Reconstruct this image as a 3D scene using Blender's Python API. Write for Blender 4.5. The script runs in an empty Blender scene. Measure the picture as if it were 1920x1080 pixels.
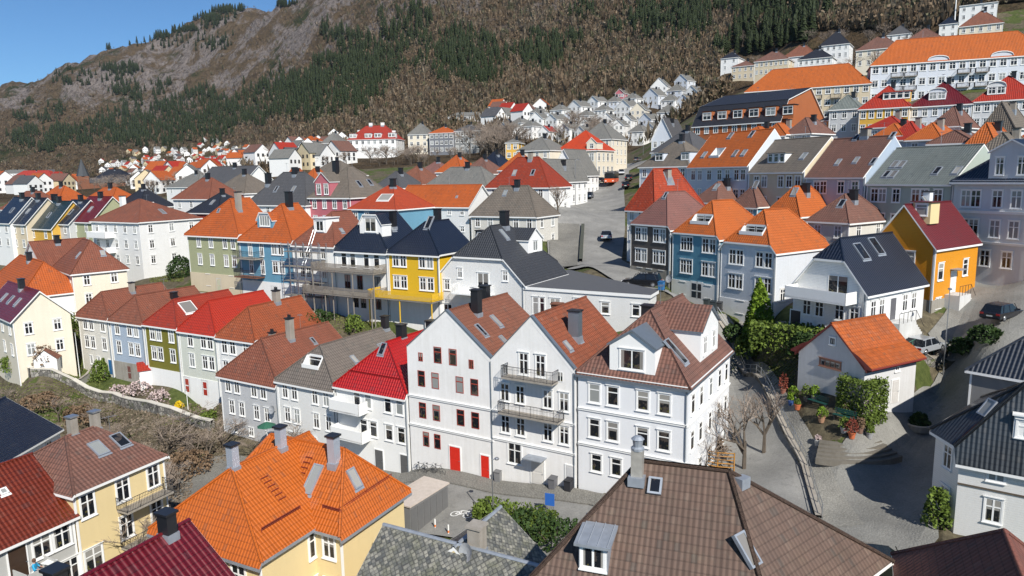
import bpy, bmesh, math, random
import numpy as np
from mathutils import Vector, Matrix
random.seed(7); np.random.seed(7)
C = bpy.context.scene.collection
# ---------------------------------------------------------------- camera, sky, sun, exposure
F_PX, PITCH, ROLL = 1330.0, math.radians(9.1), math.radians(1.03)
_f = np.array([0, math.cos(PITCH), -math.sin(PITCH)]); _u0 = np.array([0, math.sin(PITCH), math.cos(PITCH)]); _r0 = np.array([1., 0, 0])
CR = math.cos(ROLL)*_r0 - math.sin(ROLL)*_u0; CU = math.sin(ROLL)*_r0 + math.cos(ROLL)*_u0; CF = _f
cam_d = bpy.data.cameras.new('camera'); cam = bpy.data.objects.new('camera', cam_d); C.objects.link(cam)
cam_d.sensor_width = 36; cam_d.lens = F_PX/1920*36; cam_d.clip_start = 0.5; cam_d.clip_end = 12000
cam.matrix_world = Matrix(((CR[0], CU[0], -CF[0], 0), (CR[1], CU[1], -CF[1], 0), (CR[2], CU[2], -CF[2], 0), (0, 0, 0, 1)))
bpy.context.scene.camera = cam
SUN_EL = math.radians(40); SUN_DIR = np.array([0.38, -0.925])      # the sun stands behind and to the right of the camera
SUN_AZ = math.atan2(SUN_DIR[0], SUN_DIR[1])                        # clockwise from +Y
w = bpy.data.worlds.new("World"); bpy.context.scene.world = w; w.use_nodes = True
nt = w.node_tree; bg = nt.nodes['Background']; sky = nt.nodes.new('ShaderNodeTexSky'); sky.sky_type = 'NISHITA'
sky.sun_disc = False; sky.sun_elevation = SUN_EL; sky.sun_rotation = SUN_AZ; sky.air_density = 1.0; sky.dust_density = 0.0; sky.ozone_density = 4.0; sky.altitude = 1500
_mx = nt.nodes.new('ShaderNodeMix'); _mx.data_type = 'RGBA'; _mx.blend_type = 'MULTIPLY'; _mx.inputs[0].default_value = 1.0; _mx.inputs[7].default_value = (.60, .84, 1.0, 1); nt.links.new(sky.outputs[0], _mx.inputs[6]); nt.links.new(_mx.outputs[2], bg.inputs[0]); bg.inputs[1].default_value = 0.085
sd = bpy.data.lights.new('sun', 'SUN'); sun = bpy.data.objects.new('sun', sd); C.objects.link(sun)
sd.energy = 5.0; sd.angle = math.radians(0.5); sd.color = (1, 0.955, 0.88)
sv = Vector((SUN_DIR[0]*math.cos(SUN_EL), SUN_DIR[1]*math.cos(SUN_EL), math.sin(SUN_EL))).normalized()
sun.rotation_euler = sv.to_track_quat('Z', 'Y').to_euler(); sun.location = (40, -60, 80)
vs = bpy.context.scene.view_settings; vs.view_transform = 'Standard'; vs.look = 'None'; vs.exposure = 0.3; vs.gamma = 1
# ---------------------------------------------------------------- pixel <-> world geometry
def ray(px, py): return CF + CR*(px-960)/F_PX - CU*(py-540)/F_PX
def at(px, py, d): r = ray(px, py); return r*d/r[1]
def atz(px, py, z): r = ray(px, py); return r*z/r[2]
def proj(p):
    p = np.asarray(p, float); q = p@CF; return 960+F_PX*(p@CR)/q, 540-F_PX*(p@CU)/q
class Line:
    def __init__(s, p, yaw):
        s.p = np.array(p[:3], float); a = math.radians(yaw); s.yaw = yaw
        s.u = np.array([math.cos(a), math.sin(a), 0]); s.n = np.array([-math.sin(a), math.cos(a), 0])
    def pt(s, px, py): r = ray(px, py); return r*((s.p@s.n)/(r@s.n))
# ---------------------------------------------------------------- mesh builder
class MB:
    def __init__(s): s.v = []; s.f = []; s.m = []; s.uv = []
    def poly(s, pts, mat=0, uv=None):
        pts = [np.asarray(p, float) for p in pts]
        if uv is None:
            n = np.zeros(3)
            for i in range(len(pts)): n += np.cross(pts[i]-pts[0], pts[(i+1) % len(pts)]-pts[0])
            l = np.linalg.norm(n)
            n = n/l if l > 1e-9 else np.array([0, 0, 1.])
            if abs(n[2]) > .985: t = np.array([1., 0, 0]); b = np.array([0, 1., 0])
            else:
                t = np.cross([0, 0, 1.], n); t /= np.linalg.norm(t); b = np.cross(n, t)
            uv = [(p@t, p@b) for p in pts]
        i = len(s.v); s.v += [tuple(p) for p in pts]; s.f.append(tuple(range(i, i+len(pts)))); s.m.append(mat); s.uv += list(uv)
    def box(s, x0, x1, y0, y1, z0, z1, mat=0, skip=''):
        a = [(x0, y0, z0), (x1, y0, z0), (x1, y1, z0), (x0, y1, z0), (x0, y0, z1), (x1, y0, z1), (x1, y1, z1), (x0, y1, z1)]
        for k, q in (('f', (0, 1, 5, 4)), ('r', (1, 2, 6, 5)), ('b', (2, 3, 7, 6)), ('l', (3, 0, 4, 7)), ('t', (4, 5, 6, 7)), ('d', (3, 2, 1, 0))):
            if k not in skip: s.poly([a[i] for i in q], mat)
    def tube(s, p0, p1, r, n=5, mat=0, r1=None, cap=False):
        p0 = np.asarray(p0, float); p1 = np.asarray(p1, float); d = p1-p0; L = np.linalg.norm(d)
        if L < 1e-6: return
        d /= L; a = np.cross(d, [0, 0, 1.] if abs(d[2]) < .9 else [1., 0, 0]); a /= np.linalg.norm(a); b = np.cross(d, a); r1 = r if r1 is None else r1
        i0 = len(s.v)
        for k in range(n):
            c = a*math.cos(2*math.pi*k/n)+b*math.sin(2*math.pi*k/n); s.v.append(tuple(p0+c*r)); s.v.append(tuple(p1+c*r1))
        for k in range(n):
            j = (k+1) % n; s.f.append((i0+2*k, i0+2*k+1, i0+2*j+1, i0+2*j)); s.m.append(mat); s.uv += [(k/n, 0), (k/n, L), ((k+1)/n, L), ((k+1)/n, 0)]
        if cap:
            s.f.append(tuple(i0+2*k+1 for k in range(n))); s.m.append(mat); s.uv += [(0, 0)]*n
    def lathe(s, c, prof, n=12, mat=0):
        for (r0, z0), (r1, z1) in zip(prof[:-1], prof[1:]):
            for k in range(n):
                a0, a1 = 2*math.pi*k/n, 2*math.pi*(k+1)/n
                q = [(c[0]+r0*math.cos(a0), c[1]+r0*math.sin(a0), c[2]+z0), (c[0]+r0*math.cos(a1), c[1]+r0*math.sin(a1), c[2]+z0),
                     (c[0]+r1*math.cos(a1), c[1]+r1*math.sin(a1), c[2]+z1), (c[0]+r1*math.cos(a0), c[1]+r1*math.sin(a0), c[2]+z1)]
                if r0 < 1e-5: q = q[1:]
                elif r1 < 1e-5: q = q[:3]
                s.poly(q, mat, [(0, 0)]*len(q))
    def mesh(s, name, mats, smooth=False):
        me = bpy.data.meshes.new(name); me.from_pydata(s.v, [], s.f)
        for m in mats: me.materials.append(m)
        me.polygons.foreach_set('material_index', s.m)
        if smooth: me.polygons.foreach_set('use_smooth', [True]*len(s.f))
        ul = me.uv_layers.new(name='UVMap'); ul.data.foreach_set('uv', np.array(s.uv, dtype=np.float32).ravel())
        me.update(); return me
    def build(s, name, mats, parent=None, loc=(0, 0, 0), rz=0, smooth=False):
        if not isinstance(mats, (list, tuple)): mats = [mats]
        return link(name, s.mesh(name, mats, smooth), parent, loc, rz)
def link(name, me, parent=None, loc=(0, 0, 0), rz=0):
    o = bpy.data.objects.new(name, me); C.objects.link(o); o.location = loc; o.rotation_euler = (0, 0, rz)
    if parent is not None: o.parent = parent
    return o
def tag(o, label, cat, group=None):
    o['label'] = label; o['category'] = cat
    if group: o['group'] = group
    return o
def thing(name, label, cat, loc=(0, 0, 0), rz=0, group=None):
    return tag(link(name, None, None, loc, rz), label, cat, group)
def copy_tree(o, parent=None):
    c = o.copy(); C.objects.link(c)
    if parent is not None: c.parent = parent
    for ch in list(o.children): copy_tree(ch, c)
    return c
# ---------------------------------------------------------------- materials
_MC = {}
def lin(c): return tuple((x/12.92 if x <= .04045 else ((x+.055)/1.055)**2.4) for x in [v/255 for v in c])+(1,)
class NT:
    def __init__(s, name):
        s.m = bpy.data.materials.new(name); s.m.use_nodes = True; s.t = s.m.node_tree; s.b = s.t.nodes['Principled BSDF']
    def n(s, ty, **k):
        x = s.t.nodes.new(ty)
        for a, v in k.items():
            if a == 'ins':
                for i, q in v.items():
                    if isinstance(q, bpy.types.NodeSocket): s.t.links.new(q, x.inputs[i])
                    else: x.inputs[i].default_value = q
            else: setattr(x, a, v)
        return x
    def l(s, a, b): s.t.links.new(a, b)
    def math(s, op, a, b=0.0, c=0.0, clamp=False):
        x = s.n('ShaderNodeMath', operation=op, use_clamp=clamp)
        for i, q in enumerate((a, b, c)):
            if isinstance(q, bpy.types.NodeSocket): s.l(q, x.inputs[i])
            else: x.inputs[i].default_value = q
        return x.outputs[0]
    def mix(s, f, a, b, bt='MIX'):
        x = s.n('ShaderNodeMix', data_type='RGBA', blend_type=bt)
        for i, q in ((0, f), (6, a), (7, b)):
            if isinstance(q, bpy.types.NodeSocket): s.l(q, x.inputs[i])
            else: x.inputs[i].default_value = q
        return x.outputs[2]
    def noise(s, vec, scale, detail=4, rough=.55, dist=0.0):
        x = s.n('ShaderNodeTexNoise'); x.inputs['Scale'].default_value = scale; x.inputs['Detail'].default_value = detail; x.inputs['Roughness'].default_value = rough; x.inputs['Distortion'].default_value = dist
        if vec is not None: s.l(vec, x.inputs['Vector'])
        return x.outputs['Fac']
    def ramp(s, f, stops):
        x = s.n('ShaderNodeValToRGB'); s.l(f, x.inputs[0]); e = x.color_ramp.elements
        while len(e) < len(stops): e.new(.5)
        for i, (p, c) in enumerate(stops): e[i].position = p; e[i].color = c if len(c) == 4 else tuple(c)+(1,)
        return x.outputs[0]
    def bump(s, h, dist=.02, st=1.0):
        x = s.n('ShaderNodeBump'); x.inputs['Distance'].default_value = dist; x.inputs['Strength'].default_value = st; s.l(h, x.inputs['Height']); s.l(x.outputs[0], s.b.inputs['Normal'])
def g(v): return (v, v, v, 1)
def mul(c, k): return (c[0]*k, c[1]*k, c[2]*k, 1)
def paint(col, rough=.6, dirt=.25, board=0.0, name=None):
    """plain or boarded painted wall; board = board height in metres"""
    key = ('p', col, rough, dirt, board)
    if key in _MC: return _MC[key]
    t = NT(name or 'paint'); pos = t.n('ShaderNodeNewGeometry').outputs['Position']
    n1 = t.noise(pos, .35, 5, .6); n2 = t.noise(pos, 3.0, 4, .6); tc = t.n('ShaderNodeTexCoord').outputs['Generated']
    st = t.n('ShaderNodeMapping', ins={0: pos, 3: (2.2, 2.2, .12)}).outputs[0]; n3 = t.noise(st, 1.4, 4, .65)
    f = t.math('ADD', t.math('MULTIPLY', n1, .45), t.math('ADD', t.math('MULTIPLY', n2, .2), t.math('MULTIPLY', n3, .45)))
    fac = t.math('MULTIPLY', t.math('SUBTRACT', f, .42, clamp=True), dirt*4.2, clamp=True)
    dc = (col[0]*.62, col[1]*.60, col[2]*.55, 1)
    c = t.mix(fac, col, dc)
    if board:
        z = t.n('ShaderNodeSeparateXYZ', ins={0: pos}).outputs[2]
        saw = t.math('FRACT', t.math('DIVIDE', z, board))
        ed = t.math('GREATER_THAN', saw, .88); c = t.mix(t.math('MULTIPLY', ed, .32), c, mul(col, .45)); t.bump(t.math('ADD', saw, t.math('MULTIPLY', n2, .3)), .018)
    else: t.bump(t.noise(pos, 18, 3), .008, .6)
    t.l(c, t.b.inputs['Base Color']); t.b.inputs['Roughness'].default_value = rough
    _MC[key] = t.m; return t.m
def flat(col, rough=.5, metal=0.0, name='surface', var=.12):
    key = ('f', col, rough, metal)
    if key in _MC: return _MC[key]
    t = NT(name); pos = t.n('ShaderNodeNewGeometry').outputs['Position']
    t.l(t.mix(t.noise(pos, 2.5, 5), mul(col, 1-var), mul(col, 1+var)), t.b.inputs['Base Color'])
    t.b.inputs['Roughness'].default_value = rough; t.b.inputs['Metallic'].default_value = metal
    _MC[key] = t.m; return t.m
def tiles(col, rough=.75, wear=.5, gloss=0.0, course=.36, col_w=.3, moss=0.0, depth=1.0, name=None):
    """clay, concrete or glazed pantiles laid from the mesh's own slope coordinates"""
    key = ('t', col, rough, wear, gloss, course, col_w, moss, depth)
    if key in _MC: return _MC[key]
    t = NT(name or 'roof_tiles'); uv = t.n('ShaderNodeUVMap').outputs[0]; pos = t.n('ShaderNodeNewGeometry').outputs['Position']
    s = t.n('ShaderNodeSeparateXYZ', ins={0: uv}); u, v = s.outputs[0], s.outputs[1]
    vr = t.math('DIVIDE', v, course); ur = t.math('DIVIDE', u, col_w)
    fv = t.math('FRACT', vr); wave = t.math('SINE', t.math('MULTIPLY', ur, 2*math.pi))
    cell = t.n('ShaderNodeCombineXYZ', ins={0: t.math('FLOOR', ur), 1: t.math('FLOOR', vr)})
    wn = t.n('ShaderNodeTexWhiteNoise', noise_dimensions='2D', ins={0: cell.outputs[0]}).outputs[0]
    n1 = t.noise(pos, .5, 6, .65); n2 = t.noise(pos, 2.6, 5, .7)
    c = t.mix(t.math('MULTIPLY', wn, .55*wear+.1), mul(col, 1.12), mul(col, .66)); c = t.mix(t.math('MULTIPLY', t.math('GREATER_THAN', wn, .965), .35+.4*wear), c, (col[0]*.4+.03, col[1]*.5+.03, col[2]*.5+.03, 1)); c = t.mix(t.math('MULTIPLY', t.math('LESS_THAN', wn, .02), .5*wear), c, (col[0]*.6+.16, col[1]*.6+.13, col[2]*.6+.1, 1))
    c = t.mix(t.math('MULTIPLY', t.math('SUBTRACT', n1, .42, clamp=True), 3.0*wear, clamp=True), c, (col[0]*.52+.015, col[1]*.6+.012, col[2]*.7+.01, 1))
    c = t.mix(t.math('MULTIPLY', t.math('SUBTRACT', n2, .54, clamp=True), 3.8*wear, clamp=True), c, (col[0]*.75+.09, col[1]*.85+.085, col[2]*.85+.075, 1))
    if moss: c = t.mix(t.math('MULTIPLY', t.math('SUBTRACT', t.noise(pos, 1.3, 6, .7), .5, clamp=True), 6*moss, clamp=True), c, (.075, .08, .03, 1))
    sk = t.noise(t.n('ShaderNodeMapping', ins={0: uv, 3: (1.6, .16, 1)}).outputs[0], 1.0, 5, .65); c = t.mix(t.math('MULTIPLY', t.math('SUBTRACT', sk, .48, clamp=True), 2.6*wear+.5, clamp=True), c, mul(col, .45))
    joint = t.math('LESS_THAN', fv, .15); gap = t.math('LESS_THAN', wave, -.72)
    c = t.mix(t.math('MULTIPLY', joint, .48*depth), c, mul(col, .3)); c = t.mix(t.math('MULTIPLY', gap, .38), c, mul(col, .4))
    t.l(c, t.b.inputs['Base Color']); t.b.inputs['Roughness'].default_value = rough
    h = t.math('ADD', t.math('MULTIPLY', t.math('SUBTRACT', 1.0, fv), .7), t.math('MULTIPLY', wave, .6))
    t.bump(t.math('ADD', h, t.math('MULTIPLY', n2, .25)), .035*depth*(1+.6*gloss))
    if gloss: t.b.inputs['Coat Weight'].default_value = gloss; t.b.inputs['Coat Roughness'].default_value = .1
    _MC[key] = t.m; return t.m
def slate(name='slate'):
    if name in _MC: return _MC[name]
    t = NT('slate_shingles'); uv = t.n('ShaderNodeUVMap').outputs[0]; pos = t.n('ShaderNodeNewGeometry').outputs['Position']
    mp = t.n('ShaderNodeMapping', ins={0: uv, 2: (0, 0, .785)}).outputs[0]
    vo = t.n('ShaderNodeTexVoronoi', feature='F1', distance='CHEBYCHEV', ins={0: mp, 2: 4.6}); vo.inputs['Randomness'].default_value = .35
    vc = vo.outputs['Color']; r = t.n('ShaderNodeSeparateColor', ins={0: vc}).outputs[0]
    c = t.ramp(r, [(0, (.07, .075, .075)), (.5, (.15, .15, .135)), (1, (.27, .26, .22))])
    c = t.mix(t.math('MULTIPLY', t.math('SUBTRACT', t.noise(pos, 1.2, 6, .7), .45, clamp=True), 3, clamp=True), c, (.16, .16, .10, 1))
    ed = t.math('GREATER_THAN', vo.outputs['Distance'], .4); c = t.mix(t.math('MULTIPLY', ed, .6), c, (.03, .03, .03, 1))
    t.l(c, t.b.inputs['Base Color']); t.b.inputs['Roughness'].default_value = .6
    t.bump(t.math('ADD', t.math('MULTIPLY', vo.outputs['Distance'], -1.0), r), .03)
    _MC[name] = t.m; return t.m
def glass_mat():
    if 'glass' in _MC: return _MC['glass']
    t = NT('window_glass'); rnd = t.n('ShaderNodeObjectInfo').outputs['Random']; pos = t.n('ShaderNodeNewGeometry').outputs['Position']
    n = t.noise(pos, 1.7, 3)
    inside = t.mix(t.math('GREATER_THAN', n, .58), (.012, .014, .018, 1), (.06, .05, .045, 1))
    blind = t.mix(rnd, (.10, .14, .155, 1), (.27, .28, .27, 1))
    gn = t.n('ShaderNodeSeparateXYZ', ins={0: t.n('ShaderNodeTexCoord').outputs['Generated']}); ex = t.math('ABSOLUTE', t.math('SUBTRACT', gn.outputs[0], .5)); r2 = t.math('FRACT', t.math('MULTIPLY', rnd, 17.3))
    side = t.math('MULTIPLY', t.math('GREATER_THAN', ex, t.math('ADD', .27, t.math('MULTIPLY', r2, .2))), t.math('GREATER_THAN', r2, .35)); top = t.math('GREATER_THAN', gn.outputs[2], t.math('ADD', .45, t.math('MULTIPLY', t.math('FRACT', t.math('MULTIPLY', rnd, 7.7)), 1.0)))
    c = t.mix(t.math('MAXIMUM', side, top), inside, t.mix(r2, (.16, .15, .14, 1), (.34, .33, .30, 1))); pot = t.math('MULTIPLY', t.math('LESS_THAN', gn.outputs[2], .28), t.math('GREATER_THAN', t.noise(pos, 4.0, 3), .6)); c = t.mix(pot, c, (.10, .09, .03, 1))
    c = t.mix(t.math('GREATER_THAN', rnd, .8), c, blind); t.l(c, t.b.inputs['Base Color'])
    t.b.inputs['Roughness'].default_value = .06; t.b.inputs['Specular IOR Level'].default_value = .5
    _MC['glass'] = t.m; return t.m
WHITE = (.80, .80, .78, 1); M_WHITE = paint(WHITE, .5, .08, name='white_trim')
M_ZINC = flat((.22, .26, .30, 1), .45, .6, 'zinc'); M_BLACK = flat((.015, .016, .02, 1), .35, 0, 'black_metal'); M_DARK = flat((.03, .03, .032, 1), .6, 0, 'dark_opening')
M_LEAD = flat((.33, .36, .40, 1), .5, .4, 'lead', .3); M_CONC = paint((.34, .31, .27, 1), .85, .7, name='render_grey'); M_STEEL = flat((.45, .46, .47, 1), .35, .8, 'steel')
M_IRON = flat((.03, .03, .035, 1), .5, .3, 'iron'); M_WOOD = paint((.27, .245, .21, 1), .75, .6, .14, name='weathered_boards'); M_BRICK = paint((.22, .09, .05, 1), .85, .6, .08, name='brick')
M_STEEL2 = flat((.42, .46, .52, 1), .4, .35, 'clad_steel'); GLASS = glass_mat()
# ---------------------------------------------------------------- house kit
def clip(poly, a, b, c):
    """keep a*x+b*y+c >= 0"""
    out = []; n = len(poly)
    for i in range(n):
        p, q = poly[i], poly[(i+1) % n]; fp = a*p[0]+b*p[1]+c; fq = a*q[0]+b*q[1]+c
        if fp >= -1e-9: out.append(p)
        if (fp > 1e-9 and fq < -1e-9) or (fp < -1e-9 and fq > 1e-9):
            k = fp/(fp-fq); out.append((p[0]+(q[0]-p[0])*k, p[1]+(q[1]-p[1])*k))
    return out
def area(p): return abs(sum(p[i][0]*p[(i+1) % len(p)][1]-p[(i+1) % len(p)][0]*p[i][1] for i in range(len(p))))/2 if len(p) > 2 else 0
SIDE = {'F': (0, 0, -1), 'R': (90, 1, 0), 'B': (180, 0, 1), 'L': (-90, -1, 0)}
_WIN = {}
def window_mesh(w, h, st, fc, cc):
    """casing, sill, sash bars; pane apart. local x along the wall, z up from the sill, -y outward"""
    key = (round(w, 2), round(h, 2), st, fc.name, cc.name if cc else '')
    if key in _WIN: return _WIN[key]
    m = MB(); k = .10 if cc else .05; o = -.05
    if cc:
        m.box(-k, 0, o, 0, -k, h+k, 0); m.box(w, w+k, o, 0, -k, h+k, 0); m.box(0, w, o, 0, h, h+k, 0); m.box(0, w, o, 0, -k, 0, 0)
        m.box(-k-.05, w+k+.05, o-.06, o+.002, h+k-.01, h+k+.06, 0); m.box(-k-.04, w+k+.04, o-.07, o+.002, -k-.04, -k+.02, 0)
    y0, y1 = -.035, -.012; t = .055
    for a, b in ((0, t), (w-t, w)): m.box(a, b, y0, y1, 0, h, 1)
    m.box(t, w-t, y0, y1, 0, t, 1); m.box(t, w-t, y0, y1, h-t, h, 1)
    if st == 'cross': m.box(w/2-.05, w/2+.05, y0-.008, y1, t, h-t, 1); m.box(t, w-t, y0, y1, h*.63, h*.63+.08, 1)
    elif st == 'tee': m.box(t, w-t, y0, y1, h*.66, h*.66+.08, 1)
    elif st == 'two': m.box(w/2-.05, w/2+.05, y0, y1, t, h-t, 1)
    elif st == 'grid':
        for q in (1, 2): m.box(w*q/3-.04, w*q/3+.04, y0-.008, y1, t, h-t, 1)
        m.box(t, w-t, y0, y1, h*.63, h*.63+.07, 1)
    elif st == 'four':
        for q in (1, 2, 3): m.box(w*q/4-.04, w*q/4+.04, y0-.008, y1, t, h-t, 1)
    elif st == 'small': m.box(w/2-.03, w/2+.03, y0, y1, t, h-t, 1)
    fm = m.mesh('window', [cc or fc, fc]); p = MB(); p.box(.02, w-.02, -.016, -.004, .02, h-.02, 0); pm = p.mesh('pane', [GLASS])
    _WIN[key] = (fm, pm); return _WIN[key]
class House:
    def __init__(s, name, label, line, L, R, h, hr=None, dp=9., wall=None, roof=None, ap=None, bp=None, pl=None, pf=None, pb=None,
                 ov=(.35, .35, .35, .35), base_h=.0, basemat=None, cat='house', group=None, cor=True, z=None, rim=None, ridge='y', gut=True, low=3.5, slopes=None, bmat=None, gz=None, geo=None):
        if geo is None: A = line.pt(*L); B = line.pt(R[0], R[1] if len(R) > 1 else L[1])
        else: A = np.array(geo[0], float); B = A+line.u*geo[1]; R = (0,)
        ze = z if z is not None else (A[2] if len(R) < 2 else (A[2]+B[2])/2)
        s.w = float((B-A)@line.u); s.h = h; s.line = line; s.A = A; s.ze = ze
        s.yaw = math.radians(line.yaw)
        s.O = np.array([A[0], A[1], ze-h])
        s.root = thing(name, label, cat, tuple(s.O), s.yaw, group); s.wall = wall or paint(WHITE); s.roofm = roof or tiles((.5, .12, .03, 1))
        s.dp = dp; s.s = slopes; s.hl = h; s.rim = rim or M_WHITE; s.rd = ridge
        # slopes from the ridge apex seen in the photograph
        def on_plane(px, py, ax):
            o = s.O; n = line.u if ax == 'y' else line.n; c = o+(line.u*s.w/2 if ax == 'y' else line.n*s.dp/2)
            r = ray(px, py); q = r*((c@n)/(r@n)); return (q-o)@line.u, (q-o)@line.n, q[2]-ze
        if s.rd == 'y':
            if bp is not None: s.dp = max(4, on_plane(bp[0], bp[1], 'y')[1])
            if ap is not None: _, ya, hr = on_plane(ap[0], ap[1], 'y')
            else: ya = None
            hr = hr or s.w*.4; sl = hr/(s.w/2); P = {'L': [(0, sl)], 'R': [(0, sl)]}
            if ya is not None and ya > .5 and pf is None: P['F'] = [(0, hr/ya)]
        else:
            if ap is not None: xa, _, hr = on_plane(ap[0], ap[1], 'x')
            else: xa = None
            hr = hr or s.dp*.4; sl = hr/(s.dp/2); P = {'F': [(0, sl)], 'B': [(0, sl)]}
            if xa is not None and xa > .5 and pl is None: P['L'] = [(0, hr/xa)]
        if pf: P['F'] = pf
        if pb: P['B'] = pb
        if pl: P['L'] = P['R'] = pl
        if slopes: P = slopes
        s.hr = hr; s.P = []
        for sd, lst in P.items():
            for (z0, k) in lst:
                s.P.append({'F': (0, k, z0), 'B': (0, -k, z0+k*s.dp), 'L': (k, 0, z0), 'R': (-k, 0, z0+k*s.w)}[sd]+(sd,))
        s.ov = ov; s.cutouts = []; s.kids = []
        s.bh, s.bm, s.low = base_h, basemat, low; s.bmat = bmat; s.gz = gz
        TPTS.append(((A[0], A[1]), ze-h)); TPTS.append(((B[0], B[1]), ze-h if gz is None else ze-gz))
        s.cor = cor; s.gut = gut
        FOOT.append([tuple((s.O+line.u*a+line.n*b)[:2]) for a, b in ((0, 0), (s.w, 0), (s.w, s.dp), (0, s.dp))])
    def rz(s, x, y): return s.h+min(a*x+b*y+c for a, b, c, _ in s.P)
    def wallpoly(s, side, z0):
        w, d = s.w, s.dp
        L = w if side in 'FB' else d
        def pt(t): return {'F': (t, 0), 'R': (w, t), 'B': (w-t, d), 'L': (0, d-t)}[side]
        ts = {0, L}
        for i in range(len(s.P)):
            for j in range(i):
                p0, p1 = pt(0), pt(L)
                f = [a*p[0]+b*p[1]+c for (a, b, c, _) in (s.P[i], s.P[j]) for p in (p0, p1)]
                den = (f[1]-f[0])-(f[3]-f[2])
                if abs(den) > 1e-9:
                    t = (f[2]-f[0])/den
                    if 0 < t < 1: ts.add(t*L)
        pts = [pt(t) for t in sorted(ts)]
        top = [(p[0], p[1], s.rz(*p)) for p in pts]
        a, b = pt(0), pt(L)
        return [(a[0], a[1], z0), (b[0], b[1], z0)] + top[::-1]
    def finish(s):
        w, d, h = s.w, s.dp, s.h
        m = MB(); zb = -s.low if not s.bh else s.bh
        for sd in 'FRBL': m.poly(s.wallpoly(sd, zb), 0)
        s.wallo = m.build('wall', s.wall, s.root)
        if s.bh:
            m = MB(); e = .06; m.box(-e, w+e, -e, d+e, -s.low, s.bh, 0); m.build('basement_wall', s.basemat if hasattr(s, 'basemat') else (s.bm or M_CONC), s.root)
        # roof
        ol, orr, of, ob = s.ov; plan = [(-ol, -of), (w+orr, -of), (w+orr, d+ob), (-ol, d+ob)]; m = MB(); t = .16; edges = {}
        for i, (a, b, c, sd) in enumerate(s.P):
            q = plan
            for j, (a2, b2, c2, _) in enumerate(s.P):
                if j != i: q = clip(q, a2-a, b2-b, c2-c)
            if area(q) < .02: continue
            pcs = [q]
            for (cs, u0, u1, d0, d1) in s.cutouts:
                if cs != sd: continue
                U = (1, 0) if sd in 'FB' else (0, 1); D = {'F': (0, 1, 0), 'B': (0, -1, d), 'L': (1, 0, 0), 'R': (-1, 0, w)}[sd]; nx = []
                for p in pcs:
                    nx.append(clip(p, -U[0], -U[1], u0)); nx.append(clip(p, U[0], U[1], -u1))
                    mid = clip(clip(p, U[0], U[1], -u0), -U[0], -U[1], u1)
                    nx.append(clip(mid, -D[0], -D[1], d0-D[2])); nx.append(clip(mid, D[0], D[1], D[2]-d1))
                pcs = [p for p in nx if area(p) > .01]
            Z = lambda p, o=0: (p[0], p[1], h+a*p[0]+b*p[1]+c+o)
            for p in pcs:
                m.poly([Z(p, t) for p in p], 0); m.poly([Z(p, .02) for p in p[::-1]], 1)
            n = len(q)
            for k in range(n):
                p0, p1 = q[k], q[(k+1) % n]
                onb = any(abs(A*p0[0]+B*p0[1]-K) < 1e-6 and abs(A*p1[0]+B*p1[1]-K) < 1e-6 for A, B, K in ((1, 0, -ol), (1, 0, w+orr), (0, 1, -of), (0, 1, d+ob)))
                if onb: m.poly([Z(p0, -.03), Z(p1, -.03), Z(p1, t+.01), Z(p0, t+.01)], 1)
                else:
                    key = tuple(sorted((tuple(np.round(p0, 3)), tuple(np.round(p1, 3)))))
                    if key not in edges:
                        edges[key] = 1; P0, P1 = Z(p0, t-.02), Z(p1, t-.02); dn = sum(abs(x) for x in (P0[2]-P1[2],))
                        m.tube(P0, P1, .11, 6, 2)
        s.roofo = m.build('roof', [s.roofm, s.rim, s.bmat or s.roofm], s.root)
        for k in s.kids: k()
        if s.cor:
            for x, y in ((0, 0), (w, 0)):
                m = MB(); zt = s.rz(x, y)-.02; m.box(x-.07, x+.07, -.03, .07, s.bh if s.bh else -s.low, zt, 0); m.build('corner_board', s.cor if not isinstance(s.cor, bool) else M_WHITE, s.root)
        if s.gut:
            m = MB(); z1 = s.h-.1; m.tube((w-.12, -.08, z1), (w-.12, -.08, -s.low), .05, 5, 0); m.build('drainpipe', M_ZINC, s.root)
        return s
    def place(s, side, u, out=0.0):
        """local point on a wall: u metres from its left end as seen from outside"""
        w, d = s.w, s.dp
        return {'F': (u, -out), 'R': (w+out, u), 'B': (w-u, d+out), 'L': (-out, d-u)}[side], math.radians(SIDE[side][0])
    def win(s, side, us, zs, w=.95, h=1.4, st='cross', fc=None, cc=True, out=0.0, abs_u=False):
        """us: centres as fractions of the wall; zs: window tops in metres below the eave"""
        L = s.w if side in 'FB' else s.dp
        fm, pm = window_mesh(w, h, st, fc or M_WHITE, (M_WHITE if cc is True else cc) if cc else None)
        for z in zs:
            for u in us:
                (x, y), r = s.place(side, (u if abs_u else u*L)-w/2, out)
                o = link('window', fm, s.root, (x, y, s.h-z-h), r); link('pane', pm, o)
    def door(s, side, u, w=1.0, h=2.1, col=(.3, .02, .01, 1), z=0.0, canopy=0, gl=False):
        L = s.w if side in 'FB' else s.dp; (x, y), r = s.place(side, u*L-w/2); m = MB()
        m.box(0, w, -.05, -.01, 0, h, 0); m.box(.12, w-.12, -.065, -.05, .15, h*.45, 0); m.box(.12, w-.12, -.065, -.05, h*.52, h*.92, 0)
        o = m.build('door', flat(col, .4, name='door_paint'), s.root, (x, y, z), r)
        m = MB(); m.box(-.1, 0, -.06, 0, 0, h+.1, 0); m.box(w, w+.1, -.06, 0, 0, h+.1, 0); m.box(0, w, -.06, 0, h, h+.1, 0); m.build('door_frame', M_WHITE, o)
        m = MB(); m.tube((w-.14, -.12, 1), (w-.02, -.12, 1), .02, 5, 0); m.build('handle', M_STEEL, o)
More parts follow.
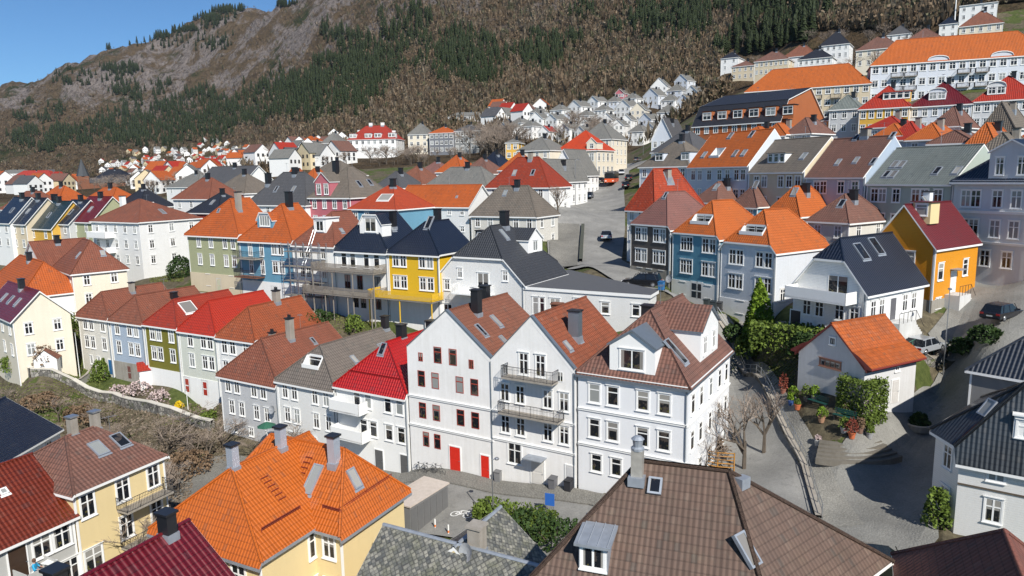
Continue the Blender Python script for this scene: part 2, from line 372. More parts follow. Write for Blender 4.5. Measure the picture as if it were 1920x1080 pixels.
        if canopy: m = MB(); m.box(-.3, w+.3, -canopy, 0, h+.25, h+.33, 0); m.build('canopy', M_LEAD, o)
    def band(s, side, z, hh=.16, out=.09, mat=None):
        L = s.w if side in 'FB' else s.dp; (x, y), r = s.place(side, 0); m = MB(); m.box(-.01, L+.01, -out, 0, 0, hh, 0); m.box(.0, L, -out-.05, -.003, hh, hh+.05, 0)
        m.build('string_course', mat or M_WHITE, s.root, (x, y, s.h-z), r)
    def roofpt(s, side, u, dist):
        """u: metres along side from its left end seen from outside; dist: metres inward"""
        w, d = s.w, s.dp
        return {'F': (u, dist), 'R': (w-dist, u), 'B': (w-u, d-dist), 'L': (dist, d-u)}[side]
    def slope(s, side, x, y):
        best = min(s.P, key=lambda p: p[0]*x+p[1]*y+p[2]); return math.hypot(best[0], best[1])
    def sky(s, side, u, dist, w=.7, l=1.1, mat=None, glass=None):
        def k():
            x, y = s.roofpt(side, u, dist); z = s.rz(x, y)+.17; a = math.atan(s.slope(side, x, y)); m = MB()
            for q in ((0, .09, 0, l), (w-.09, w, 0, l), (.09, w-.09, 0, .09), (.09, w-.09, l-.09, l)): m.box(q[0], q[1], q[2], q[3], -.05, .12, 0)
            m.box(-.08, w+.08, -.18, -.01, -.03, .02, 0)
            o = m.build('skylight', mat or M_LEAD, s.roofo, (x, y, z)); o.rotation_euler = (a, 0, math.radians(SIDE[side][0]))
            p = MB(); p.box(.09, w-.09, .09, l-.09, .03, .08, 0); p.build('pane', glass or GLASS, o)
        s.kids.append(k)
    def chim(s, x, y, top=1.4, w=.6, d=.6, mat=None, cap=None, pots=0):
        """top: height above the roof there"""
        def k():
            z = s.rz(x, y); m = MB(); m.box(-w/2, w/2, -d/2, d/2, -.8, top, 0); o = m.build('chimney', mat or M_BLACK, s.roofo, (x, y, z))
            m = MB(); m.box(-w/2-.09, w/2+.09, -d/2-.09, d/2+.09, top+.003, top+.12, 0)
            if pots:
                for q in range(pots): m.lathe(((q-(pots-1)/2)*.3, 0, top+.12), [(.0, 0), (.11, 0), (.09, .3), (.13, .34), (.05, .36), (0, .36)], 8, 0)
            m.build('chimney_cap', cap or M_BLACK, o); m = MB(); sl = s.slope('F', x, y); m.box(-w/2-.05, w/2+.05, -d/2-.06, d/2+.05, -.75, .14+.1*sl, 0)
            e = m.build('flashing', M_LEAD, o); e.scale = (1, 1, 1)
        s.kids.append(k)
    def dormer(s, side, u, dist, w, hh, rtype='gable', rise=None, wn=None, wall=None, roof=None, ww=None, wh=None, wst='cross', z0=None, ov=.2, cc=True):
        """u: left edge, metres from the wall's left end seen from outside; front wall stands dist inside the wall line"""
        def k():
            x, y = s.roofpt(side, u, dist); z = s.rz(*s.roofpt(side, u+w/2, dist))+.05 if z0 is None else s.h+z0
            sl = max(.25, s.slope(side, *s.roofpt(side, u+w/2, dist+.2))); rs = rise if rise is not None else (w*.3 if rtype == 'gable' else .35)
            Ln = (hh+(rs if rtype in ('gable', 'arch') else .2))/sl+.4; m = MB(); wl = wall or s.wall
            if rtype == 'gable': fr = [(0, 0, -.6), (w, 0, -.6), (w, 0, hh), (w/2, 0, hh+rs), (0, 0, hh)]
            elif rtype == 'arch': fr = [(0, 0, -.6), (w, 0, -.6), (w, 0, hh)]+[(w/2+w/2*math.cos(q*math.pi/8), 0, hh+rs*math.sin(q*math.pi/8)) for q in range(1, 8)]+[(0, 0, hh)]
            elif rtype == 'trap': fr = [(0, 0, -.6), (w, 0, -.6), (w, 0, hh*.55), (w*.8, 0, hh), (w*.2, 0, hh), (0, 0, hh*.55)]
            else: fr = [(0, 0, -.6), (w, 0, -.6), (w, 0, hh), (0, 0, hh)]
            m.poly(fr, 0); n = len(fr)
            m.poly([(0, 0, fr[-1][2]), (0, Ln, fr[-1][2]), (0, Ln, -.6), (0, 0, -.6)], 0); m.poly([(w, 0, -.6), (w, Ln, -.6), (w, Ln, fr[2][2]), (w, 0, fr[2][2])], 0)
            o = m.build('dormer', wl, s.root, (x, y, z), math.radians(SIDE[side][0]))
            m = MB(); t = .1; prof = [(p[0], p[2]) for p in fr[2:]][::-1]
            if rtype in ('flat', 'shed'):
                r2 = 0 if rtype == 'flat' else rs; prof = None; m.box(-ov, w+ov, -ov, Ln, hh+.004, hh+t, 0)
            if prof:
                d0 = (prof[0][0]-prof[1][0], prof[0][1]-prof[1][1]); q = math.hypot(*d0); prof[0] = (prof[0][0]+d0[0]/q*ov, prof[0][1]+d0[1]/q*ov)
                d1 = (prof[-1][0]-prof[-2][0], prof[-1][1]-prof[-2][1]); q = math.hypot(*d1); prof[-1] = (prof[-1][0]+d1[0]/q*ov, prof[-1][1]+d1[1]/q*ov)
                for (a, za), (b, zb) in zip(prof[:-1], prof[1:]):
                    m.poly([(a, -ov, za+t), (b, -ov, zb+t), (b, Ln, zb+t), (a, Ln, za+t)], 0)
                    m.poly([(a, -ov, za-.05), (b, -ov, zb-.05), (b, -ov, zb+t+.02), (a, -ov, za+t+.02)], 1); m.poly([(a, -ov, za-.01), (a, Ln, za-.01), (b, Ln, zb-.01), (b, -ov, zb-.01)], 1)
                for (a, za) in (prof[0], prof[-1]): m.poly([(a, -ov, za-.01), (a, Ln, za-.01), (a, Ln, za+t), (a, -ov, za+t)], 1)
            m.build('dormer_roof', [roof or s.roofm, s.rim], o)
            if wn:
                W = ww or .8*w/wn; H = wh or hh*.72; fm, pm = window_mesh(W, H, wst, M_WHITE, M_WHITE if cc else None)
                for i in range(wn): ob = link('window', fm, o, (w*(i+.5)/wn-W/2, 0, .12+max(0, hh-H)*.35))
                for c in list(o.children):
                    if c.data == fm: pass
                # the panes of a dormer share the window's own mesh level (no fourth level)
                p = MB()
                for i in range(wn): p.box(w*(i+.5)/wn-W/2+.02, w*(i+.5)/wn+W/2-.02, -.016, -.004, .14+max(0, hh-H)*.35, .1+max(0, hh-H)*.35+H, 0)
                p.build('pane', GLASS, o)
        s.kids.append(k)
    def loggia(s, side, u0, u1, d0, d1, wn=True, drop=.1):
        """open roof terrace cut into the roof; u in metres from the left end seen from outside"""
        s_lo = {'F': (u0, u1), 'R': (u0, u1), 'B': (s.w-u1, s.w-u0), 'L': (s.dp-u1, s.dp-u0)}[side]; s.cutouts.append((side, s_lo[0], s_lo[1], d0, d1))
        def k():
            W = u1-u0; D = d1-d0; x, y = s.roofpt(side, u0, d0); z = s.rz(*s.roofpt(side, (u0+u1)/2, d0))-drop
            z1 = s.rz(*s.roofpt(side, (u0+u1)/2, d1))+.16-z; m = MB(); zf = drop+.16; r = math.radians(SIDE[side][0])
            m.poly([(0, 0, 0), (W, 0, 0), (W, D, 0), (0, D, 0)], 1); m.poly([(0, D, 0), (W, D, 0), (W, D, z1), (0, D, z1)], 0)
            for xx in (0, W): m.poly([(xx, 0, 0), (xx, D, 0), (xx, D, z1), (xx, 0, zf)], 0)
            m.poly([(0, 0, 0), (W, 0, 0), (W, 0, zf), (0, 0, zf)], 0)
            for a, b in ((-.14, 0), (W, W+.14)): m.poly([(a, -.1, zf+.06), (b, -.1, zf+.06), (b, D, z1+.06), (a, D, z1+.06)], 0); m.poly([(a, -.1, zf-.1), (a, -.1, zf+.06), (a, D, z1+.06), (a, D, z1-.1)], 0); m.poly([(b, -.1, zf-.1), (b, -.1, zf+.06), (b, D, z1+.06), (b, D, z1-.1)], 0)
            m.box(-.14, W+.14, -.14, -.01, zf-.1, zf+.3, 0)
            o = m.build('roof_terrace', [M_WHITE, M_WOOD], s.root, (x, y, z), r)
            if wn:
                n = max(1, int(W/1.1)); fm, pm = window_mesh(W/n-.15, max(.8, z1-.35), 'tee', M_WHITE, None)
                for i in range(n): link('window', fm, o, (W*i/n+.07, D-.02, .15))
                p = MB(); p.box(.1, W-.1, D-.05, D-.03, .2, z1-.2, 0); p.build('pane', GLASS, o)
        s.kids.append(k)
    def balcony(s, side, u0, u1, z, dep=1.2, kind='bars', hh=1.0, mat=None, slab=None, posts=0):
        """z: floor height above the base; u in metres"""
        (x, y), r = s.place(side, u0); W = u1-u0; m = MB(); m.box(0, W, -dep, 0, -.14, 0, 0); o = m.build('balcony', slab or M_CONC, s.root, (x, y, z), r)
        m = MB(); mt = mat or M_IRON
        segs = [((0, -.02), (0, -dep+.03)), ((0, -dep+.03), (W, -dep+.03)), ((W, -dep+.03), (W, -.02))]
        for (xa, ya), (xb, yb) in segs:
            L = math.hypot(xb-xa, yb-ya)
            if kind == 'bars':
                m.tube((xa, ya, hh), (xb, yb, hh), .025, 4, 0); m.tube((xa, ya, .08), (xb, yb, .08), .018, 4, 0); m.tube((xa, ya, hh*.75), (xb, yb, hh*.75), .012, 4, 0); n = max(2, int(L/.13))
                for i in range(n+1): q = i/n; m.tube((xa+(xb-xa)*q, ya+(yb-ya)*q, .0), (xa+(xb-xa)*q, ya+(yb-ya)*q, hh), .013 if i % 8 else .028, 4, 0)
            elif kind == 'solid':
                dx, dy = (yb-ya)/L*.03, (xb-xa)/L*.03
                m.box(min(xa, xb)-.03, max(xa, xb)+.03, min(ya, yb)-.03, max(ya, yb)+.03, -.2, hh, 0)
            else:
                n = 6
                for i in range(n): z0 = .05+i*hh/n; m.box(min(xa, xb)-.02, max(xa, xb)+.02, min(ya, yb)-.02, max(ya, yb)+.02, z0, z0+hh/n*.72, 0)
        m.build('railing', mt, o)
        if posts:
            m = MB()
            for q in range(posts): xx = .1+(W-.2)*q/(posts-1); m.tube((xx, -dep+.12, -.14), (xx, -dep+.12, -z-2), .08, 6, 0)
            m.build('post', mt if kind == 'slats' else M_WHITE, o)
        return o
    def parapet(s, mat, cap, t=.32, up=.28):
        """raised gable parapet along the front wall with a metal coping"""
        p = s.wallpoly('F', s.h)[2:]; m = MB()
        for a, b in zip(p[:-1], p[1:]):
            A = np.array(a); B = np.array(b); U = np.array([0, 0, up])
            m.poly([A+[0, 0, -.4], A+U, B+U, B+[0, 0, -.4]], 0); o = np.array([0, t, 0]); f = np.array([0, -.08, 0])
            m.poly([A+f+U, A+o+U, B+o+U, B+f+U], 1); m.poly([A+f+U-[0, 0, .1], A+f+U, B+f+U, B+f+U-[0, 0, .1]], 1); m.poly([A+o+U, A+o-[0, 0, .1], B+o-[0, 0, .1], B+o+U], 0)
        m.build('gable_parapet', [mat, cap], s.root, (0, -.012, 0))
def attach(h, wing):
    off = wing.O-h.O; l = (off@h.line.u, off@h.line.n, off[2])
    for ch in list(wing.root.children): ch.parent = h.root; ch.location = (ch.location.x+l[0], ch.location.y+l[1], ch.location.z+l[2])
    bpy.data.objects.remove(wing.root)
def snow(h, side, u0, u1, dist, mat=None):
    def k():
        m = MB(); a = h.roofpt(side, u0, dist); b = h.roofpt(side, u1, dist); A = np.array([a[0], a[1], h.rz(*a)+.3]); B_ = np.array([b[0], b[1], h.rz(*b)+.3])
        for dz in (0, .12): m.tube(A+[0, 0, dz], B_+[0, 0, dz], .03, 4, 0)
        n = max(2, int(abs(u1-u0)/1.2))
        for i in range(n+1): p = A+(B_-A)*i/n; m.tube(p-[0, 0, .2], p+[0, 0, .14], .025, 4, 0)
        m.build('snow_guard', mat or h.roofm, h.roofo)
    h.kids.append(k)
def hooks(h, side, u, d0, d1, n, mat):
    def k():
        m = MB()
        for i in range(n):
            a = h.roofpt(side, u, d0+(d1-d0)*i/n); b = h.roofpt(side, u+.55, d0+(d1-d0)*i/n); m.tube((a[0], a[1], h.rz(*a)+.26), (b[0], b[1], h.rz(*b)+.26), .035, 4, 0)
            for q in (a, b): m.tube((q[0], q[1], h.rz(*q)+.1), (q[0], q[1], h.rz(*q)+.28), .02, 4, 0)
        m.build('roof_ladder', mat, h.roofo)
    h.kids.append(k)
TPTS = []; FOOT = []
# ---------------------------------------------------------------- the houses
def LN(a, b, d):
    A = at(a[0], a[1], d); B = atz(b[0], b[1], A[2]); return Line(A, math.degrees(math.atan2(B[1]-A[1], B[0]-A[0])))
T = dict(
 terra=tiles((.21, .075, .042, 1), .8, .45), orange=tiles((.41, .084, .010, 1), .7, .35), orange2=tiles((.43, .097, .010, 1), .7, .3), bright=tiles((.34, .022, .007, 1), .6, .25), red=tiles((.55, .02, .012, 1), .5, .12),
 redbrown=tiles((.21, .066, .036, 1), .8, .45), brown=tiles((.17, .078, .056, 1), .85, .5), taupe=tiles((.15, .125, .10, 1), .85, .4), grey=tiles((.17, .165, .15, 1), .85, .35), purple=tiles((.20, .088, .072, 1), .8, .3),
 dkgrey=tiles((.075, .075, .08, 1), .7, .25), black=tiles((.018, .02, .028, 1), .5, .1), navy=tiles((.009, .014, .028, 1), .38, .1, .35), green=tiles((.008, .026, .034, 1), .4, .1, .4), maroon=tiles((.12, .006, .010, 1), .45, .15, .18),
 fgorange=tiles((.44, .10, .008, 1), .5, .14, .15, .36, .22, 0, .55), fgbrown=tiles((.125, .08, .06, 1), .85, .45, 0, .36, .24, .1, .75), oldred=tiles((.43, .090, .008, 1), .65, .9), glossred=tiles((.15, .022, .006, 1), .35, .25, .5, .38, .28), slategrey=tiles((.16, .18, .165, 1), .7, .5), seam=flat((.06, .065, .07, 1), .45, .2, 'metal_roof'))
W = dict(white=paint(WHITE, .5, .16), whiteb=paint(WHITE, .5, .14, .15), plaster=paint((.80, .79, .77, 1), .8, .3), offw=paint((.70, .68, .62, 1), .6, .2, .15), lgrey=paint((.56, .57, .58, 1), .6, .2, .15), lgrey2=paint((.68, .72, .77, 1), .6, .2, .15),
 lblue=paint((.40, .48, .58, 1), .6, .15, .15), olive=paint((.19, .175, .02, 1), .6, .12, .15), pale=paint((.66, .68, .60, 1), .6, .15, .15), sage=paint((.40, .42, .25, 1), .6, .15, .15), blue=paint((.14, .33, .46, 1), .6, .15, .15), teal=paint((.12, .32, .43, 1), .6, .15, .15),
 yellow=paint((.78, .48, .02, 1), .55, .12, .15), ochre=paint((.70, .28, .01, 1), .55, .12, .15), cream=paint((.70, .56, .30, 1), .6, .12), creamw=paint((.74, .67, .54, 1), .65, .2), pink=paint((.52, .15, .18, 1), .6, .12, .15), dkwood=paint((.11, .095, .085, 1), .7, .4, .15), brick=M_BRICK,
 gyellow=paint((.68, .40, .06, 1), .6, .15, .15), rust=paint((.36, .11, .035, 1), .8, .25), greyp=paint((.60, .61, .62, 1), .7, .25), greygreen=paint((.38, .44, .39, 1), .7, .2), cream2=paint((.62, .53, .38, 1), .65, .25), stone=paint((.33, .31, .27, 1), .9, .8), orangew=paint((.70, .33, .08, 1), .65, .2), bluew=paint((.62, .66, .72, 1), .6, .1, .15))
REDF = flat((.35, .05, .03, 1), .5, 0, 'red_frame'); BLKF = flat((.04, .05, .06, 1), .5, 0, 'dark_frame')
HS = {}
def H(key, *a, **k):
    h = House(*a, **k); HS[key] = h; return h
# --- the gabled street row
G = Line(at(767, 752, 64), -31)
h = H('g1', 'gabled_house', 'tall white plaster gabled house with two red doors on the street', G, (763, 657), (922, 672), 11.8, wall=W['plaster'], roof=T['terra'], ap=(836, 586), bp=(949, 545), ov=(0, 0, 0, .2), gz=10.9, rim=M_ZINC, cor=False, group=None)
h.win('F', (.38, .56), (-.55,), .85, 1.5, 'tee', REDF, None); h.win('F', (.17, .77), (.2,), .5, .8, 'small', REDF, None)
h.win('F', (.17, .34, .63, .80), (1.9, 4.95), .82, 1.5, 'tee', REDF, None); h.win('F', (.2, .34), (7.75,), .72, 1.4, 'tee', REDF, None)
h.door('F', .55, 1.15, 2.25, (.62, .025, .012, 1), .95); h.door('F', .9, .85, 2.25, (.62, .025, .012, 1), .75)
h.band('F', 4.55); h.band('F', 7.35); h.parapet(W['plaster'], M_ZINC)
h.chim(5.6, 3.4, 2.3, .75, .75); h.chim(3.2, 8.5, 2.2, .8, .8); h.sky('R', 1.6, 1.7, .6, 1.5); h.sky('R', 4.6, 2.0, .6, 1.5); h.sky('R', 3.2, .5, .55, 1.1)
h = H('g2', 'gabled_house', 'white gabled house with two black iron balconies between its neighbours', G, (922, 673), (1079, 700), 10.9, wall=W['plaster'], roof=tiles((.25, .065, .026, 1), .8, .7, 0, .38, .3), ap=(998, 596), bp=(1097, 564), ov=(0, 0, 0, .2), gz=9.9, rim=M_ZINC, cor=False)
h.win('F', (.40, .60), (-1.0,), .85, 1.8, 'cross', None, True); h.win('F', (.17, .83), (.15,), .5, .85, 'small', None, None)
h.win('F', (.16, .35, .68, .87), (1.9, 4.75), .8, 1.5, 'cross', M_WHITE, True); h.win('F', (.27,), (7.1,), 1.3, 1.8, 'cross', None, True)
h.door('F', .55, 1.2, 2.2, (.62, .60, .56, 1), .6, canopy=1.1); h.door('F', .93, .7, 1.9, (.55, .55, .55, 1), .95)
h.band('F', 4.55); h.band('F', 7.1); h.parapet(W['plaster'], M_ZINC); h.balcony('F', 1.6, 6.4, h.h-1.0, 1.1); h.balcony('F', 1.2, 6.9, h.h-4.15, 1.1)
h.chim(6.2, 3.6, 2.4, .95, .8, M_ZINC); h.chim(3.0, 6.5, 1.0, .8, .8, M_BRICK, M_BRICK); h.sky('R', 1.2, 1.1, .6, 1.0); h.sky('R', 3.6, 1.3, .6, 1.0)
h = H('g3', 'corner_house', 'white corner house with tall pediment dormer over the street', G, (1084, 697), (1291, 724), 10.1, wall=paint((.74, .75, .76, 1), .7, .12), roof=T['brown'], ap=(1208, 590), dp=12.2, gz=8.5, ov=(.1, .3, .3, .3), pf=[(0, 1.1)], cor=False, rim=M_ZINC)
h.win('F', (.16, .335, .61, .80), (.85, 3.75), .9, 1.5, 'tee', M_WHITE, True); h.win('F', (.18, .37, .62, .82), (6.7,), .85, 1.4, 'tee', None, True)
h.win('R', (.1, .28, .5, .72, .9), (.9, 3.8, 6.7), .8, 1.5, 'tee', None, True); h.band('F', 3.15); h.band('F', 6.1); h.band('R', 3.15); h.band('F', .35, .3, .2); h.band('R', .35, .3, .2)
h.dormer('F', 2.6, .25, 3.7, 2.2, 'gable', 1.2, wn=1, ww=1.9, wh=1.5, wst='two', roof=M_ZINC, wall=M_WHITE); h.dormer('R', 4.6, .5, 5.2, 2.6, 'gable', 1.6, wn=2, ww=.8, wh=1.4, wall=M_WHITE)
h.sky('R', 1.8, .9, 1.0, 2.4); h.chim(2.2, 10.0, 1.6, 1.1, .9)

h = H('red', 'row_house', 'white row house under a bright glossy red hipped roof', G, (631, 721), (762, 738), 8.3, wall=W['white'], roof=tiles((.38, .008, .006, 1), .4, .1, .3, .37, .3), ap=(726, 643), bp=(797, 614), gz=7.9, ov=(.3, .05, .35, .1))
h.win('F', (.3, .46, .74, .9), (.5,), .8, 1.5, 'tee'); h.win('F', (.38, .52, .74, .91), (3.3,), .85, 1.5, 'tee'); snow(h, 'F', 1.0, 8.0, .7)
h.door('F', .58, 1.0, 2.1, (.1, .1, .1, 1), .1); h.door('F', .93, .85, 2.1, (.1, .1, .1, 1), .2); h.balcony('F', .1, 4.0, h.h-2.3, 1.3, 'solid', mat=M_WHITE, slab=M_WHITE); h.balcony('F', .1, 4.2, h.h-5.1, 1.3, 'solid', mat=M_WHITE, slab=M_WHITE)
h.chim(4.3, 5.2, 1.5, .8, .8); h.chim(5.6, 8.6, 2.2, .9, .9); h.sky('F', 3.9, 1.9, .75, 1.3)
h = H('grey', 'row_house', 'white boarded row house with dark taupe roof and a bowed roof window', G, (520, 710), (627, 727), 7.6, wall=W['whiteb'], roof=tiles((.15, .125, .105, 1), .85, .3, 0, .4, .3), ap=(600, 650), bp=(722, 601), ov=(.25, .1, .35, .3))
h.win('F', (.13, .3, .66, .85), (.5,), .75, 1.5); h.win('F', (.15, .32, .66, .87), (3.1,), .75, 1.5); h.win('F', (.2, .6), (5.8,), .6, 1.0)
h.loggia('F', 3.1, 5.2, .9, 1.75, wn=True); h.sky('R', 4.6, 1.4, .6, 1.1); h.sky('R', 9.3, 1.7, .6, 1.1); h.chim(4.4, 12.5, 1.6, .7, .7)
h = H('brown', 'row_house', 'pale grey row house with brick brown roof at the downhill end of the row', G, (412, 699), (519, 718), 7.2, wall=W['lgrey'], roof=T['redbrown'], ap=(490, 637), bp=(612, 598), ov=(.4, .05, .35, .3), gz=7.4)
h.win('F', (.14, .3, .6, .76), (.5,), .8, 1.5); h.win('F', (.18, .36, .62, .8), (3.05,), .75, 1.5); h.win('F', (.22, .5, .8), (5.8,), .6, .9); h.win('L', (.3, .7), (.6, 3.2), .7, 1.3)
h.chim(3.0, 5.2, 1.4, .6, .6, M_CONC, None, 2); h.chim(5.6, 5.6, 2.6, .7, .7, M_CONC, None, 2); h.sky('R', 8.0, 2.6, .5, 1.0)
# --- the stepped row on the left
A = Line(at(146, 587, 97), -29)
def lw(key, lab, L, R, h_, wall, roof, ap, ws, gz=None, bp=None, **k):
    h = H(key, 'row_house', lab, A, L, R, h_, wall=W[wall], roof=roof, ap=ap, dp=10.5, ov=(.2, .2, .35, .2), gz=gz, **k)
    h.win('F', ws, (.5, 3.1), .88, 1.6); return h
h = lw('lw1', 'off white row house with a blue door at the left end of its row', (146, 587), (202, 594), 8.2, 'offw', T['redbrown'], (190, 549), (.22, .42, .8)); h.door('F', .93, .9, 2, (.03, .13, .3, 1), .2); h.win('F', (.3, .55), (5.9,), .5, 1.1, 'small'); h.chim(4.2, 5.5, 1.5, .6, .6, M_CONC); h.win('L', (.3, .6), (.6, 3.2), .7, 1.3)
h = lw('lw2', 'light blue row house beside the olive green one', (206, 594), (267, 605), 8.3, 'lblue', T['redbrown'], (254, 556), (.2, .58, .78), basemat=W['stone'], base_h=2.4); h.door('F', .45, .9, 2, (.15, .06, .05, 1), .1); h.chim(5.0, 6.2, 1.2, .7, .7); h.sky('R', 6.2, 1.6, .7, 1.0)
h = lw('lw3', 'olive green row house with white windows and red roof', (271, 604), (332, 613), 8.4, 'olive', T['bright'] if False else tiles((.28, .024, .008, 1), .7, .3), (326, 563), (.22, .42, .8), basemat=W['white'], base_h=2.5); h.sky('R', 2.2, 1.1, 1.9, 2.0, M_WHITE)
h = lw('lw4', 'pale grey green row house under the brightest red roof of its row', (335, 612), (404, 627), 8.4, 'pale', tiles((.36, .020, .005, 1), .6, .1), (391, 566), (.3, .66, .84), basemat=W['white'], base_h=2.3); h.door('F', .1, .9, 2, (.35, .05, .03, 1), .1); h.door('F', .6, .9, 2, (.35, .03, .02, 1), .1)
h = lw('lw5', 'white row house with orange brown roof behind the brick brown roof', (407, 627), (478, 638), 8.0, 'whiteb', tiles((.28, .062, .018, 1), .8, .4), (466, 577), (.18, .4, .75)); h.chim(3.4, 6.4, 1.6, .7, .7, M_CONC, None, 2)
# --- middle row on the terrace above
M = Line(at(351, 436, 110), -31)
h = H('mg', 'town_house', 'sage green boarded house with orange hipped roof', M, (351, 436), (448, 441), 9.0, wall=W['sage'], roof=T['orange'], ap=(432, 374), bp=(466, 369), ov=(.4, .1, .4, .3), basemat=W['cream2'], base_h=2.9)
h.win('F', (.22, .46, .73, .88), (.5, 3.2), .85, 1.55); h.win('F', (.35, .8), (6.3,), .8, 1.6); h.door('F', .55, .9, 2, (.5, .5, .36, 1), .2); h.chim(8.2, 3.4, 2.9, .7, .7, M_CONC); h.sky('F', 4.6, 2.2, .5, .6); h.win('L', (.3, .7), (.6, 3.3), .7, 1.3)
h = H('mb', 'town_house', 'sky blue house with stacked balconies and orange roof', M, (449, 446), (548, 452), 9.0, wall=W['blue'], roof=T['orange'], ap=(528, 384), bp=(556, 377), ov=(.1, .15, .4, .3), basemat=W['white'], base_h=2.9)
h.win('F', (.66, .78), (.45, 3.1), 1.0, 1.6); h.win('F', (.2, .42), (.5, 3.1), .7, 1.9); h.win('F', (.25, .88), (6.2,), .8, 1.7); h.door('F', .6, .9, 2, (.6, .6, .58, 1), .3)
h.balcony('F', .2, 4.9, h.h-2.7, 1.6); h.balcony('F', .2, 4.9, h.h-5.4, 1.6, slab=M_BRICK); h.dormer('F', 2.9, 1.0, 3.2, 2.2, 'trap', wn=1, ww=2.0, wh=1.4, wst='four'); h.chim(6.2, 4.2, 2.4, .8, .8)
h = H('ms', 'town_house', 'white house wrapped in scaffolding under a brown roof', M, (549, 455), (628, 461), 8.9, wall=W['white'], roof=T['redbrown'], ap=(622, 399), bp=(655, 396), ov=(.15, .1, .4, .3))
h.win('F', (.2, .35, .72), (.5, 3.2, 5.9), .75, 1.4); h.dormer('F', 3.0, 1.2, 2.3, 2.1, 'flat', wn=1, ww=1.3, wh=1.3, wst='two', wall=M_WHITE, roof=M_WHITE); h.sky('R', 2.6, 1.2, .6, .8)
h = H('md', 'town_house', 'white house with two full width timber balconies and black roof', M, (630, 458), (725, 470), 9.6, wall=W['white'], roof=T['navy'], ap=(694, 402), bp=(742, 397), ov=(.1, .2, .4, .3))
h.win('F', (.15, .33, .6, .8), (.7,), .9, 1.9, 'tee'); h.win('F', (.2, .45, .8), (3.7,), 1.0, 1.9, 'two', BLKF, None); h.win('F', (.35, .5, .8), (6.6,), .9, 1.4, 'two', BLKF, None)
h.balcony('F', -2.2, 8.6, h.h-2.9, 2.6, 'slats', .95, M_WOOD, M_WOOD, 4); h.balcony('F', -3.6, 8.4, h.h-5.9, 3.0, 'slats', .95, M_WOOD, M_WOOD, 4)
h.dormer('F', 3.6, .8, 3.8, 2.5, 'trap', wn=1, ww=1.8, wh=1.7, wst='two', wall=M_WHITE); h.chim(6.4, 4.2, 2.2, .7, .7); h.sky('R', 3.4, 1.8, .8, 1.7)
h = H('my', 'town_house', 'bright yellow house with navy roof and yellow slatted balcony', M, (728, 470), (822, 476), 8.8, wall=W['yellow'], basemat=W['plaster'], base_h=3.1, roof=T['navy'], ap=(797, 418), bp=(839, 407), ov=(.35, .35, .35, .3), cor=True)
h.win('F', (.15, .3, .68, .83), (.35, 3.1), .9, 1.5); h.win('F', (.15, .5), (6.1,), 1.1, 2.0, 'two', BLKF, None); h.balcony('F', -1.6, 8.4, h.h-5.6, 2.4, 'slats', .95, W['yellow'], M_WOOD, 3); h.sky('F', 4.2, 2.0, .9, 1.9); h.chim(3.4, 6.0, 2.0, .75, .75)
# --- the white house with the black roof in the middle and its low flat wing
X = LN((817, 518), (982, 530), 86)
h = H('mx', 'large_house', 'large white boarded house with black half hipped roof beside the yellow house', X, (820, 520), (982, 532), 7.5, wall=W['whiteb'], roof=T['dkgrey'] if False else tiles((.035, .038, .045, 1), .6, .15), ap=(917, 426), bp=(979, 418), ov=(.4, .4, .3, .3), pf=[(2.9, 1.15)], pb=[(1.5, 1.2)])
h.win('F', (.12,), (.2,), .7, 1.2); h.win('F', (.55,), (-.9,), 1.5, 2.3, 'two', M_WHITE, True); h.win('F', (.28, .8), (-1.3,), .6, 1.1); h.win('F', (.12, .3), (3.2,), 1.2, 2.0, 'two'); h.win('F', (.6, .8), (3.4,), 1.0, 1.5)
h.balcony('F', 3.2, 8.2, h.h-1.45, 1.6, 'bars', mat=M_WHITE, slab=M_WHITE); h.dormer('R', 5.6, 2.6, 3.6, 1.7, 'gable', 1.3, wn=1, ww=1.1, wh=1.2, wst='two', wall=M_WHITE); h.sky('F', 4.3, 1.8, 1.0, 1.3); h.sky('R', 3.6, 4.4, .7, 1.6); h.chim(3.2, 5.0, 2.2, 1.0, .9); h.chim(6.4, 5.5, 2.0, .9, .9)
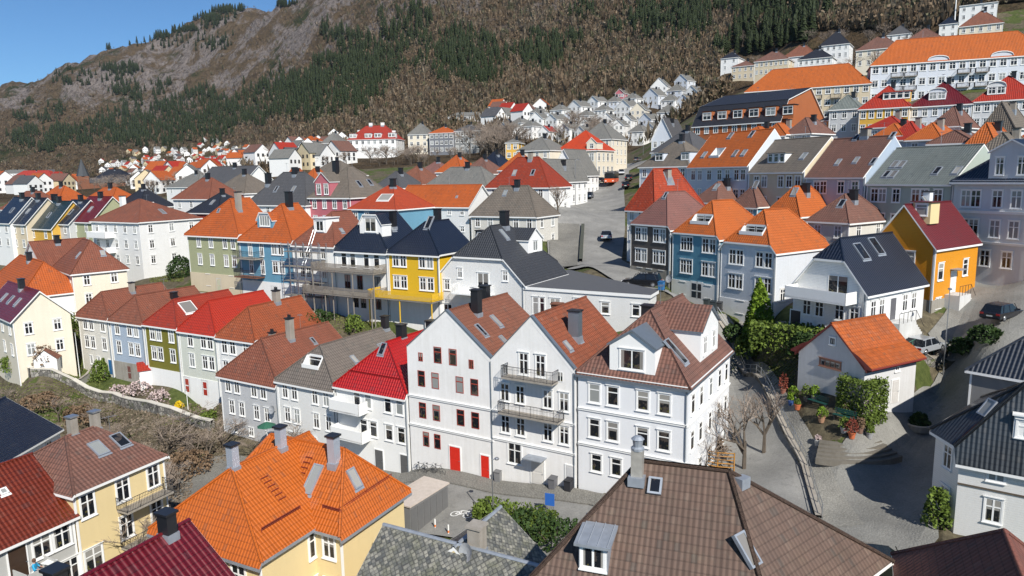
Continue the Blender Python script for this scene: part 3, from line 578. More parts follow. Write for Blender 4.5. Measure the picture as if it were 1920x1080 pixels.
def flat_wing():
    P = [X.pt(984, 540), at(1216, 556, 74)]; z = P[0][2]; P[1] = atz(1216, 556, z); Bk = [atz(1231, 547, z), atz(1068, 509, z), atz(990, 520, z)]
    pts = [P[0], P[1], Bk[0], Bk[1], Bk[2]]; c = np.array([P[0][0], P[0][1], z-4.3]); r = thing('flat_roofed_annex', 'long low white annex with flat grey roof beside the black roofed house', 'annex', tuple(c))
    TPTS.append(((P[1][0], P[1][1]), z-3.6)); TPTS.append(((Bk[0][0]+1, Bk[0][1]), z-.8)); TPTS.append(((Bk[1][0]+1.5, Bk[1][1]+1.5), z-.1))
    FOOT.append([(p[0], p[1]) for p in pts])
    q = [p-c for p in pts]; m = MB(); n = len(q); zt = 4.25; zb = -3
    for i in range(n): a, b = q[i], q[(i+1) % n]; m.poly([(a[0], a[1], zb), (b[0], b[1], zb), (b[0], b[1], zt), (a[0], a[1], zt)], 0)
    m.build('wall', W['whiteb'], r); m = MB(); cen = sum(q)/n; o = [cen+(p-cen)*1.03 for p in q]
    m.poly([(p[0], p[1], zt+.25) for p in o], 0)
    for i in range(n): a, b = o[i], o[(i+1) % n]; m.poly([(a[0], a[1], zt-.1), (b[0], b[1], zt-.1), (b[0], b[1], zt+.24), (a[0], a[1], zt+.24)], 1)
    m.poly([(p[0], p[1], zt-.1) for p in o[::-1]], 1); m.build('roof', [flat((.085, .088, .095, 1), .8, 0, 'roof_felt'), M_WHITE], r)
    d = q[1]-q[0]; L = np.linalg.norm(d[:2]); u = d/L; rz = math.atan2(u[1], u[0])
    for f, w, hh, dz, st in ((.07, .7, 2.0, .9, 'tee'), (.22, 1.2, 1.1, .9, 'two'), (.42, 1.3, .6, .7, 'two'), (.64, .9, 1.2, .9, 'tee'), (.13, .6, 1.9, .9, 'tee'), (.88, .8, 1.2, .9, 'tee')):
        fm, pm = window_mesh(w, hh, st, M_WHITE, M_WHITE); p = q[0]+u*f*L; ob = link('window', fm, r, (p[0], p[1], zt-dz-hh), rz); link('pane', pm, ob)
flat_wing()
# --- the blue and grey houses going up on the right
B = Line(at(1350, 449, 84), -57)
def rowb(key, lab, L, R, h_, wall, roof, ap, z0, ws, gz=None, dp=9.6, **k):
    h = H(key, 'town_house', lab, B, L, R, h_, wall=W[wall], roof=roof, ap=ap, dp=dp, ov=(.25, .25, .3, .3), gz=gz, pf=[(z0, 1.25)], pb=[(z0, 1.2)], **k)
    h.win('F', ws, (.1, 2.95), .92, 1.65); return h
h = rowb('b1', 'dark brown boarded house with muted purple roof beside the blue one', (1183, 424), (1257, 430), 5.9, 'dkwood', T['purple'], (1251, 362), .6, (.2, .36, .66, .82), basemat=W['stone'], base_h=.5, gz=6.9); h.win('F', (.25, .5, .8), (5.6,), .8, 1.0); h.win('R', (.3, .6), (.5,), .8, 1.3); h.sky('F', 3.4, 2.4, .6, 1.0)
h = rowb('b2', 'blue boarded house with orange roof and open roof terrace', (1262, 441), (1349, 448), 7.8, 'teal', T['orange2'], (1340, 378), .6, (.25, .38, .72, .87), basemat=W['plaster'], base_h=2.2, gz=8.1); h.loggia('F', 2.4, 5.1, .7, 1.6); h.win('F', (.25, .8), (5.9,), .8, 1.4); h.door('F', .5, 1.0, 2.1, (.02, .03, .05, 1), .1); h.door('F', .62, .8, 2.1, (.03, .03, .04, 1), .1)
h = rowb('b3', 'pale grey boarded house with bright orange roof and triangular roof terrace', (1353, 464), (1455, 474), 7.6, 'lgrey2', T['orange2'], (1440, 395), 1.0, (.22, .36, .72, .88), basemat=W['plaster'], base_h=1.7, gz=7.4); h.loggia('F', 2.3, 5.2, .5, 1.35); h.win('F', (.4,), (6.1,), .9, 1.3); h.win('R', (.15,), (4.2,), .8, 1.3)
# --- white house with the glossy dark blue roof, ochre house
D = LN((1487, 527), (1625, 556), 66); D = Line(at(1625, 549, 64), -56); 
h = H('dw', 'large_house', 'white house with glossy blue black roof and boxed balcony', D, (1490, 532), (1625, 549), 5.0, wall=W['whiteb'], roof=T['navy'], ap=(1578, 449), dp=10.5, ov=(.35, .35, .35, .3), pf=[(3.0, 1.1)], gz=4.9)
h.win('F', (.62,), (-1.3,), 2.0, 1.9, 'two', M_WHITE, False); h.win('F', (.2, .38, .66, .86), (1.5,), .85, 1.4); h.win('F', (.25, .42), (3.6,), .7, 1.1); h.win('R', (.12, .26, .66, .82), (.9,), .85, 1.6); h.door('R', .45, 1.0, 2.1, (.12, .12, .13, 1), 1.9)
h.balcony('F', .3, 6.6, h.h-.9, 2.0, 'solid', .95, M_WHITE, M_WHITE); h.sky('R', 2.6, 2.0, 1.3, 1.9); h.sky('R', 5.6, 2.2, 1.3, 2.0); h.door('F', .04, 1.1, 2.1, (.02, .02, .03, 1), .2)
h = H('oc', 'town_house', 'ochre yellow house with glossy maroon roof and white stair', Line(at(1754, 470, 71), -56), (1636, 451), (1754, 470), 6.9, wall=W['ochre'], roof=T['maroon'], ap=(1700, 386), dp=9.3, ov=(.35, .3, .35, .3), gz=6.7, basemat=W['stone'], base_h=1.5)
h.win('R', (.15, .72), (1.7,), 1.0, 1.7, 'tee'); h.door('R', .45, 1.0, 2.2, (.7, .7, .68, 1), 1.9, canopy=1.0); h.win('F', (.6,), (.6,), 1.2, 1.6, 'tee'); h.win('R', (.14,), (5.3,), 1.0, 1.0); h.sky('R', 4.0, 3.2, .6, .9); h.chim(3.0, 5.0, 1.6, .7, .7, M_WHITE); h.dormer('F', 3.4, 1.2, 1.8, 1.6, 'flat', wn=1, ww=1.1, wh=1.1, wst='tee', wall=W['cream']); 
def steps(house, side, u, w, n, z, mat, dirn=1, name='entrance_stair'):
    (x, y), r = house.place(side, u); m = MB(); m.box(0, w, -1.5, -.02, -2.5, z, 0)
    for i in range(n): m.box(w+.3*i, w+.3*(i+1), -1.4, -.1, -2.5, z-(i+1)*z/(n+1), 0)
    o = m.build(name, mat, house.root, (x, y, 0), r); m = MB()
    for i in range(5): m.tube((w*i/4, -1.45, z), (w*i/4, -1.45, z+1), .025, 4, 0)
    m.tube((0, -1.45, z+1), (w, -1.45, z+1), .025, 4, 0); m.tube((w, -1.45, z+1), (w+.3*n, -1.4, 1), .025, 4, 0); m.build('railing', M_IRON, o)
TPTS.append((tuple((HS['oc'].O+HS['oc'].line.u*(HS['oc'].w+1)+HS['oc'].line.n*9.3)[:2]), -12.9)); TPTS.append((tuple((HS['dw'].O+HS['dw'].line.u*(HS['dw'].w+1)+HS['dw'].line.n*9)[:2]), -15.6))
steps(HS['oc'], 'R', 2.6, 2.4, 6, 1.85, paint((.6, .6, .58, 1), .8, .4)); steps(HS['dw'], 'R', 3.3, 3.0, 6, 1.85, paint((.6, .6, .58, 1), .8, .4))
# --- little white house on the corner
S = LN((1497, 660), (1622, 692), 62)
h = H('sm', 'small_house', 'little white plaster house with flared orange roof and ivy', S, (1498, 660), (1622, 690), 3.8, wall=paint((.60, .60, .60, 1), .85, .35), roof=T['oldred'], ap=(1560, 609), dp=6.8, ov=(.3, .3, .2, .2), gz=4.1, rim=flat((.20, .035, .03, 1), .5, 0, 'maroon_verge'), cor=False, gut=False)
h.win('F', (.5,), (.1,), 2.0, .55, 'four', flat((.25, .12, .08, 1)), flat((.25, .12, .08, 1))); h.win('F', (.52,), (-1.9,), .45, .5, 'small', M_DARK, M_WHITE); h.door('R', .6, .9, 2.0, (.55, .53, .50, 1), .2); h.win('R', (.62,), (.45,), .5, .35, 'small')
def flare(h):
    def k():
        sl = h.hr/(h.w/2); a, b = -.2, h.dp+.2; m = MB()
        for s_ in (0, 1):
            X_ = lambda x: x if s_ == 0 else h.w-x
            p = [(1.1, h.h+1.1*sl+.19), (.4, h.h+.72*sl+.2), (-.75, h.h+.0*sl+.12)]
            for (x0, z0), (x1, z1) in zip(p[:-1], p[1:]): m.poly([(X_(x1), a, z1), (X_(x0), a, z0), (X_(x0), b, z0), (X_(x1), b, z1)][::(1 if s_ == 0 else -1)], 0)
            for y in (a, b): m.poly([(X_(x), y, z) for x, z in p]+[(X_(-.75), y, p[2][1]-.16), (X_(.0), y, h.h-.05)], 1)
            m.poly([(X_(-.75), a, p[2][1]-.16), (X_(-.75), b, p[2][1]-.16), (X_(-.75), b, p[2][1]), (X_(-.75), a, p[2][1])], 1); m.poly([(X_(-.75), a, p[2][1]-.16), (X_(-.75), b, p[2][1]-.16), (X_(.0), b, h.h-.05), (X_(.0), a, h.h-.05)], 1)
        m.build('flared_eave', [h.roofm, h.rim], h.root)
    h.kids.append(k)
flare(HS['sm'])
# --- long terraces high on the right
CL = Line(at(1290, 310, 125), -65.5)
def rowc(key, lab, L, R, h_, wall, roof, ap, ws, rows=2, **k):
    h = H(key, 'terrace_house', lab, CL, L, R, h_, wall=W[wall], roof=roof, ridge='x', ap=ap, pl=None, dp=10, slopes=None, ov=(0, 0, .35, .3), **k)
    h.P = [p for p in h.P if p[3] in 'FB']
    h.win('F', ws, [.7+3.1*i for i in range(rows)], 1.0, 1.6); return h
h = rowc('c1', 'white terrace house under a long orange roof with many skylights', (1290, 309), (1404, 313), 10, 'bluew', T['orange2'], (1345, 252), (.1, .22, .38, .55, .68, .82, .92), 3); [h.sky('F', u, d, .9, 1.3) for u, d in ((1.8, 1.2), (9.4, 1.2), (11.4, 1.2), (5, 4), (10, 4))]; h.loggia('F', 4.2, 6.4, 1.2, 2.6, wn=False)
h = rowc('c2', 'cream and pink terrace house with grey roof and triangular gable windows', (1405, 319), (1508, 324), 10, 'cream2', T['taupe'], (1460, 264), (.15, .3, .6, .75, .9), 3); h.dormer('F', 2.5, 1.2, 3.5, 1.5, 'flat', wn=3, ww=.8, wh=1.2, wst='tee', wall=M_WHITE); h.sky('F', 8.2, 1.6, .9, 1.3)
h = rowc('c3', 'pale blue terrace house with long brown roof and small skylights', (1512, 327), (1622, 334), 10, 'lblue', T['brown'], (1575, 262), (.2, .32, .62, .85), 3); [h.sky('F', u, d, .7, 1.1) for u, d in ((3.5, 1.3), (6.2, 1.5), (9, 1.3), (3.4, 4.6), (9, 4.6))]; h.chim(5.2, 5, 1.2, 1.2, .7, M_CONC)
h = rowc('c4', 'grey green terrace house with mottled grey pantile roof', (1627, 341), (1787, 347), 9.5, 'greygreen', T['slategrey'], (1720, 278), (.1, .2, .37, .6, .7, .85), 3, ); [h.sky('F', u, d, .8, 1.3) for u, d in ((1.4, .6), (2.4, .6), (1.4, 2.0), (2.4, 2.0), (7.8, 1.0), (10.2, 1.0))]
h = H('c5', 'mansion_block', 'large grey plaster house with arched gable windows at the right edge', Line(at(1790, 338, 81), -64), (1790, 338), (1942,), 10.4, wall=W['greyp'], roof=T['navy'], ridge='x', hr=4.2, dp=11, pl=[(0, 1.0)], ov=(.3, .3, .5, .3), cor=False)
h.win('F', (.17, .30, .57, .8), (1.1, 4.3), 1.0, 1.8); h.win('F', (.3, .48, .75), (7.6,), 1.0, 1.7); h.band('F', 3.6, .25, .18); h.band('F', 6.9, .2, .12); h.band('F', .5, .45, .35, W['greyp']); h.dormer('F', 3.6, .05, 4.4, 2.9, 'gable', 1.2, wn=2, ww=.8, wh=1.8, wall=W['greyp'], roof=T['navy'])
# ---------------------------------------------------------------- more houses, each from its eave line in the photograph
def Q(key, name, label, wall, roof, L, R, d, h, ap=None, hr=None, dp=9., yaw=None, ridge='y', cols=4, rows=2, cat='house', ww=.85, wh=1.4, sky=0, chim=1, side=0, pf=None, pb=None, ov=(.35, .35, .35, .3), st='cross', z0=.6, step=2.8, gable=False, cmat=None, **k):
    ln = Line(at(L[0], L[1], d), yaw) if yaw is not None else LN(L, R, d)
    h = H(key, name, label, ln, L, (R[0],), h, wall=W[wall] if isinstance(wall, str) else wall, roof=T[roof] if isinstance(roof, str) else roof, ap=ap, hr=hr, dp=dp, ridge=ridge, pf=pf, pb=pb, ov=ov, cat=cat, gut=False, **k)
    if ridge == 'x' and not gable and not any(p[3] == 'L' for p in h.P): sl = h.hr/(h.dp/2); h.P += [(sl, 0, 0, 'L'), (-sl, 0, sl*h.w, 'R')]
    if ridge == 'x' and any(p[3] == 'L' for p in h.P) and not any(p[3] == 'R' for p in h.P): a = [p for p in h.P if p[3] == 'L'][0]; h.P.append((-a[0], 0, a[0]*h.w, 'R'))
    if ridge == 'x' and gable: h.P = [p for p in h.P if p[3] in 'FB']
    if ridge == 'y' and not gable and not any(p[3] == 'B' for p in h.P): sl = h.hr/(h.w/2); h.P.append((0, -sl, sl*h.dp, 'B'))
    if ridge == 'y' and not gable and pf is None and not any(p[3] == 'F' for p in h.P): sl = h.hr/(h.w/2); h.P.append((0, sl, 0, 'F'))
    if cols: h.win('F', [(i+.5)/cols for i in range(cols)], [z0+step*i for i in range(rows)], ww, wh, st)
    if side: h.win('R', [(i+.5)/side for i in range(side)], [z0+step*i for i in range(rows)], ww, wh, st)
    for i in range(sky): h.sky('F', h.w*(i+1.2)/(sky+1.4), min(2.0, h.dp*.18), .8, 1.3)
    if chim: h.chim(h.w*.5+.8, h.dp*.45, 1.5, .8, .7, cmat)
    return h
# nearest the camera
Q('yh', 'town_house', 'pale yellow house with faded pink brown roof and two iron balconies', 'cream', T['brown'], (138, 924), (312, 851), 47, 8.5, ap=(123, 822), dp=8.5, ridge='x', cols=0, chim=0, basemat=W['white'], base_h=1.5)
h = HS['yh']; h.win('F', (.12, .5, .86), (.45,), 1.0, 1.7); h.win('F', (.5, .86), (3.4,), 1.0, 1.7); h.win('F', (.12,), (4.6,), 1.3, 1.6); h.balcony('F', 3.0, 7.0, h.h-2.7, 1.2); h.balcony('F', 3.0, 7.0, h.h-5.7, 1.2); h.chim(3.2, 4.4, 1.5, .55, .55, M_CONC, M_STEEL); h.chim(5.0, 4.4, 1.5, .55, .55, M_CONC, M_STEEL); h.sky('F', 3.2, 1.7, .95, 1.5); h.sky('F', 5.0, 1.7, .95, 1.5)
gh = Q('gh', 'town_house', 'grey house with glazed red brown tiles and a person at its open balcony door', paint((.44, .44, .42, 1), .6, .15), 'glossred', (-60, 1052), (146, 962), 41, 8, ap=None, hr=3.6, dp=9, ridge='x', cols=0, chim=0, gable=True)
gh.win('F', (.66, .87), (.35,), 1.15, 1.55); gh.win('F', (.92,), (3.0,), 1.15, 1.6); gh.door('F', .42, 1.1, 2.2, (.05, .03, .02, 1), 5.3); gh.sky('F', gh.w*.55, 2.6, .5, .5, M_WHITE)
Q('nb', 'town_house', 'house at the left edge showing only its glossy navy tiled roof', 'white', 'navy', (-30, 885), (120, 800), 62, 8, hr=3.5, dp=11, ridge='x', gable=True, cols=3, rows=2)
OR = Line(at(485, 1054, 35), -27); _z = OR.pt(485, 1054)[2]; _p = OR.pt(485, 1054)-OR.u*.4+OR.n*.4; OR.p = OR.p+OR.n*.4
h = H('og', 'large_house', 'big cream yellow house with vivid orange hipped roofs and three grey chimneys', OR, None, None, 8.5, geo=(_p-OR.u*8.3, 8.3), z=_z, wall=W['cream'], roof=T['fgorange'], hr=3.3, dp=8.4, ov=(.4, .4, .4, .3), pf=[(0, 1.5)], rim=M_LEAD, gut=False)
h.win('R', (.5,), (.5, 3.4), .95, 1.6); h.win('F', (.8, .5), (.9, 3.9), 1.0, 1.6); h.chim(4.1, 2.4, 1.5, .5, .5, M_STEEL2, M_BLACK); h.chim(4.3, 6.0, 1.5, .5, .5, M_STEEL2, M_BLACK)
ow = House('wing', 'w', OR, None, None, 8.5, geo=(_p-OR.u*8.3+OR.n*4.25, 10.3), z=_z+.004, wall=W['cream'], roof=T['fgorange'], hr=3.27, dp=6.2, ridge='x', ov=(.4, .4, .4, .4), pl=[(0, 1.6)], rim=M_LEAD, gut=False)
ow.win('F', (.91,), (.6, 3.4), .85, 1.4); ow.chim(8.0, 2.4, 1.9, .55, .55, M_STEEL2, M_BLACK); ow.sky('F', 6.6, .9, .75, 1.9); ow.sky('R', 2.3, .7, .7, 1.3); HS['ow'] = ow; DR = flat((.16, .02, .01, 1), .6, 0, 'dark_red_metal'); snow(h, 'R', 1.0, 4.0, .75, DR); snow(ow, 'F', 8.6, 10.0, .5, DR); snow(ow, 'R', .5, 5.6, .45, DR); hooks(h, 'R', 3.2, 1.6, 3.2, 6, DR); hooks(ow, 'F', 5.7, 1.2, 2.6, 6, DR)
# --- houses whose plan is not a rectangle: a convex plan and one roof plane for each edge
def PH(key, name, label, pts, z, h, apex, wall, roof, ov=.4, wins=(), rim=None):
    """pts: eave corners in plan, counter-clockwise; apex: one point per edge that its roof plane passes through, or None for a gable"""
    pts = [np.array(p[:2], float) for p in pts]; n = len(pts); O = pts[0]; r = thing(name, label, 'house', (O[0], O[1], z-h)); P = []; pl = []
    for i in range(n):
        a, b = pts[i], pts[(i+1) % n]; d = (b-a)/np.linalg.norm(b-a); nn = np.array([-d[1], d[0]])
        if apex[i] is not None: q = np.array(apex[i]); s_ = (q[2]-z)/((q[:2]-a)@nn); P.append((nn[0]*s_, nn[1]*s_, -(a@nn)*s_))
        pl.append((nn, a@nn-ov))
    big = [(-500, -500), (500, -500), (500, 500), (-500, 500)]; plan = big
    for nn, c in pl: plan = clip(plan, nn[0], nn[1], -c)
    m = MB()
    for i, (a, b, c) in enumerate(P):
        q = plan
        for j, (a2, b2, c2) in enumerate(P):
            if i != j: q = clip(q, a2-a, b2-b, c2-c)
        if area(q) < .05: continue
        Z = lambda p, o: (p[0]-O[0], p[1]-O[1], h+a*p[0]+b*p[1]+c+o)
        m.poly([Z(p, .16) for p in q], 0); m.poly([Z(p, .0) for p in q[::-1]], 1)
        for k in range(len(q)):
            p0, p1 = q[k], q[(k+1) % len(q)]
            if any(abs(nn@np.array(p0)-c_) < 1e-5 and abs(nn@np.array(p1)-c_) < 1e-5 for nn, c_ in pl): m.poly([Z(p0, -.02), Z(p1, -.02), Z(p1, .17), Z(p0, .17)], 1)
            else: m.tube(Z(p0, .15), Z(p1, .15), .12, 6, 2)
    ro = m.build('roof', [roof, rim or M_WHITE, roof], r); m = MB(); f = lambda p: min(a*p[0]+b*p[1]+c for a, b, c in P)
    for i in range(n):
        a, b = pts[i], pts[(i+1) % n]; k = 12; top = [a+(b-a)*t/k for t in range(k+1)]
        m.poly([(a[0]-O[0], a[1]-O[1], -4), (b[0]-O[0], b[1]-O[1], -4)]+[(p[0]-O[0], p[1]-O[1], h+f(p)) for p in top[::-1]], 0)
    m.build('wall', wall, r); FOOT.append([tuple(p) for p in pts])
    for (e, us, zs, w, hh, st) in wins:
        a, b = pts[e], pts[(e+1) % n]; d = (b-a); L = np.linalg.norm(d); d = d/L; fm, pm = window_mesh(w, hh, st, M_WHITE, M_WHITE)
        for zz in zs:
            for u in us: p = a+d*(u*L-w/2)-O; o = link('window', fm, r, (p[0], p[1], h-zz-hh), math.atan2(d[1], d[0])); link('pane', pm, o)
    def roof_item(px, py, w, l, edge, kind='sky', **k):
        a, b, c = P[edge]; A = np.array([a, b, -1.]); q = ray(px, py); t = -(c+z+.17)/(q@A); p = q*t; nn = np.array([a, b])/math.hypot(a, b); rz = math.atan2(nn[1], nn[0])-math.pi/2; sl = math.atan(math.hypot(a, b))
        return (p[0]-O[0], p[1]-O[1], p[2]-(z-h)), rz, sl
    return r, ro, roof_item
def skylight(ro, loc, rz, sl, w, l, mat=None):
    m = MB()
    for q in ((0, .09, 0, l), (w-.09, w, 0, l), (.09, w-.09, 0, .09), (.09, w-.09, l-.09, l)): m.box(*q, -.05, .12, 0)
    o = m.build('skylight', mat or M_LEAD, ro, loc); o.rotation_euler = (sl, 0, rz); p = MB(); p.box(.09, w-.09, .09, l-.09, .03, .08, 0); p.build('pane', GLASS, o)
E1 = atz(1367, 890, -13); A1 = atz(1200, 870, -13); BR = atz(1650, 1045, -17.4); FL = atz(985, 1100, -17.4)
def dirv(a): return np.array([math.cos(math.radians(a)), math.sin(math.radians(a))])
def isect(p, d, q, e): M_ = np.array([[d[0], -e[0]], [d[1], -e[1]]]); t = np.linalg.solve(M_, (q-p)[:2]); return p[:2]+d*t[0]
FR = isect(FL, dirv(-20), BR, dirv(38)); BL = isect(BR, dirv(-20), A1-np.array([2.4, 0, 0]), dirv(75))
FGB = PH('fb', 'large_house', 'big foreground house with weathered brown pantile roof and lead dormer', [FL, FR, BR, BL], -17.4, 8, [A1, E1, E1, A1], W['white'], T['fgbrown'], .35, [(1, (.6, .85), (.6,), 1.0, 1.6, 'cross')])
for px, py, w, l, e in ((1222, 925, .6, .75, 0), (1418, 1068, .7, 1.4, 1)): loc, rz, sl = FGB[2](px, py, w, l, e); skylight(FGB[1], (loc[0]-.2, loc[1], loc[2]), rz, sl, w, l)
loc, rz, sl = FGB[2](1195, 895, .6, .6, 0); m = MB(); m.box(-.25, .25, -.25, .25, -.6, 1.3, 0); m.lathe((0, 0, 1.3), [(.3, 0), (.3, .1), (.2, .16), (.24, .45), (.3, .5), (.16, .62), (0, .66)], 10, 1); o = m.build('chimney', [flat((.4, .38, .34, 1), .5, .35, 'foil_lead', .5), M_LEAD], FGB[1], loc, rz)
m = MB(); m.box(-.36, .36, -.42, .36, -.3, .12, 0); m.build('flashing', M_LEAD, o)
loc, rz, sl = FGB[2](1392, 905, .6, .6, 1); m = MB(); m.box(-.3, .3, -.2, .2, -.3, .25, 0); m.build('ridge_cap', M_LEAD, FGB[1], loc, rz)
def lead_dormer(px, py, w, hh, L):
    loc, rz, sl = FGB[2](px, py, 1, 1, 0); m = MB(); fr = [(0, 0, -.4), (w, 0, -.4), (w, 0, hh), (0, 0, hh)]; m.poly(fr, 0); m.poly([(0, 0, hh), (0, L, hh+.25), (0, L, -.4), (0, 0, -.4)], 0); m.poly([(w, 0, -.4), (w, L, -.4), (w, L, hh+.25), (w, 0, hh)], 0)
    m.poly([(-.15, -.25, hh+.06), (w+.15, -.25, hh+.06), (w+.15, L, hh+.34), (-.15, L, hh+.34)], 0); m.poly([(-.15, -.25, hh-.06), (w+.15, -.25, hh-.06), (w+.15, -.25, hh+.06), (-.15, -.25, hh+.06)], 0)
    for x in (-.15, w+.15): m.poly([(x, -.25, hh-.06), (x, L, hh+.22), (x, L, hh+.34), (x, -.25, hh+.06)], 0)
    for i in range(4): m.tube((w*i/3, -.2, hh+.07), (w*i/3, L, hh+.35), .025, 4, 0)
    o = m.build('dormer', M_LEAD, FGB[0], loc, rz); fm, pm = window_mesh(w-.3, hh-.35, 'two', M_WHITE, M_WHITE); x = link('window', fm, o, (.15, 0, .2)); m = MB(); m.box(.2, w-.2, -.02, -.006, .25, hh-.2, 0); m.build('pane', GLASS, o)
lead_dormer(1085, 1068, 1.25, 1.25, 2.0)
a1 = atz(1802, 829, -17.2); b1 = atz(1756, 802, -17.2); f1 = np.append(a1[:2]+dirv(-36)*9, -17.2); c1 = np.append(f1[:2]+dirv(54)*9, 0); d1 = np.append(b1[:2]+dirv(40)*9, 0); ap1 = atz(1925, 722, -13.2)
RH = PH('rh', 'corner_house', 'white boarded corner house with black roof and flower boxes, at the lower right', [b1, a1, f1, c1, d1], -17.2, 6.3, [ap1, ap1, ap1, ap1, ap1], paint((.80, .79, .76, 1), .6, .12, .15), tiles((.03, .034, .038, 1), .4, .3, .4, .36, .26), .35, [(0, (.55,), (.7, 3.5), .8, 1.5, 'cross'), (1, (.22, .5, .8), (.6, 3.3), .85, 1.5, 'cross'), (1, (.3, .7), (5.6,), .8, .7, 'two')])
m = MB(); d_ = dirv(-36); L_ = 9; rzz = math.radians(-36); m.box(0, 9, -.06, 0, 0, .12, 0); o = m.build('string_course', flat((.1, .08, .06, 1)), RH[0], (a1[0]-b1[0], a1[1]-b1[1], 6.3-2.8), rzz)
loc, rz, sl = RH[2](1800, 800, 1, 1, 0); skylight(RH[1], RH[2](1832, 775, 1, 1, 0)[0], rz, sl, .8, 1.2)
m = MB(); m.box(0, 1.3, 0, 1.8, -.4, 1.5, 0); m.box(-.1, 1.4, -.2, 1.9, 1.503, 1.6, 0); lc, rz2, _ = RH[2](1898, 822, 1, 1, 1); o = m.build('dormer', M_WHITE, RH[0], lc, rz2); fm, pm = window_mesh(.9, 1.0, 'cross', M_WHITE, M_WHITE); link('window', fm, o, (.2, 0, .2))
TPTS += [((a1[0], a1[1]), -23.4), ((b1[0], b1[1]), -22.8)]
Rg = at(345, 985, 33); u65 = dirv(65); n65 = np.array([-u65[1], u65[0]]); _A = np.append(Rg[:2]-n65*4.4-u65*14, Rg[2]-3.7)
h = H('ma', 'town_house', 'house in the bottom left corner showing its glossy maroon roof and two black chimneys', Line(_A, 65), None, None, 8, geo=(_A, 14), z=_A[2], wall=W['white'], roof=tiles((.12, .005, .010, 1), .35, .15, .5, .37, .3), ridge='x', hr=3.7, dp=8.8, gut=False)
h.P = [p for p in h.P if p[3] in 'FB']; h.sky('F', 10.6, 1.5, .8, 1.3); h.chim(13.0, 4.3, 1.2, .55, .7); h.chim(7.8, 4.6, 1.1, .6, .7)
# slate roofed house
zr = -19.6; s1 = atz(728, 990, zr); s2 = s1[:2]+dirv(-28)*10.5; uu = dirv(-28); nn_ = np.array([-uu[1], uu[0]])
_A = np.append(s1[:2]-nn_*4.2, zr-3.2)
h = H('sl', 'town_house', 'house with crossing grey slate roofs and white verges in front of the street', Line(_A, -28), None, None, 7, geo=(_A, 10.5), z=_A[2], wall=W['cream'], roof=slate(), ridge='x', hr=3.2, dp=8.4, gut=False, ov=(.35, .3, .3, .3), bmat=M_LEAD); h.P = [p for p in h.P if p[3] in 'FB']; h.chim(5.6, 4.6, 1.5, .75, .75, M_CONC, M_CONC)
s3 = atz(935, 958, zr); t_ = (s3[:2]-_A[:2])@uu; t2 = (s3[:2]-_A[:2])@nn_
_B = np.append(_A[:2]+uu*(t_-3.9)+nn_*3.8, zr-3.2+.01); sw = House('wing', 'w', Line(_B, -28), None, None, 7, geo=(_B, 7.8), z=_B[2], wall=W['cream'], roof=slate(), hr=3.19, dp=max(4., t2-3.8), gut=False, ov=(.35, .35, .01, .3), bmat=M_LEAD); HS['sw'] = sw
# a second black roof beyond the corner house, and the roof in the bottom right corner
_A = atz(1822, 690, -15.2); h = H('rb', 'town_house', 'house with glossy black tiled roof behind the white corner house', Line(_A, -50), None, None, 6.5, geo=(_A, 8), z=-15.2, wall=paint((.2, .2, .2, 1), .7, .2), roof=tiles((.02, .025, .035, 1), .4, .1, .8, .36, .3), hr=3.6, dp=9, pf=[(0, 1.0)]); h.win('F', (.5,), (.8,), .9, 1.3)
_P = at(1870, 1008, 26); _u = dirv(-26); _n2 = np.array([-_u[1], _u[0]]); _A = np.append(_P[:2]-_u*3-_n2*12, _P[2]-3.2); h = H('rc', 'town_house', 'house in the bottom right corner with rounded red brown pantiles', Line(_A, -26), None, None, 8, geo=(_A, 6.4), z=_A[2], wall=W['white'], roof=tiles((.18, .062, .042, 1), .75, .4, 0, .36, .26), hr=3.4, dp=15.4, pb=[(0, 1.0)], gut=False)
# ---------------------------------------------------------------- houses of the middle distance
Q('la', 'town_house', 'large white corner house with faded red roof left of the sage green house', 'whiteb', 'redbrown', (172, 414), (260, 431), 135, 10, ap=(264, 373), bp=(327, 372), yaw=-31, cols=5, rows=3, side=3, chim=0); h = HS['la']; h.sky('R', 6, 2, .8, 1.6); h.chim(4, 4, 2.4, .9, .8, M_WHITE); h.chim(5, 9, 1.5, .9, .8, M_WHITE); h.balcony('F', 1, 7, h.h-2.8, 1.8, 'solid', .9, M_WHITE, M_WHITE); h.balcony('F', 1, 7, h.h-5.6, 1.8, 'solid', .9, M_WHITE, M_WHITE)
Q('l2', 'town_house', 'green house with glossy dark maroon roof between navy roofs and the white corner house', 'sage', 'maroon', (130, 414), (171, 414), 142, 9, hr=4.5, yaw=-31, ridge='x', gable=True, cols=2, sky=1)
Q('l3', 'town_house', 'pale grey house with narrow navy roof beside the mustard house', 'lgrey', 'navy', (97, 418), (129, 418), 143, 9, hr=4.3, yaw=-31, ridge='x', gable=True, cols=2, sky=1)
Q('l4', 'town_house', 'mustard yellow house with wide dark green glossy roof', 'gyellow', 'green', (50, 426), (96, 424), 145, 9, hr=5, yaw=-31, ridge='x', gable=True, cols=2, rows=2, sky=1); HS['l4'].chim(2, 5, 2, .9, .9)
Q('l5', 'town_house', 'tan house with roof windows left of the mustard house', 'cream2', 'navy', (19, 418), (48, 422), 146, 9, hr=4.8, yaw=-31, ridge='x', gable=True, cols=2, sky=1)
Q('l6', 'town_house', 'white house with navy roof at the left edge of the terrace', 'white', 'navy', (-12, 416), (18, 419), 148, 9, hr=4.8, yaw=-31, ridge='x', gable=True, cols=2, sky=1)
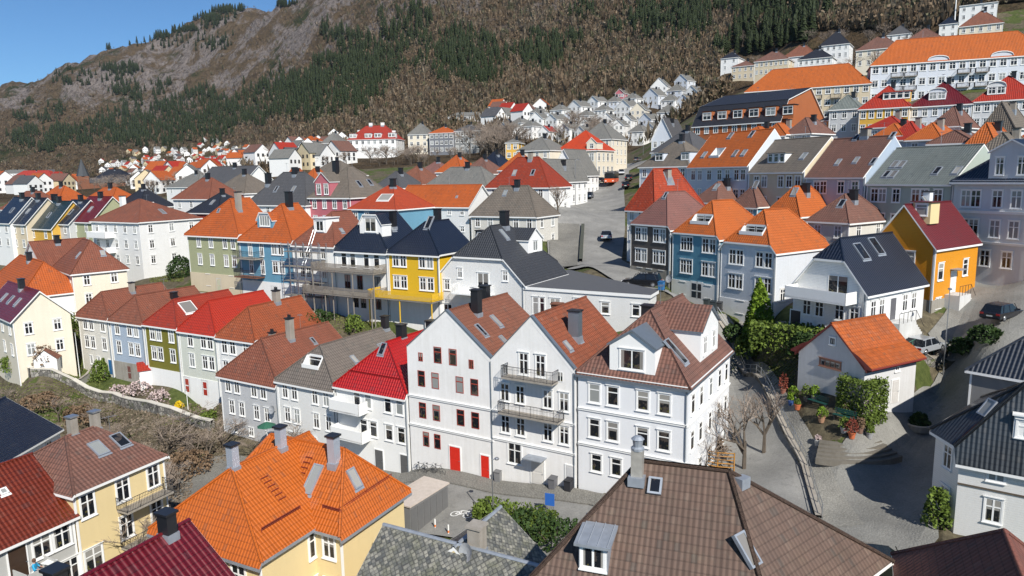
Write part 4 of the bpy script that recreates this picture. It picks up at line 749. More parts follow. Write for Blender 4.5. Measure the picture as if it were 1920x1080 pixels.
Q('l7', 'town_house', 'cream house with red brown hipped roof standing apart below the terraces', 'creamw', 'redbrown', (100, 500), (133, 511), 112, 7.5, hr=4.2, dp=7.4, ridge='x', yaw=-46, cols=3, rows=2, side=2, chim=0); HS['l7'].sky('R', 4.5, 1.6, .7, 1.0); HS['l7'].sky('F', 8.0, 1.5, .6, 1.1)
Q('l8', 'town_house', 'cream gabled house with maroon roof at the left edge', 'creamw', 'maroon', (-30, 578), (20, 592), 99, 8.5, hr=3.3, dp=6.6, yaw=-42, ridge='x', gable=True, cols=4, side=2, chim=1, sky=3)
Q('l9', 'town_house', 'small house with red brown roof and white gable behind the cream houses', 'white', 'redbrown', (45, 492), (80, 499), 120, 5.5, hr=3.6, dp=8, yaw=-40, cols=1, rows=1, gable=True)
Q('l10', 'town_house', 'house with bright orange roof half hidden at the left edge', 'white', 'orange', (-20, 528), (36, 538), 116, 6, hr=4.2, dp=8, yaw=-45, ridge='x', cols=0)
Q('m1', 'town_house', 'house with charcoal roof and white gable behind the sage green house', 'white', 'dkgrey', (365, 350), (450, 352), 190, 7, hr=5, dp=12, yaw=-31, ridge='x', gable=True, cols=4, rows=1)
Q('m2', 'town_house', 'house with wide black hipped roof behind the two orange roofs', 'white', 'dkgrey', (462, 382), (572, 386), 135, 8, hr=5.6, dp=10, yaw=-31, ridge='x', cols=4, sky=2); HS['m2'].chim(3, 3, 2.2, .9, .9)
Q('m3', 'town_house', 'dark house with black arched roof above the faded red roof', paint((.3, .04, .03, 1), .6, .2), 'black', (352, 398), (408, 402), 148, 7, hr=4, dp=10, yaw=-31, cols=2, sky=1, ridge='x')
Q('pk', 'town_house', 'rose pink boarded house with pedimented gable and taupe roof', 'pink', 'taupe', (580, 369), (656, 372), 128, 9, ap=(652, 313), dp=11, yaw=-31, cols=4, rows=2, chim=0); h = HS['pk']; h.dormer('F', 1.6, -.02, 3.6, 2.6, 'gable', 1.6, wn=2, ww=.9, wh=1.7, wall=W['pink']); h.chim(3.4, 3.5, 2.6, .9, .9); h.sky('R', 4, 1.4, .9, 1.4); h.sky('R', 7, 1.6, .9, 1.4)
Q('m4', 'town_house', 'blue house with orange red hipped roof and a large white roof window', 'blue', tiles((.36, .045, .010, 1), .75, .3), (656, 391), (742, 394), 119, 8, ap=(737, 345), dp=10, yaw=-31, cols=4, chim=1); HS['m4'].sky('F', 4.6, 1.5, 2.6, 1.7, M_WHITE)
Q('m5', 'long_house', 'long white house with flat pitched bright orange roof', 'whiteb', 'orange', (742, 386), (878, 391), 127, 8, hr=3.4, dp=8, yaw=-31, ridge='x', gable=True, cols=6, rows=2, ww=.7, wh=.8, chim=0); HS['m5'].sky('F', 12, 1.5, .4, .4)
Q('m6', 'town_house', 'pale grey house with taupe hipped roof beside the street', 'offw', 'taupe', (884, 402), (1005, 406), 118, 8.5, gz=3.8, ap=(938, 350), dp=7.5, yaw=-31, ridge='x', cols=5, rows=2, side=2); HS['m6'].sky('F', 4.6, 2.4, .7, 1.1)
Q('m7', 'town_house', 'white house with dark red hipped roof beside the street', 'white', tiles((.25, .026, .006, 1), .75, .35), (912, 350), (1029, 356), 140, 8, gz=4.0, hr=5.4, dp=9, yaw=-31, ridge='x', cols=4, side=2, chim=1, cmat=M_CONC, sky=2)
Q('m8', 'town_house', 'white gabled house with grey roof facing the bend of the street', 'white', 'grey', (1003, 338), (1036, 342), 150, 6, gz=4.9, hr=4.2, dp=17, yaw=-31, gable=True, cols=3, side=6, rows=2)
Q('m9', 'town_house', 'white house with large grey roof behind the gabled house on the street', 'white', 'grey', (1032, 328), (1084, 331), 176, 7, gz=4.8, hr=6, dp=12, yaw=-31, gable=True, cols=3, side=5, rows=2, chim=0)
Q('m10', 'town_hall', 'cream stone building with vivid red orange roof and corner gable by the street', 'creamw', tiles((.46, .045, .008, 1), .6, .15), (1044, 283), (1119, 286), 202, 8.8, hr=5.4, dp=12, yaw=-31, ridge='x', cols=4, side=4, rows=2, ww=1.2, wh=2, step=3.6, z0=1, chim=0, cat='building'); HS['m10'].dormer('F', 9.2, -.03, 3, 1.8, 'gable', 1.4, wn=1, ww=1.0, wh=1.2, wall=W['creamw'])
Q('m11', 'apartment_house', 'cream apartment house with grey slate roof behind the red orange one', 'creamw', 'grey', (1085, 262), (1146, 266), 228, 10, hr=5.5, dp=13, yaw=-31, cols=4, side=4, rows=3, chim=2)
Q('m12', 'town_house', 'cream house with grey hipped roof left of the red orange roof', 'creamw', 'grey', (970, 283), (1030, 286), 200, 7, hr=4.4, dp=12, yaw=-31, ridge='x', cols=4)
# roofs between the terrace and the far edge of town
for i, (lab, wall, roof, L, R, d, ap, dp, rx) in enumerate([
 ('house with long grey roof and paired roof windows behind the orange roof', 'white', 'grey', (790, 354), (915, 358), 150, None, 9, 'x'), ('house with terracotta roof between grey roofs', 'white', 'terra', (735, 345), (790, 347), 160, None, 9, 'x'),
 ('house with orange gable roof and black chimney beyond the long grey roof', 'white', 'orange', (818, 322), (865, 324), 190, None, 9, 'y'), ('house with brown roof beside the orange gable roof', 'white', 'brown', (862, 326), (915, 328), 178, None, 9, 'x'),
 ('house with navy roof above the dark red hipped roof', 'white', 'navy', (890, 317), (935, 318), 185, None, 9, 'y'), ('house with small orange roof left of the pink house', 'cream2', 'orange', (518, 352), (548, 353), 170, None, 8, 'y'),
 ('house with orange roof and white dormer left of the pink house', 'white', 'orange', (552, 352), (590, 353), 165, None, 8, 'y'), ('house with taupe roof below the white apartment house', 'white', 'taupe', (575, 330), (640, 332), 215, None, 11, 'x'),
 ('house with brownish roof left of the black hipped roof', 'white', 'taupe', (395, 362), (458, 366), 165, None, 10, 'x'), ('house with faded red roof behind the white corner house', 'white', 'redbrown', (325, 372), (392, 376), 158, None, 9, 'x'),
 ('house with steep charcoal roof behind the middle row', 'white', 'dkgrey', (700, 352), (748, 354), 152, None, 9, 'x'), ('house with pinkish roof beyond the red orange roof', 'white', 'purple', (770, 333), (830, 335), 195, None, 10, 'x'),
 ('long house with orange roof behind the maroon roof', 'white', 'orange', (140, 386), (205, 388), 175, None, 10, 'x'), ('house with black roof on the far left behind the terrace', 'white', 'black', (215, 388), (262, 389), 172, None, 9, 'x'),
 ('house with pale grey slate roof right of the church spire', 'white', 'grey', (312, 351), (368, 354), 240, None, 12, 'x'), ('house with orange roof in front of the dark red hipped roof', 'white', 'orange', (935, 318), (985, 320), 168, None, 8, 'x'),
 ('house with brown roof far left behind the mustard house', 'white', 'redbrown', (0, 392), (60, 392), 180, None, 9, 'x'), ('house with orange roof between chimneys at far left', 'white', 'orange', (62, 380), (108, 381), 190, None, 9, 'x')]):
    Q('n%d' % i, 'town_house', lab, wall, roof, L, R, d, 7, ap=ap, hr=4.2, dp=dp, yaw=-31, ridge=rx, cols=3, rows=1, chim=1)
# right of the street
Q('r1', 'town_house', 'white house with weathered red roof standing above the street', 'white', tiles((.34, .038, .008, 1), .8, .6), (1177, 387), (1228, 388), 106, 8, ap=(1228, 318), dp=10, yaw=-57, cols=3, side=3, rows=2, chim=1, cmat=M_CONC, pf=[(0, 2.2)]); HS['r1'].sky('R', 4, 1.6, 1.4, 2.0)
for i, (lab, wall, roof, L, R, d, ap, dp) in enumerate([
 ('house with small brown hipped roof directly behind the muted purple roof', 'greyp', 'brown', (1300, 377), (1345, 379), 115, (1347, 342), 9), ('house with brown hipped roof and skylight below the cream and pink terrace house', 'blue', 'brown', (1372, 384), (1420, 388), 110, (1412, 350), 9),
 ('house with vivid orange hipped roof behind the pale grey house', 'white', 'orange2', (1435, 400), (1500, 406), 98, (1490, 351), 8.5), ('grey boarded house with brown hipped roof left of the maroon roof', 'offw', 'brown', (1516, 412), (1592, 421), 90, (1584, 366), 8.5)]):
    Q('s%d' % i, 'town_house', lab, wall, roof, L, R, d, 7.5, ap=ap, dp=dp, yaw=-57, cols=2, side=2, rows=2, chim=1, sky=1)
Q('t1', 'town_house', 'white house with dark grey mansard roof and two dormers above the red roof', 'bluew', 'taupe', (1200, 312), (1290, 314), 140, 9, hr=4.8, dp=10, yaw=-50, ridge='x', cols=5, rows=2, sky=0); HS['t1'].dormer('F', 3, .8, 2, 1.6, 'flat', wn=1, wh=1.2); HS['t1'].dormer('F', 9, .8, 2, 1.6, 'flat', wn=1, wh=1.2)
Q('t2', 'town_house', 'house with dark brown roof behind the dark mansard roof', 'white', 'dkgrey', (1222, 285), (1300, 287), 165, 8, hr=4.6, dp=10, yaw=-50, ridge='x', cols=4)
Q('t3', 'town_house', 'tall white gabled house in shade above the street bend', 'bluew', 'dkgrey', (1222, 262), (1262, 264), 190, 8, hr=5.5, dp=12, yaw=-31, gable=True, cols=3, side=2)
Q('t4', 'town_house', 'house with black roof next to the brick coloured apartment block', 'bluew', 'black', (1262, 266), (1310, 268), 195, 8, hr=4, dp=12, yaw=-40, ridge='x', cols=3)
Q('ap', 'apartment_block', 'large rust coloured apartment block with black mansard roof and slanted dormers', 'rust', 'black', (1300, 236), (1462, 226), 178, 12, hr=7.2, dp=26, slopes={'F': [(0, 1.35), (3.6, .28)], 'B': [(0, .75)]}, yaw=-45, ridge='x', gable=True, cols=9, rows=2, step=3.2, cat='apartment block', side=0, chim=0, ww=1.1); h = HS['ap']; [h.dormer('F', 2+4*i, .6, 2.6, 2.4, 'shed', wn=1, wh=1.5, wall=W['rust']) for i in range(6)]
Q('ap2', 'apartment_block', 'orange plaster wing of the rust coloured block with black roof', 'orangew', 'black', (1540, 226), (1577, 229), 165, 9, hr=3, dp=9, yaw=-50, ridge='x', cols=3, rows=2, cat='apartment block', chim=0)
h = Q('up1', 'apartment_block', 'long cream apartment block with orange roof and dark balconies', 'cream2', 'orange2', (1398, 172), (1632, 160), 205, 11, hr=6, dp=12, yaw=-30, ridge='x', cols=14, rows=3, step=3, cat='apartment block', chim=0, ww=1.2); [h.balcony('F', h.w*f, h.w*f+2.6, h.h-3.2-3*r, 1.2) for f in (.55, .7, .82) for r in (0, 1)]
h = Q('up2', 'apartment_block', 'longest pale blue apartment block with orange roof, arched gables and balconies', 'bluew', 'orange2', (1634, 122), (1970, 88), 190, 12, hr=6.5, dp=12, yaw=-22, ridge='x', cols=18, rows=3, step=3.4, cat='apartment block', chim=0, ww=1.3, wh=1.6); [h.balcony('F', h.w*f, h.w*f+2.8, h.h-3.4-3.4*r, 1.3) for f in (.12, .2, .5, .6) for r in (0, 1)]; h.dormer('F', h.w*.33, -.05, 4.6, .3, 'arch', .9, wall=W['bluew']); h.dormer('F', h.w*.68, -.05, 4.6, .3, 'arch', .9, wall=W['bluew'])
Q('v1', 'town_house', 'yellow house with red mansard roof and a row of dormer windows', 'gyellow', 'bright', (1612, 204), (1705, 201), 152, 9, hr=5, dp=10, yaw=-35, ridge='x', cols=6, rows=2); HS['v1'].dormer('F', 4, 1.5, 5, 1.5, 'flat', wn=4, wh=1.2, wst='tee')
Q('v2', 'town_house', 'pale blue house with dark maroon roof and glazed dormers', 'bluew', 'maroon', (1707, 200), (1822, 193), 148, 11, hr=5, dp=11, yaw=-35, ridge='x', cols=6, rows=3); HS['v2'].dormer('F', 3, 1, 3, 1.8, 'arch', .6, wn=2, wh=1.2); HS['v2'].dormer('F', 11, 1, 3, 1.8, 'arch', .6, wn=2, wh=1.2)
Q('v3', 'town_house', 'grey house with red roof and round topped dormer at the right edge', 'greyp', 'bright', (1826, 190), (1950, 180), 142, 10, hr=5, dp=11, yaw=-35, ridge='x', cols=7, rows=3); HS['v3'].dormer('F', 2, 1, 3, 1.8, 'arch', .8, wn=2, wh=1.2)
Q('v4', 'town_house', 'grey house with slate roof between the orange wing and the red mansard', 'lgrey', 'slategrey', (1556, 205), (1612, 203), 158, 9, hr=5, dp=10, yaw=-35, ridge='x', cols=3, rows=2)
for i, (lab, roof, L, R, d, ap) in enumerate([
 ('house with tall brown pyramid roof in front of the rust coloured block', 'brown', (1475, 250), (1520, 252), 140, (1500, 221)), ('house with orange pyramid roof beside the brown pyramid', 'orange2', (1430, 253), (1472, 254), 142, (1458, 232)), ('house with orange hipped roof at the left end of the roof cluster', 'orange2', (1392, 252), (1428, 253), 146, (1410, 238)),
 ('house with red orange hipped roof below the yellow mansard house', 'bright', (1625, 240), (1690, 240), 136, (1660, 218)), ('house with orange hipped roof in the middle of the roof cluster', 'orange2', (1640, 255), (1690, 256), 126, (1668, 232)), ('house with large red roof crossed by a pale chimney', 'bright', (1660, 262), (1725, 258), 124, (1695, 228)),
 ('house with large brown hipped roof below the maroon roof', 'brown', (1742, 238), (1800, 236), 128, (1790, 200)), ('house with orange tiled roof turned to the left near the grey pantile roof', 'orange2', (1700, 262), (1765, 262), 112, (1748, 232)), ('house with brown roof in front of the grey terrace', 'brown', (1742, 268), (1822, 270), 104, (1790, 246)),
 ('house with grey brown hipped roof at the right below the red roofs', 'taupe', (1842, 238), (1900, 236), 120, (1878, 192)), ('house with bright orange pantiled roof right of the brown roofs', 'orange2', (1806, 276), (1868, 278), 98, (1850, 232)), ('house with grey brown hipped roof above the mansion block', 'taupe', (1836, 284), (1905, 282), 92, (1880, 250)), ('house with orange roof at the right edge above the mansion block', 'orange', (1900, 270), (1950, 270), 98, (1915, 244))]):
    Q('w%d' % i, 'town_house', lab, 'greyp', roof, L, R, d, 6.5, ap=ap, dp=9, yaw=-50, cols=2, rows=1, chim=1, cmat=M_CONC if i % 2 else None)
for i, (lab, wall, roof, L, R, d, hr, h_, n) in enumerate([
 ('long cream block with brown roof and many balconies on the upper hillside', 'cream2', 'brown', (1415, 116), (1478, 112), 300, 4, 9, 7), ('cream block with brown roof above the orange terrace roof', 'creamw', 'brown', (1606, 95), (1688, 84), 250, 4.5, 8, 5), ('cream block with pinkish roof and a lit yellow end wall', 'creamw', 'brown', (1700, 76), (1765, 68), 255, 4.5, 9, 5), ('largest cream block with brown hipped roof near the top right', 'creamw', 'terra', (1800, 50), (1880, 38), 240, 5, 10, 5),
 ('white villa with black hipped roof and many windows on the upper slope', 'white', 'black', (1497, 112), (1560, 106), 290, 4, 9, 6), ('white villa with steep black roof and bay window above the other black roof', 'white', 'black', (1537, 86), (1592, 80), 300, 6, 12, 5), ('white villa with dark pyramid roof below the wood', 'white', 'dkgrey', (1664, 66), (1708, 62), 300, 5, 7, 3), ('low brown roofed block at the end of the long cream block', 'cream2', 'brown', (1372, 126), (1414, 124), 330, 3, 7, 4),
 ('small white gabled house with black roof on the slope', 'white', 'black', (1352, 110), (1384, 110), 340, 4, 6, 2), ('white house with dark blue roof near the flag pole at the top', 'white', 'navy', (1762, 46), (1796, 44), 290, 5, 6, 2), ('white modern house with terrace at the top edge', 'white', 'dkgrey', (1800, 12), (1870, 6), 290, 1, 6, 4), ('white house with red brown roof and gable window left of the villas', 'white', 'terra', (1468, 108), (1530, 104), 320, 5, 7, 3)]):
    Q('x%d' % i, 'hillside_house', lab, wall, roof, L, R, d, h_, hr=hr, dp=11, yaw=-33, ridge='x', cols=n, rows=2, side=2, chim=1, step=3)
Q('y1', 'apartment_house', 'large white apartment house with dark red roof and four white chimneys', 'white', tiles((.30, .025, .012, 1), .8, .2), (652, 262), (742, 262), 345, 8.5, hr=6.5, dp=14, yaw=-8, ridge='x', cols=8, rows=2, step=3.4, side=2, chim=0, ww=1.3, wh=1.6, cat='apartment block'); h = HS['y1']; [h.chim(h.w*f, 7, 1.4, 1.6, 1.2, M_WHITE, M_WHITE) for f in (.15, .4, .65, .88)]; [h.dormer('F', h.w*f, .6, 3.4, 2.2, 'flat', wn=2, wh=1.3, wall=M_WHITE) for f in (.03, .35, .55, .84)]
for i, (lab, wall, roof, L, R, d, hr, h_, n, r) in enumerate([
 ('pale house with grey roof right of the large white apartment house', 'creamw', 'grey', (765, 252), (802, 254), 340, 6, 9, 3, 3), ('dark modern block with terraces and orange attic', paint((.16, .17, .19, 1), .6, .2), 'orange', (805, 250), (850, 250), 335, 3, 10, 5, 3), ('grey block half hidden behind bare trees', paint((.22, .23, .23, 1), .7, .3), 'dkgrey', (852, 246), (900, 246), 335, 3, 10, 5, 3),
 ('cream house with pale grey roof left of the large white apartment house', 'creamw', 'grey', (602, 268), (636, 268), 350, 6, 7, 2, 2), ('white colonnaded house with grey roof beside the cream one', 'white', 'grey', (567, 276), (601, 272), 345, 3, 5, 5, 2), ('small house with red orange roof behind the colonnaded house', 'rust', 'orange', (566, 264), (588, 262), 360, 4, 5, 2, 1),
 ('long low house with pale roof at the foot of the wood', 'white', 'grey', (838, 220), (918, 218), 460, 3, 3, 6, 1), ('yellow house behind the bare trees', 'gyellow', 'grey', (948, 268), (972, 268), 260, 3, 8, 2, 2), ('house with red roof and white gables at the edge of the distant town', paint((.35, .05, .04, 1), .6, .2), 'terra', (464, 298), (500, 300), 420, 6, 5, 3, 1), ('white farmhouse alone on the wooded slope', 'white', 'grey', (1116, 122), (1140, 122), 700, 3, 4, 3, 1)]):
    Q('z%d' % i, 'distant_house', lab, wall, roof, L, R, d, h_, hr=hr, dp=11, yaw=-12, ridge='x', cols=n, rows=r, side=1, chim=1, step=3, ww=1.3, wh=1.6)
HILL = [(1008, 238, 36, 'g'), (1046, 222, 32, 'w'), (1080, 216, 34, 'w'), (1100, 252, 34, 'w'), (1128, 222, 30, 'w'), (1060, 258, 30, 'w'), (1022, 262, 30, 'r'), (1150, 206, 30, 'b'), (1172, 216, 36, 'w'), (1200, 222, 40, 'c'), (1196, 262, 40, 'w'), (1220, 256, 30, 'w'), (1160, 250, 34, 'w'), (1252, 226, 44, 'w'), (1224, 196, 40, 'b'), (1240, 178, 44, 'w'), (1268, 186, 40, 'b'), (1300, 192, 42, 'w'), (1310, 216, 40, 'w'), (1330, 184, 42, 'b'), (1358, 196, 36, 'c'), (1378, 180, 36, 'w'), (990, 252, 30, 'w'), (1280, 168, 34, 'b'), (1164, 190, 22, 'k'), (970, 246, 28, 'w'), (1036, 240, 30, 'w'), (1066, 236, 28, 'b'), (1096, 232, 30, 'w'), (1114, 206, 28, 'w'), (1140, 238, 30, 'w'), (1184, 200, 30, 'w'), (1212, 240, 34, 'b'), (1176, 240, 30, 'w'), (1256, 204, 36, 'w'), (1284, 206, 36, 'b'), (1292, 226, 36, 'w'), (1346, 172, 34, 'w'), (1090, 262, 28, 'w'), (1128, 258, 28, 'c'), (1004, 226, 24, 'b'), (946, 254, 24, 'w')]
cnt = {}
for i, (px, py, wpx, c) in enumerate(HILL):
    d = 330+(262-py)*1.1; nm = dict(w='white', b='pale blue', c='cream', g='white', r='white', k='pink')[c]; rf = dict(r='dark red').get(c, 'grey'); cnt[nm] = cnt.get(nm, 0)+1
    o = ['', 'first', 'second', 'third', 'fourth', 'fifth', 'sixth', 'seventh', 'eighth', 'ninth', 'tenth', 'eleventh', 'twelfth', 'thirteenth', 'fourteenth', 'fifteenth', 'sixteenth', 'seventeenth', 'eighteenth']+['%dth' % i for i in range(19, 40)]
    HILL[i] = (px, py, wpx, c, d, nm, rf)
ordi = {}
for nm in cnt:
    for k, q in enumerate(sorted([t for t in HILL if t[5] == nm], key=lambda t: t[0])): ordi[(q[0], q[1])] = o[k+1]
for i, (px, py, wpx, c, d, nm, rf) in enumerate(HILL):
    wd = wpx*d/1330*.8; wl = dict(w='white', b='bluew', c='creamw', g='white', r='white', k='pink')[c]
    Q('hl%d' % i, 'hillside_house', '%s house with %s roof, %s %s one from the left above the street' % (nm, rf, ordi[(px, py)], nm), wl, tiles((.3, .03, .02, 1), .8, .2) if c == 'r' else ('pink' and 'taupe' if c == 'k' else 'grey'), (px-wpx*.45, py-15), (px+wpx*.25, py-15), d, 6, hr=wd*.42, dp=9.5, yaw=-28-8*(i % 3), gable=i % 3 != 1, cols=3, side=2, rows=2, chim=1, ww=1.1, wh=1.4, group='houses scattered on the hillside above the street')
# ---------------------------------------------------------------- the land: one height function through the feet of the houses
def P3(px, py, z=None, d=None): p = atz(px, py, z) if z is not None else at(px, py, d); return ((p[0], p[1]), p[2])
LP = [P3(760, 895, -28.4), P3(1000, 950, -26.7), P3(925, 985, -27.1), P3(800, 990, -27.7), P3(640, 900, -29.0), P3(1100, 960, -26.2), P3(500, 860, -29.6), P3(300, 860, -29.8), P3(380, 1000, -29.6), P3(200, 1060, -29.9), P3(0, 1060, -31), P3(600, 1079, -28.6), P3(900, 1079, -27.6),
 P3(100, 735, -26.4), P3(0, 690, -26.6), P3(300, 760, -27.2), P3(220, 700, -26.2), P3(0, 760, -29.5), P3(200, 790, -29.8), P3(400, 770, -28.4), P3(1340, 640, -21.0), P3(1400, 700, -21.8), P3(1390, 800, -23.2), P3(1480, 900, -23.4), P3(1540, 1000, -23.6), P3(1330, 860, -24.2), P3(1150, 1000, -25.4), P3(1300, 1079, -24.2),
 P3(1340, 585, -16.8), P3(1290, 560, -16.2), P3(1205, 530, -14.0), P3(1120, 500, -13.3), P3(1085, 470, -12.0), P3(1140, 450, -11.0), P3(1110, 400, -8.3), P3(1125, 370, -5.9), P3(1150, 343, -2.9), P3(1180, 312, d=245), P3(1105, 335, -1.9), P3(1190, 290, d=270),
 P3(1052, 494, -13.4), P3(1045, 452, -11.2), P3(1420, 660, -19.8), P3(1480, 790, -21.9), P3(1495, 748, -20.2), P3(1560, 785, -20.5), P3(1640, 800, -20.9), P3(1590, 830, -21.5), P3(1540, 860, -23.0), P3(1600, 900, -23.3), P3(1700, 980, -23.6), P3(1700, 830, -22.6), P3(1740, 740, -21.2), P3(1790, 690, -18.8), P3(1850, 625, -15.2), P3(1735, 658, -17.0), P3(1880, 600, -14.3), P3(1690, 630, -16.0), P3(1860, 530, -13.0), P3(1900, 512, -12.2), P3(1650, 1000, -23.6), P3(1780, 1079, -23.6),
 P3(1380, 600, -17.2), P3(1440, 625, -17.5), P3(1300, 500, -14.0), P3(1500, 606, -15.6), P3(700, 600, -20.5), P3(560, 590, -20.0), P3(800, 610, -20), P3(330, 520, -17), P3(260, 530, -19), P3(120, 590, -22), P3(60, 660, -24.5), P3(900, 600, -19.5), P3(1050, 590, -18),
 P3(500, 385, d=160), P3(700, 345, d=200), P3(900, 330, d=210), P3(620, 296, d=335), P3(760, 294, d=330), P3(850, 290, d=330), P3(960, 285, d=260), P3(480, 315, d=430), P3(480, 300, d=720), P3(330, 352, d=330), P3(330, 344, d=620), P3(100, 368, d=330), P3(-150, 372, d=330), P3(-150, 352, d=900), P3(0, 348, d=900), P3(150, 346, d=800), P3(300, 330, d=1000), P3(180, 325, d=1350), P3(450, 270, d=1400), P3(330, 296, d=1500), P3(520, 264, d=1150), P3(560, 302, d=560), P3(0, 332, d=1300),
 P3(1500, 256, d=150), P3(1400, 268, d=172), P3(1650, 245, d=140), P3(1650, 200, d=190), P3(1850, 200, d=165), P3(1850, 270, d=110), P3(1500, 160, d=255), P3(1700, 110, d=240), P3(1900, 90, d=225), P3(2100, 80, d=225), P3(1250, 250, d=270), P3(1020, 262, d=330), P3(1200, 240, d=350), P3(1300, 175, d=420), P3(1100, 206, d=420), P3(1400, 128, d=350),
 P3(940, 222, d=460), P3(700, 268, d=470), P3(560, 262, d=900), P3(840, 214, d=560),
 P3(-200, 270, d=2000), P3(-300, 190, d=2700), P3(0, 300, d=1700), P3(0, 162, d=2700), P3(60, 148, d=2700), P3(100, 250, d=1950), P3(200, 210, d=2050), P3(210, 98, d=2700), P3(300, 84, d=2650), P3(330, 250, d=1800), P3(300, 130, d=2300), P3(400, 44, d=2600), P3(450, 32, d=2600), P3(545, 30, d=2550), P3(575, 26, d=2600), P3(560, 190, d=1300), P3(560, 90, d=1850), P3(680, -60, d=2200), P3(700, 200, d=760), P3(700, 100, d=1150), P3(700, 20, d=1550),
 P3(900, 160, d=620), P3(900, 60, d=950), P3(900, -80, d=1500), P3(1100, 130, d=560), P3(1100, 40, d=850), P3(1100, -100, d=1350), P3(1300, 90, d=520), P3(1300, 0, d=760), P3(1300, -120, d=1200), P3(1500, 60, d=380), P3(1500, -30, d=560), P3(1500, -160, d=950), P3(1700, 30, d=330), P3(1700, -60, d=480), P3(1700, -180, d=800), P3(1900, -10, d=320), P3(2000, -120, d=500), P3(2000, -250, d=800), P3(2200, -100, d=420)]
for px in (-200, 100, 300, 450, 560): LP.append(P3(px, 300, d=3900))
for px, z in ((700, 900), (1100, 750), (1500, 520), (1900, 420)): LP.append(((px/1330*2600-1870, 2600), 400))
for az in (-.75, -.3, .2, .7): LP.append(((az*12, 12), -25-3*(az < 0)))
ALLP = LP+TPTS
_X = np.array([(1.6*p[0][0]/p[0][1], math.log(p[0][1])) for p in ALLP]); _E = np.array([p[1]/p[0][1] for p in ALLP])
def _phi(r2): return np.where(r2 > 1e-12, .5*r2*np.log(np.maximum(r2, 1e-12)), 0)
_n = len(_X); _D = ((_X[:, None]-_X[None])**2).sum(2); _A = np.zeros((_n+3, _n+3)); _A[:_n, :_n] = _phi(_D)+np.eye(_n)*6e-4
_A[:_n, _n] = 1; _A[:_n, _n+1:] = _X; _A[_n, :_n] = 1; _A[_n+1:, :_n] = _X.T
_S = np.linalg.solve(_A, np.concatenate([_E, [0, 0, 0]]))
NX, NY = 440, 520; X0, X1, Y0, Y1 = -1.75, 1.75, math.log(9), math.log(4200)
_gx = np.linspace(X0, X1, NX); _gy = np.linspace(Y0, Y1, NY); GE = np.zeros((NY, NX))
for j in range(NY):
    q = np.stack([_gx, np.full(NX, _gy[j])], 1); r2 = ((q[:, None]-_X[None])**2).sum(2); GE[j] = _phi(r2)@_S[:_n]+_S[_n]+q@_S[_n+1:]
# rocky relief on the mountain only
def fbm(X, Y, seed, octs=5, f0=3.0):
    rs = np.random.RandomState(seed); out = np.zeros(X.shape); a = 1.0
    for o in range(octs):
        n = 64; g_ = rs.rand(n, n); x = X*f0*2**o; y = Y*f0*2**o; xi = np.floor(x).astype(int); yi = np.floor(y).astype(int); fx = x-xi; fy = y-yi; fx = fx*fx*(3-2*fx); fy = fy*fy*(3-2*fy)
        v = (g_[yi % n, xi % n]*(1-fx)+g_[yi % n, (xi+1) % n]*fx)*(1-fy)+(g_[(yi+1) % n, xi % n]*(1-fx)+g_[(yi+1) % n, (xi+1) % n]*fx)*fy
        out += a*(v-.5); a *= .55
    return out
_YY, _XX = np.meshgrid(_gy, _gx, indexing='ij'); _d = np.exp(_YY); amp = np.clip((_d-520)/900, 0, 1)
GE += amp*(.030*fbm(_XX*1.4+9, _YY*3, 3, 6, 3.2)+.014*np.abs(fbm(_XX*4, _YY*9, 5, 4, 6)))
def ground(x, y):
    x = np.asarray(x, float); y = np.maximum(np.asarray(y, float), 9.01)
    u = np.clip((1.6*x/y-X0)/(X1-X0)*(NX-1), 0, NX-1.001); v = np.clip((np.log(y)-Y0)/(Y1-Y0)*(NY-1), 0, NY-1.001); i = u.astype(int); j = v.astype(int); a = u-i; b = v-j
    return y*((GE[j, i]*(1-a)+GE[j, i+1]*a)*(1-b)+(GE[j+1, i]*(1-a)+GE[j+1, i+1]*a)*b)
def hit(px, py, d0=14, d1=4000):
    r = ray(px, py); r = r/r[1]; ds = np.exp(np.linspace(math.log(d0), math.log(d1), 1500)); g_ = ground(r[0]*ds, ds); f = r[2]*ds-g_; k = np.argmax(f < 0)
    if f[k] >= 0: return None
    if k: t = f[k-1]/(f[k-1]-f[k]); d = ds[k-1]+(ds[k]-ds[k-1])*t
    else: d = ds[0]
    return np.array([r[0]*d, d, float(ground(r[0]*d, d))])
def gz(x, y): return float(ground(x, y))
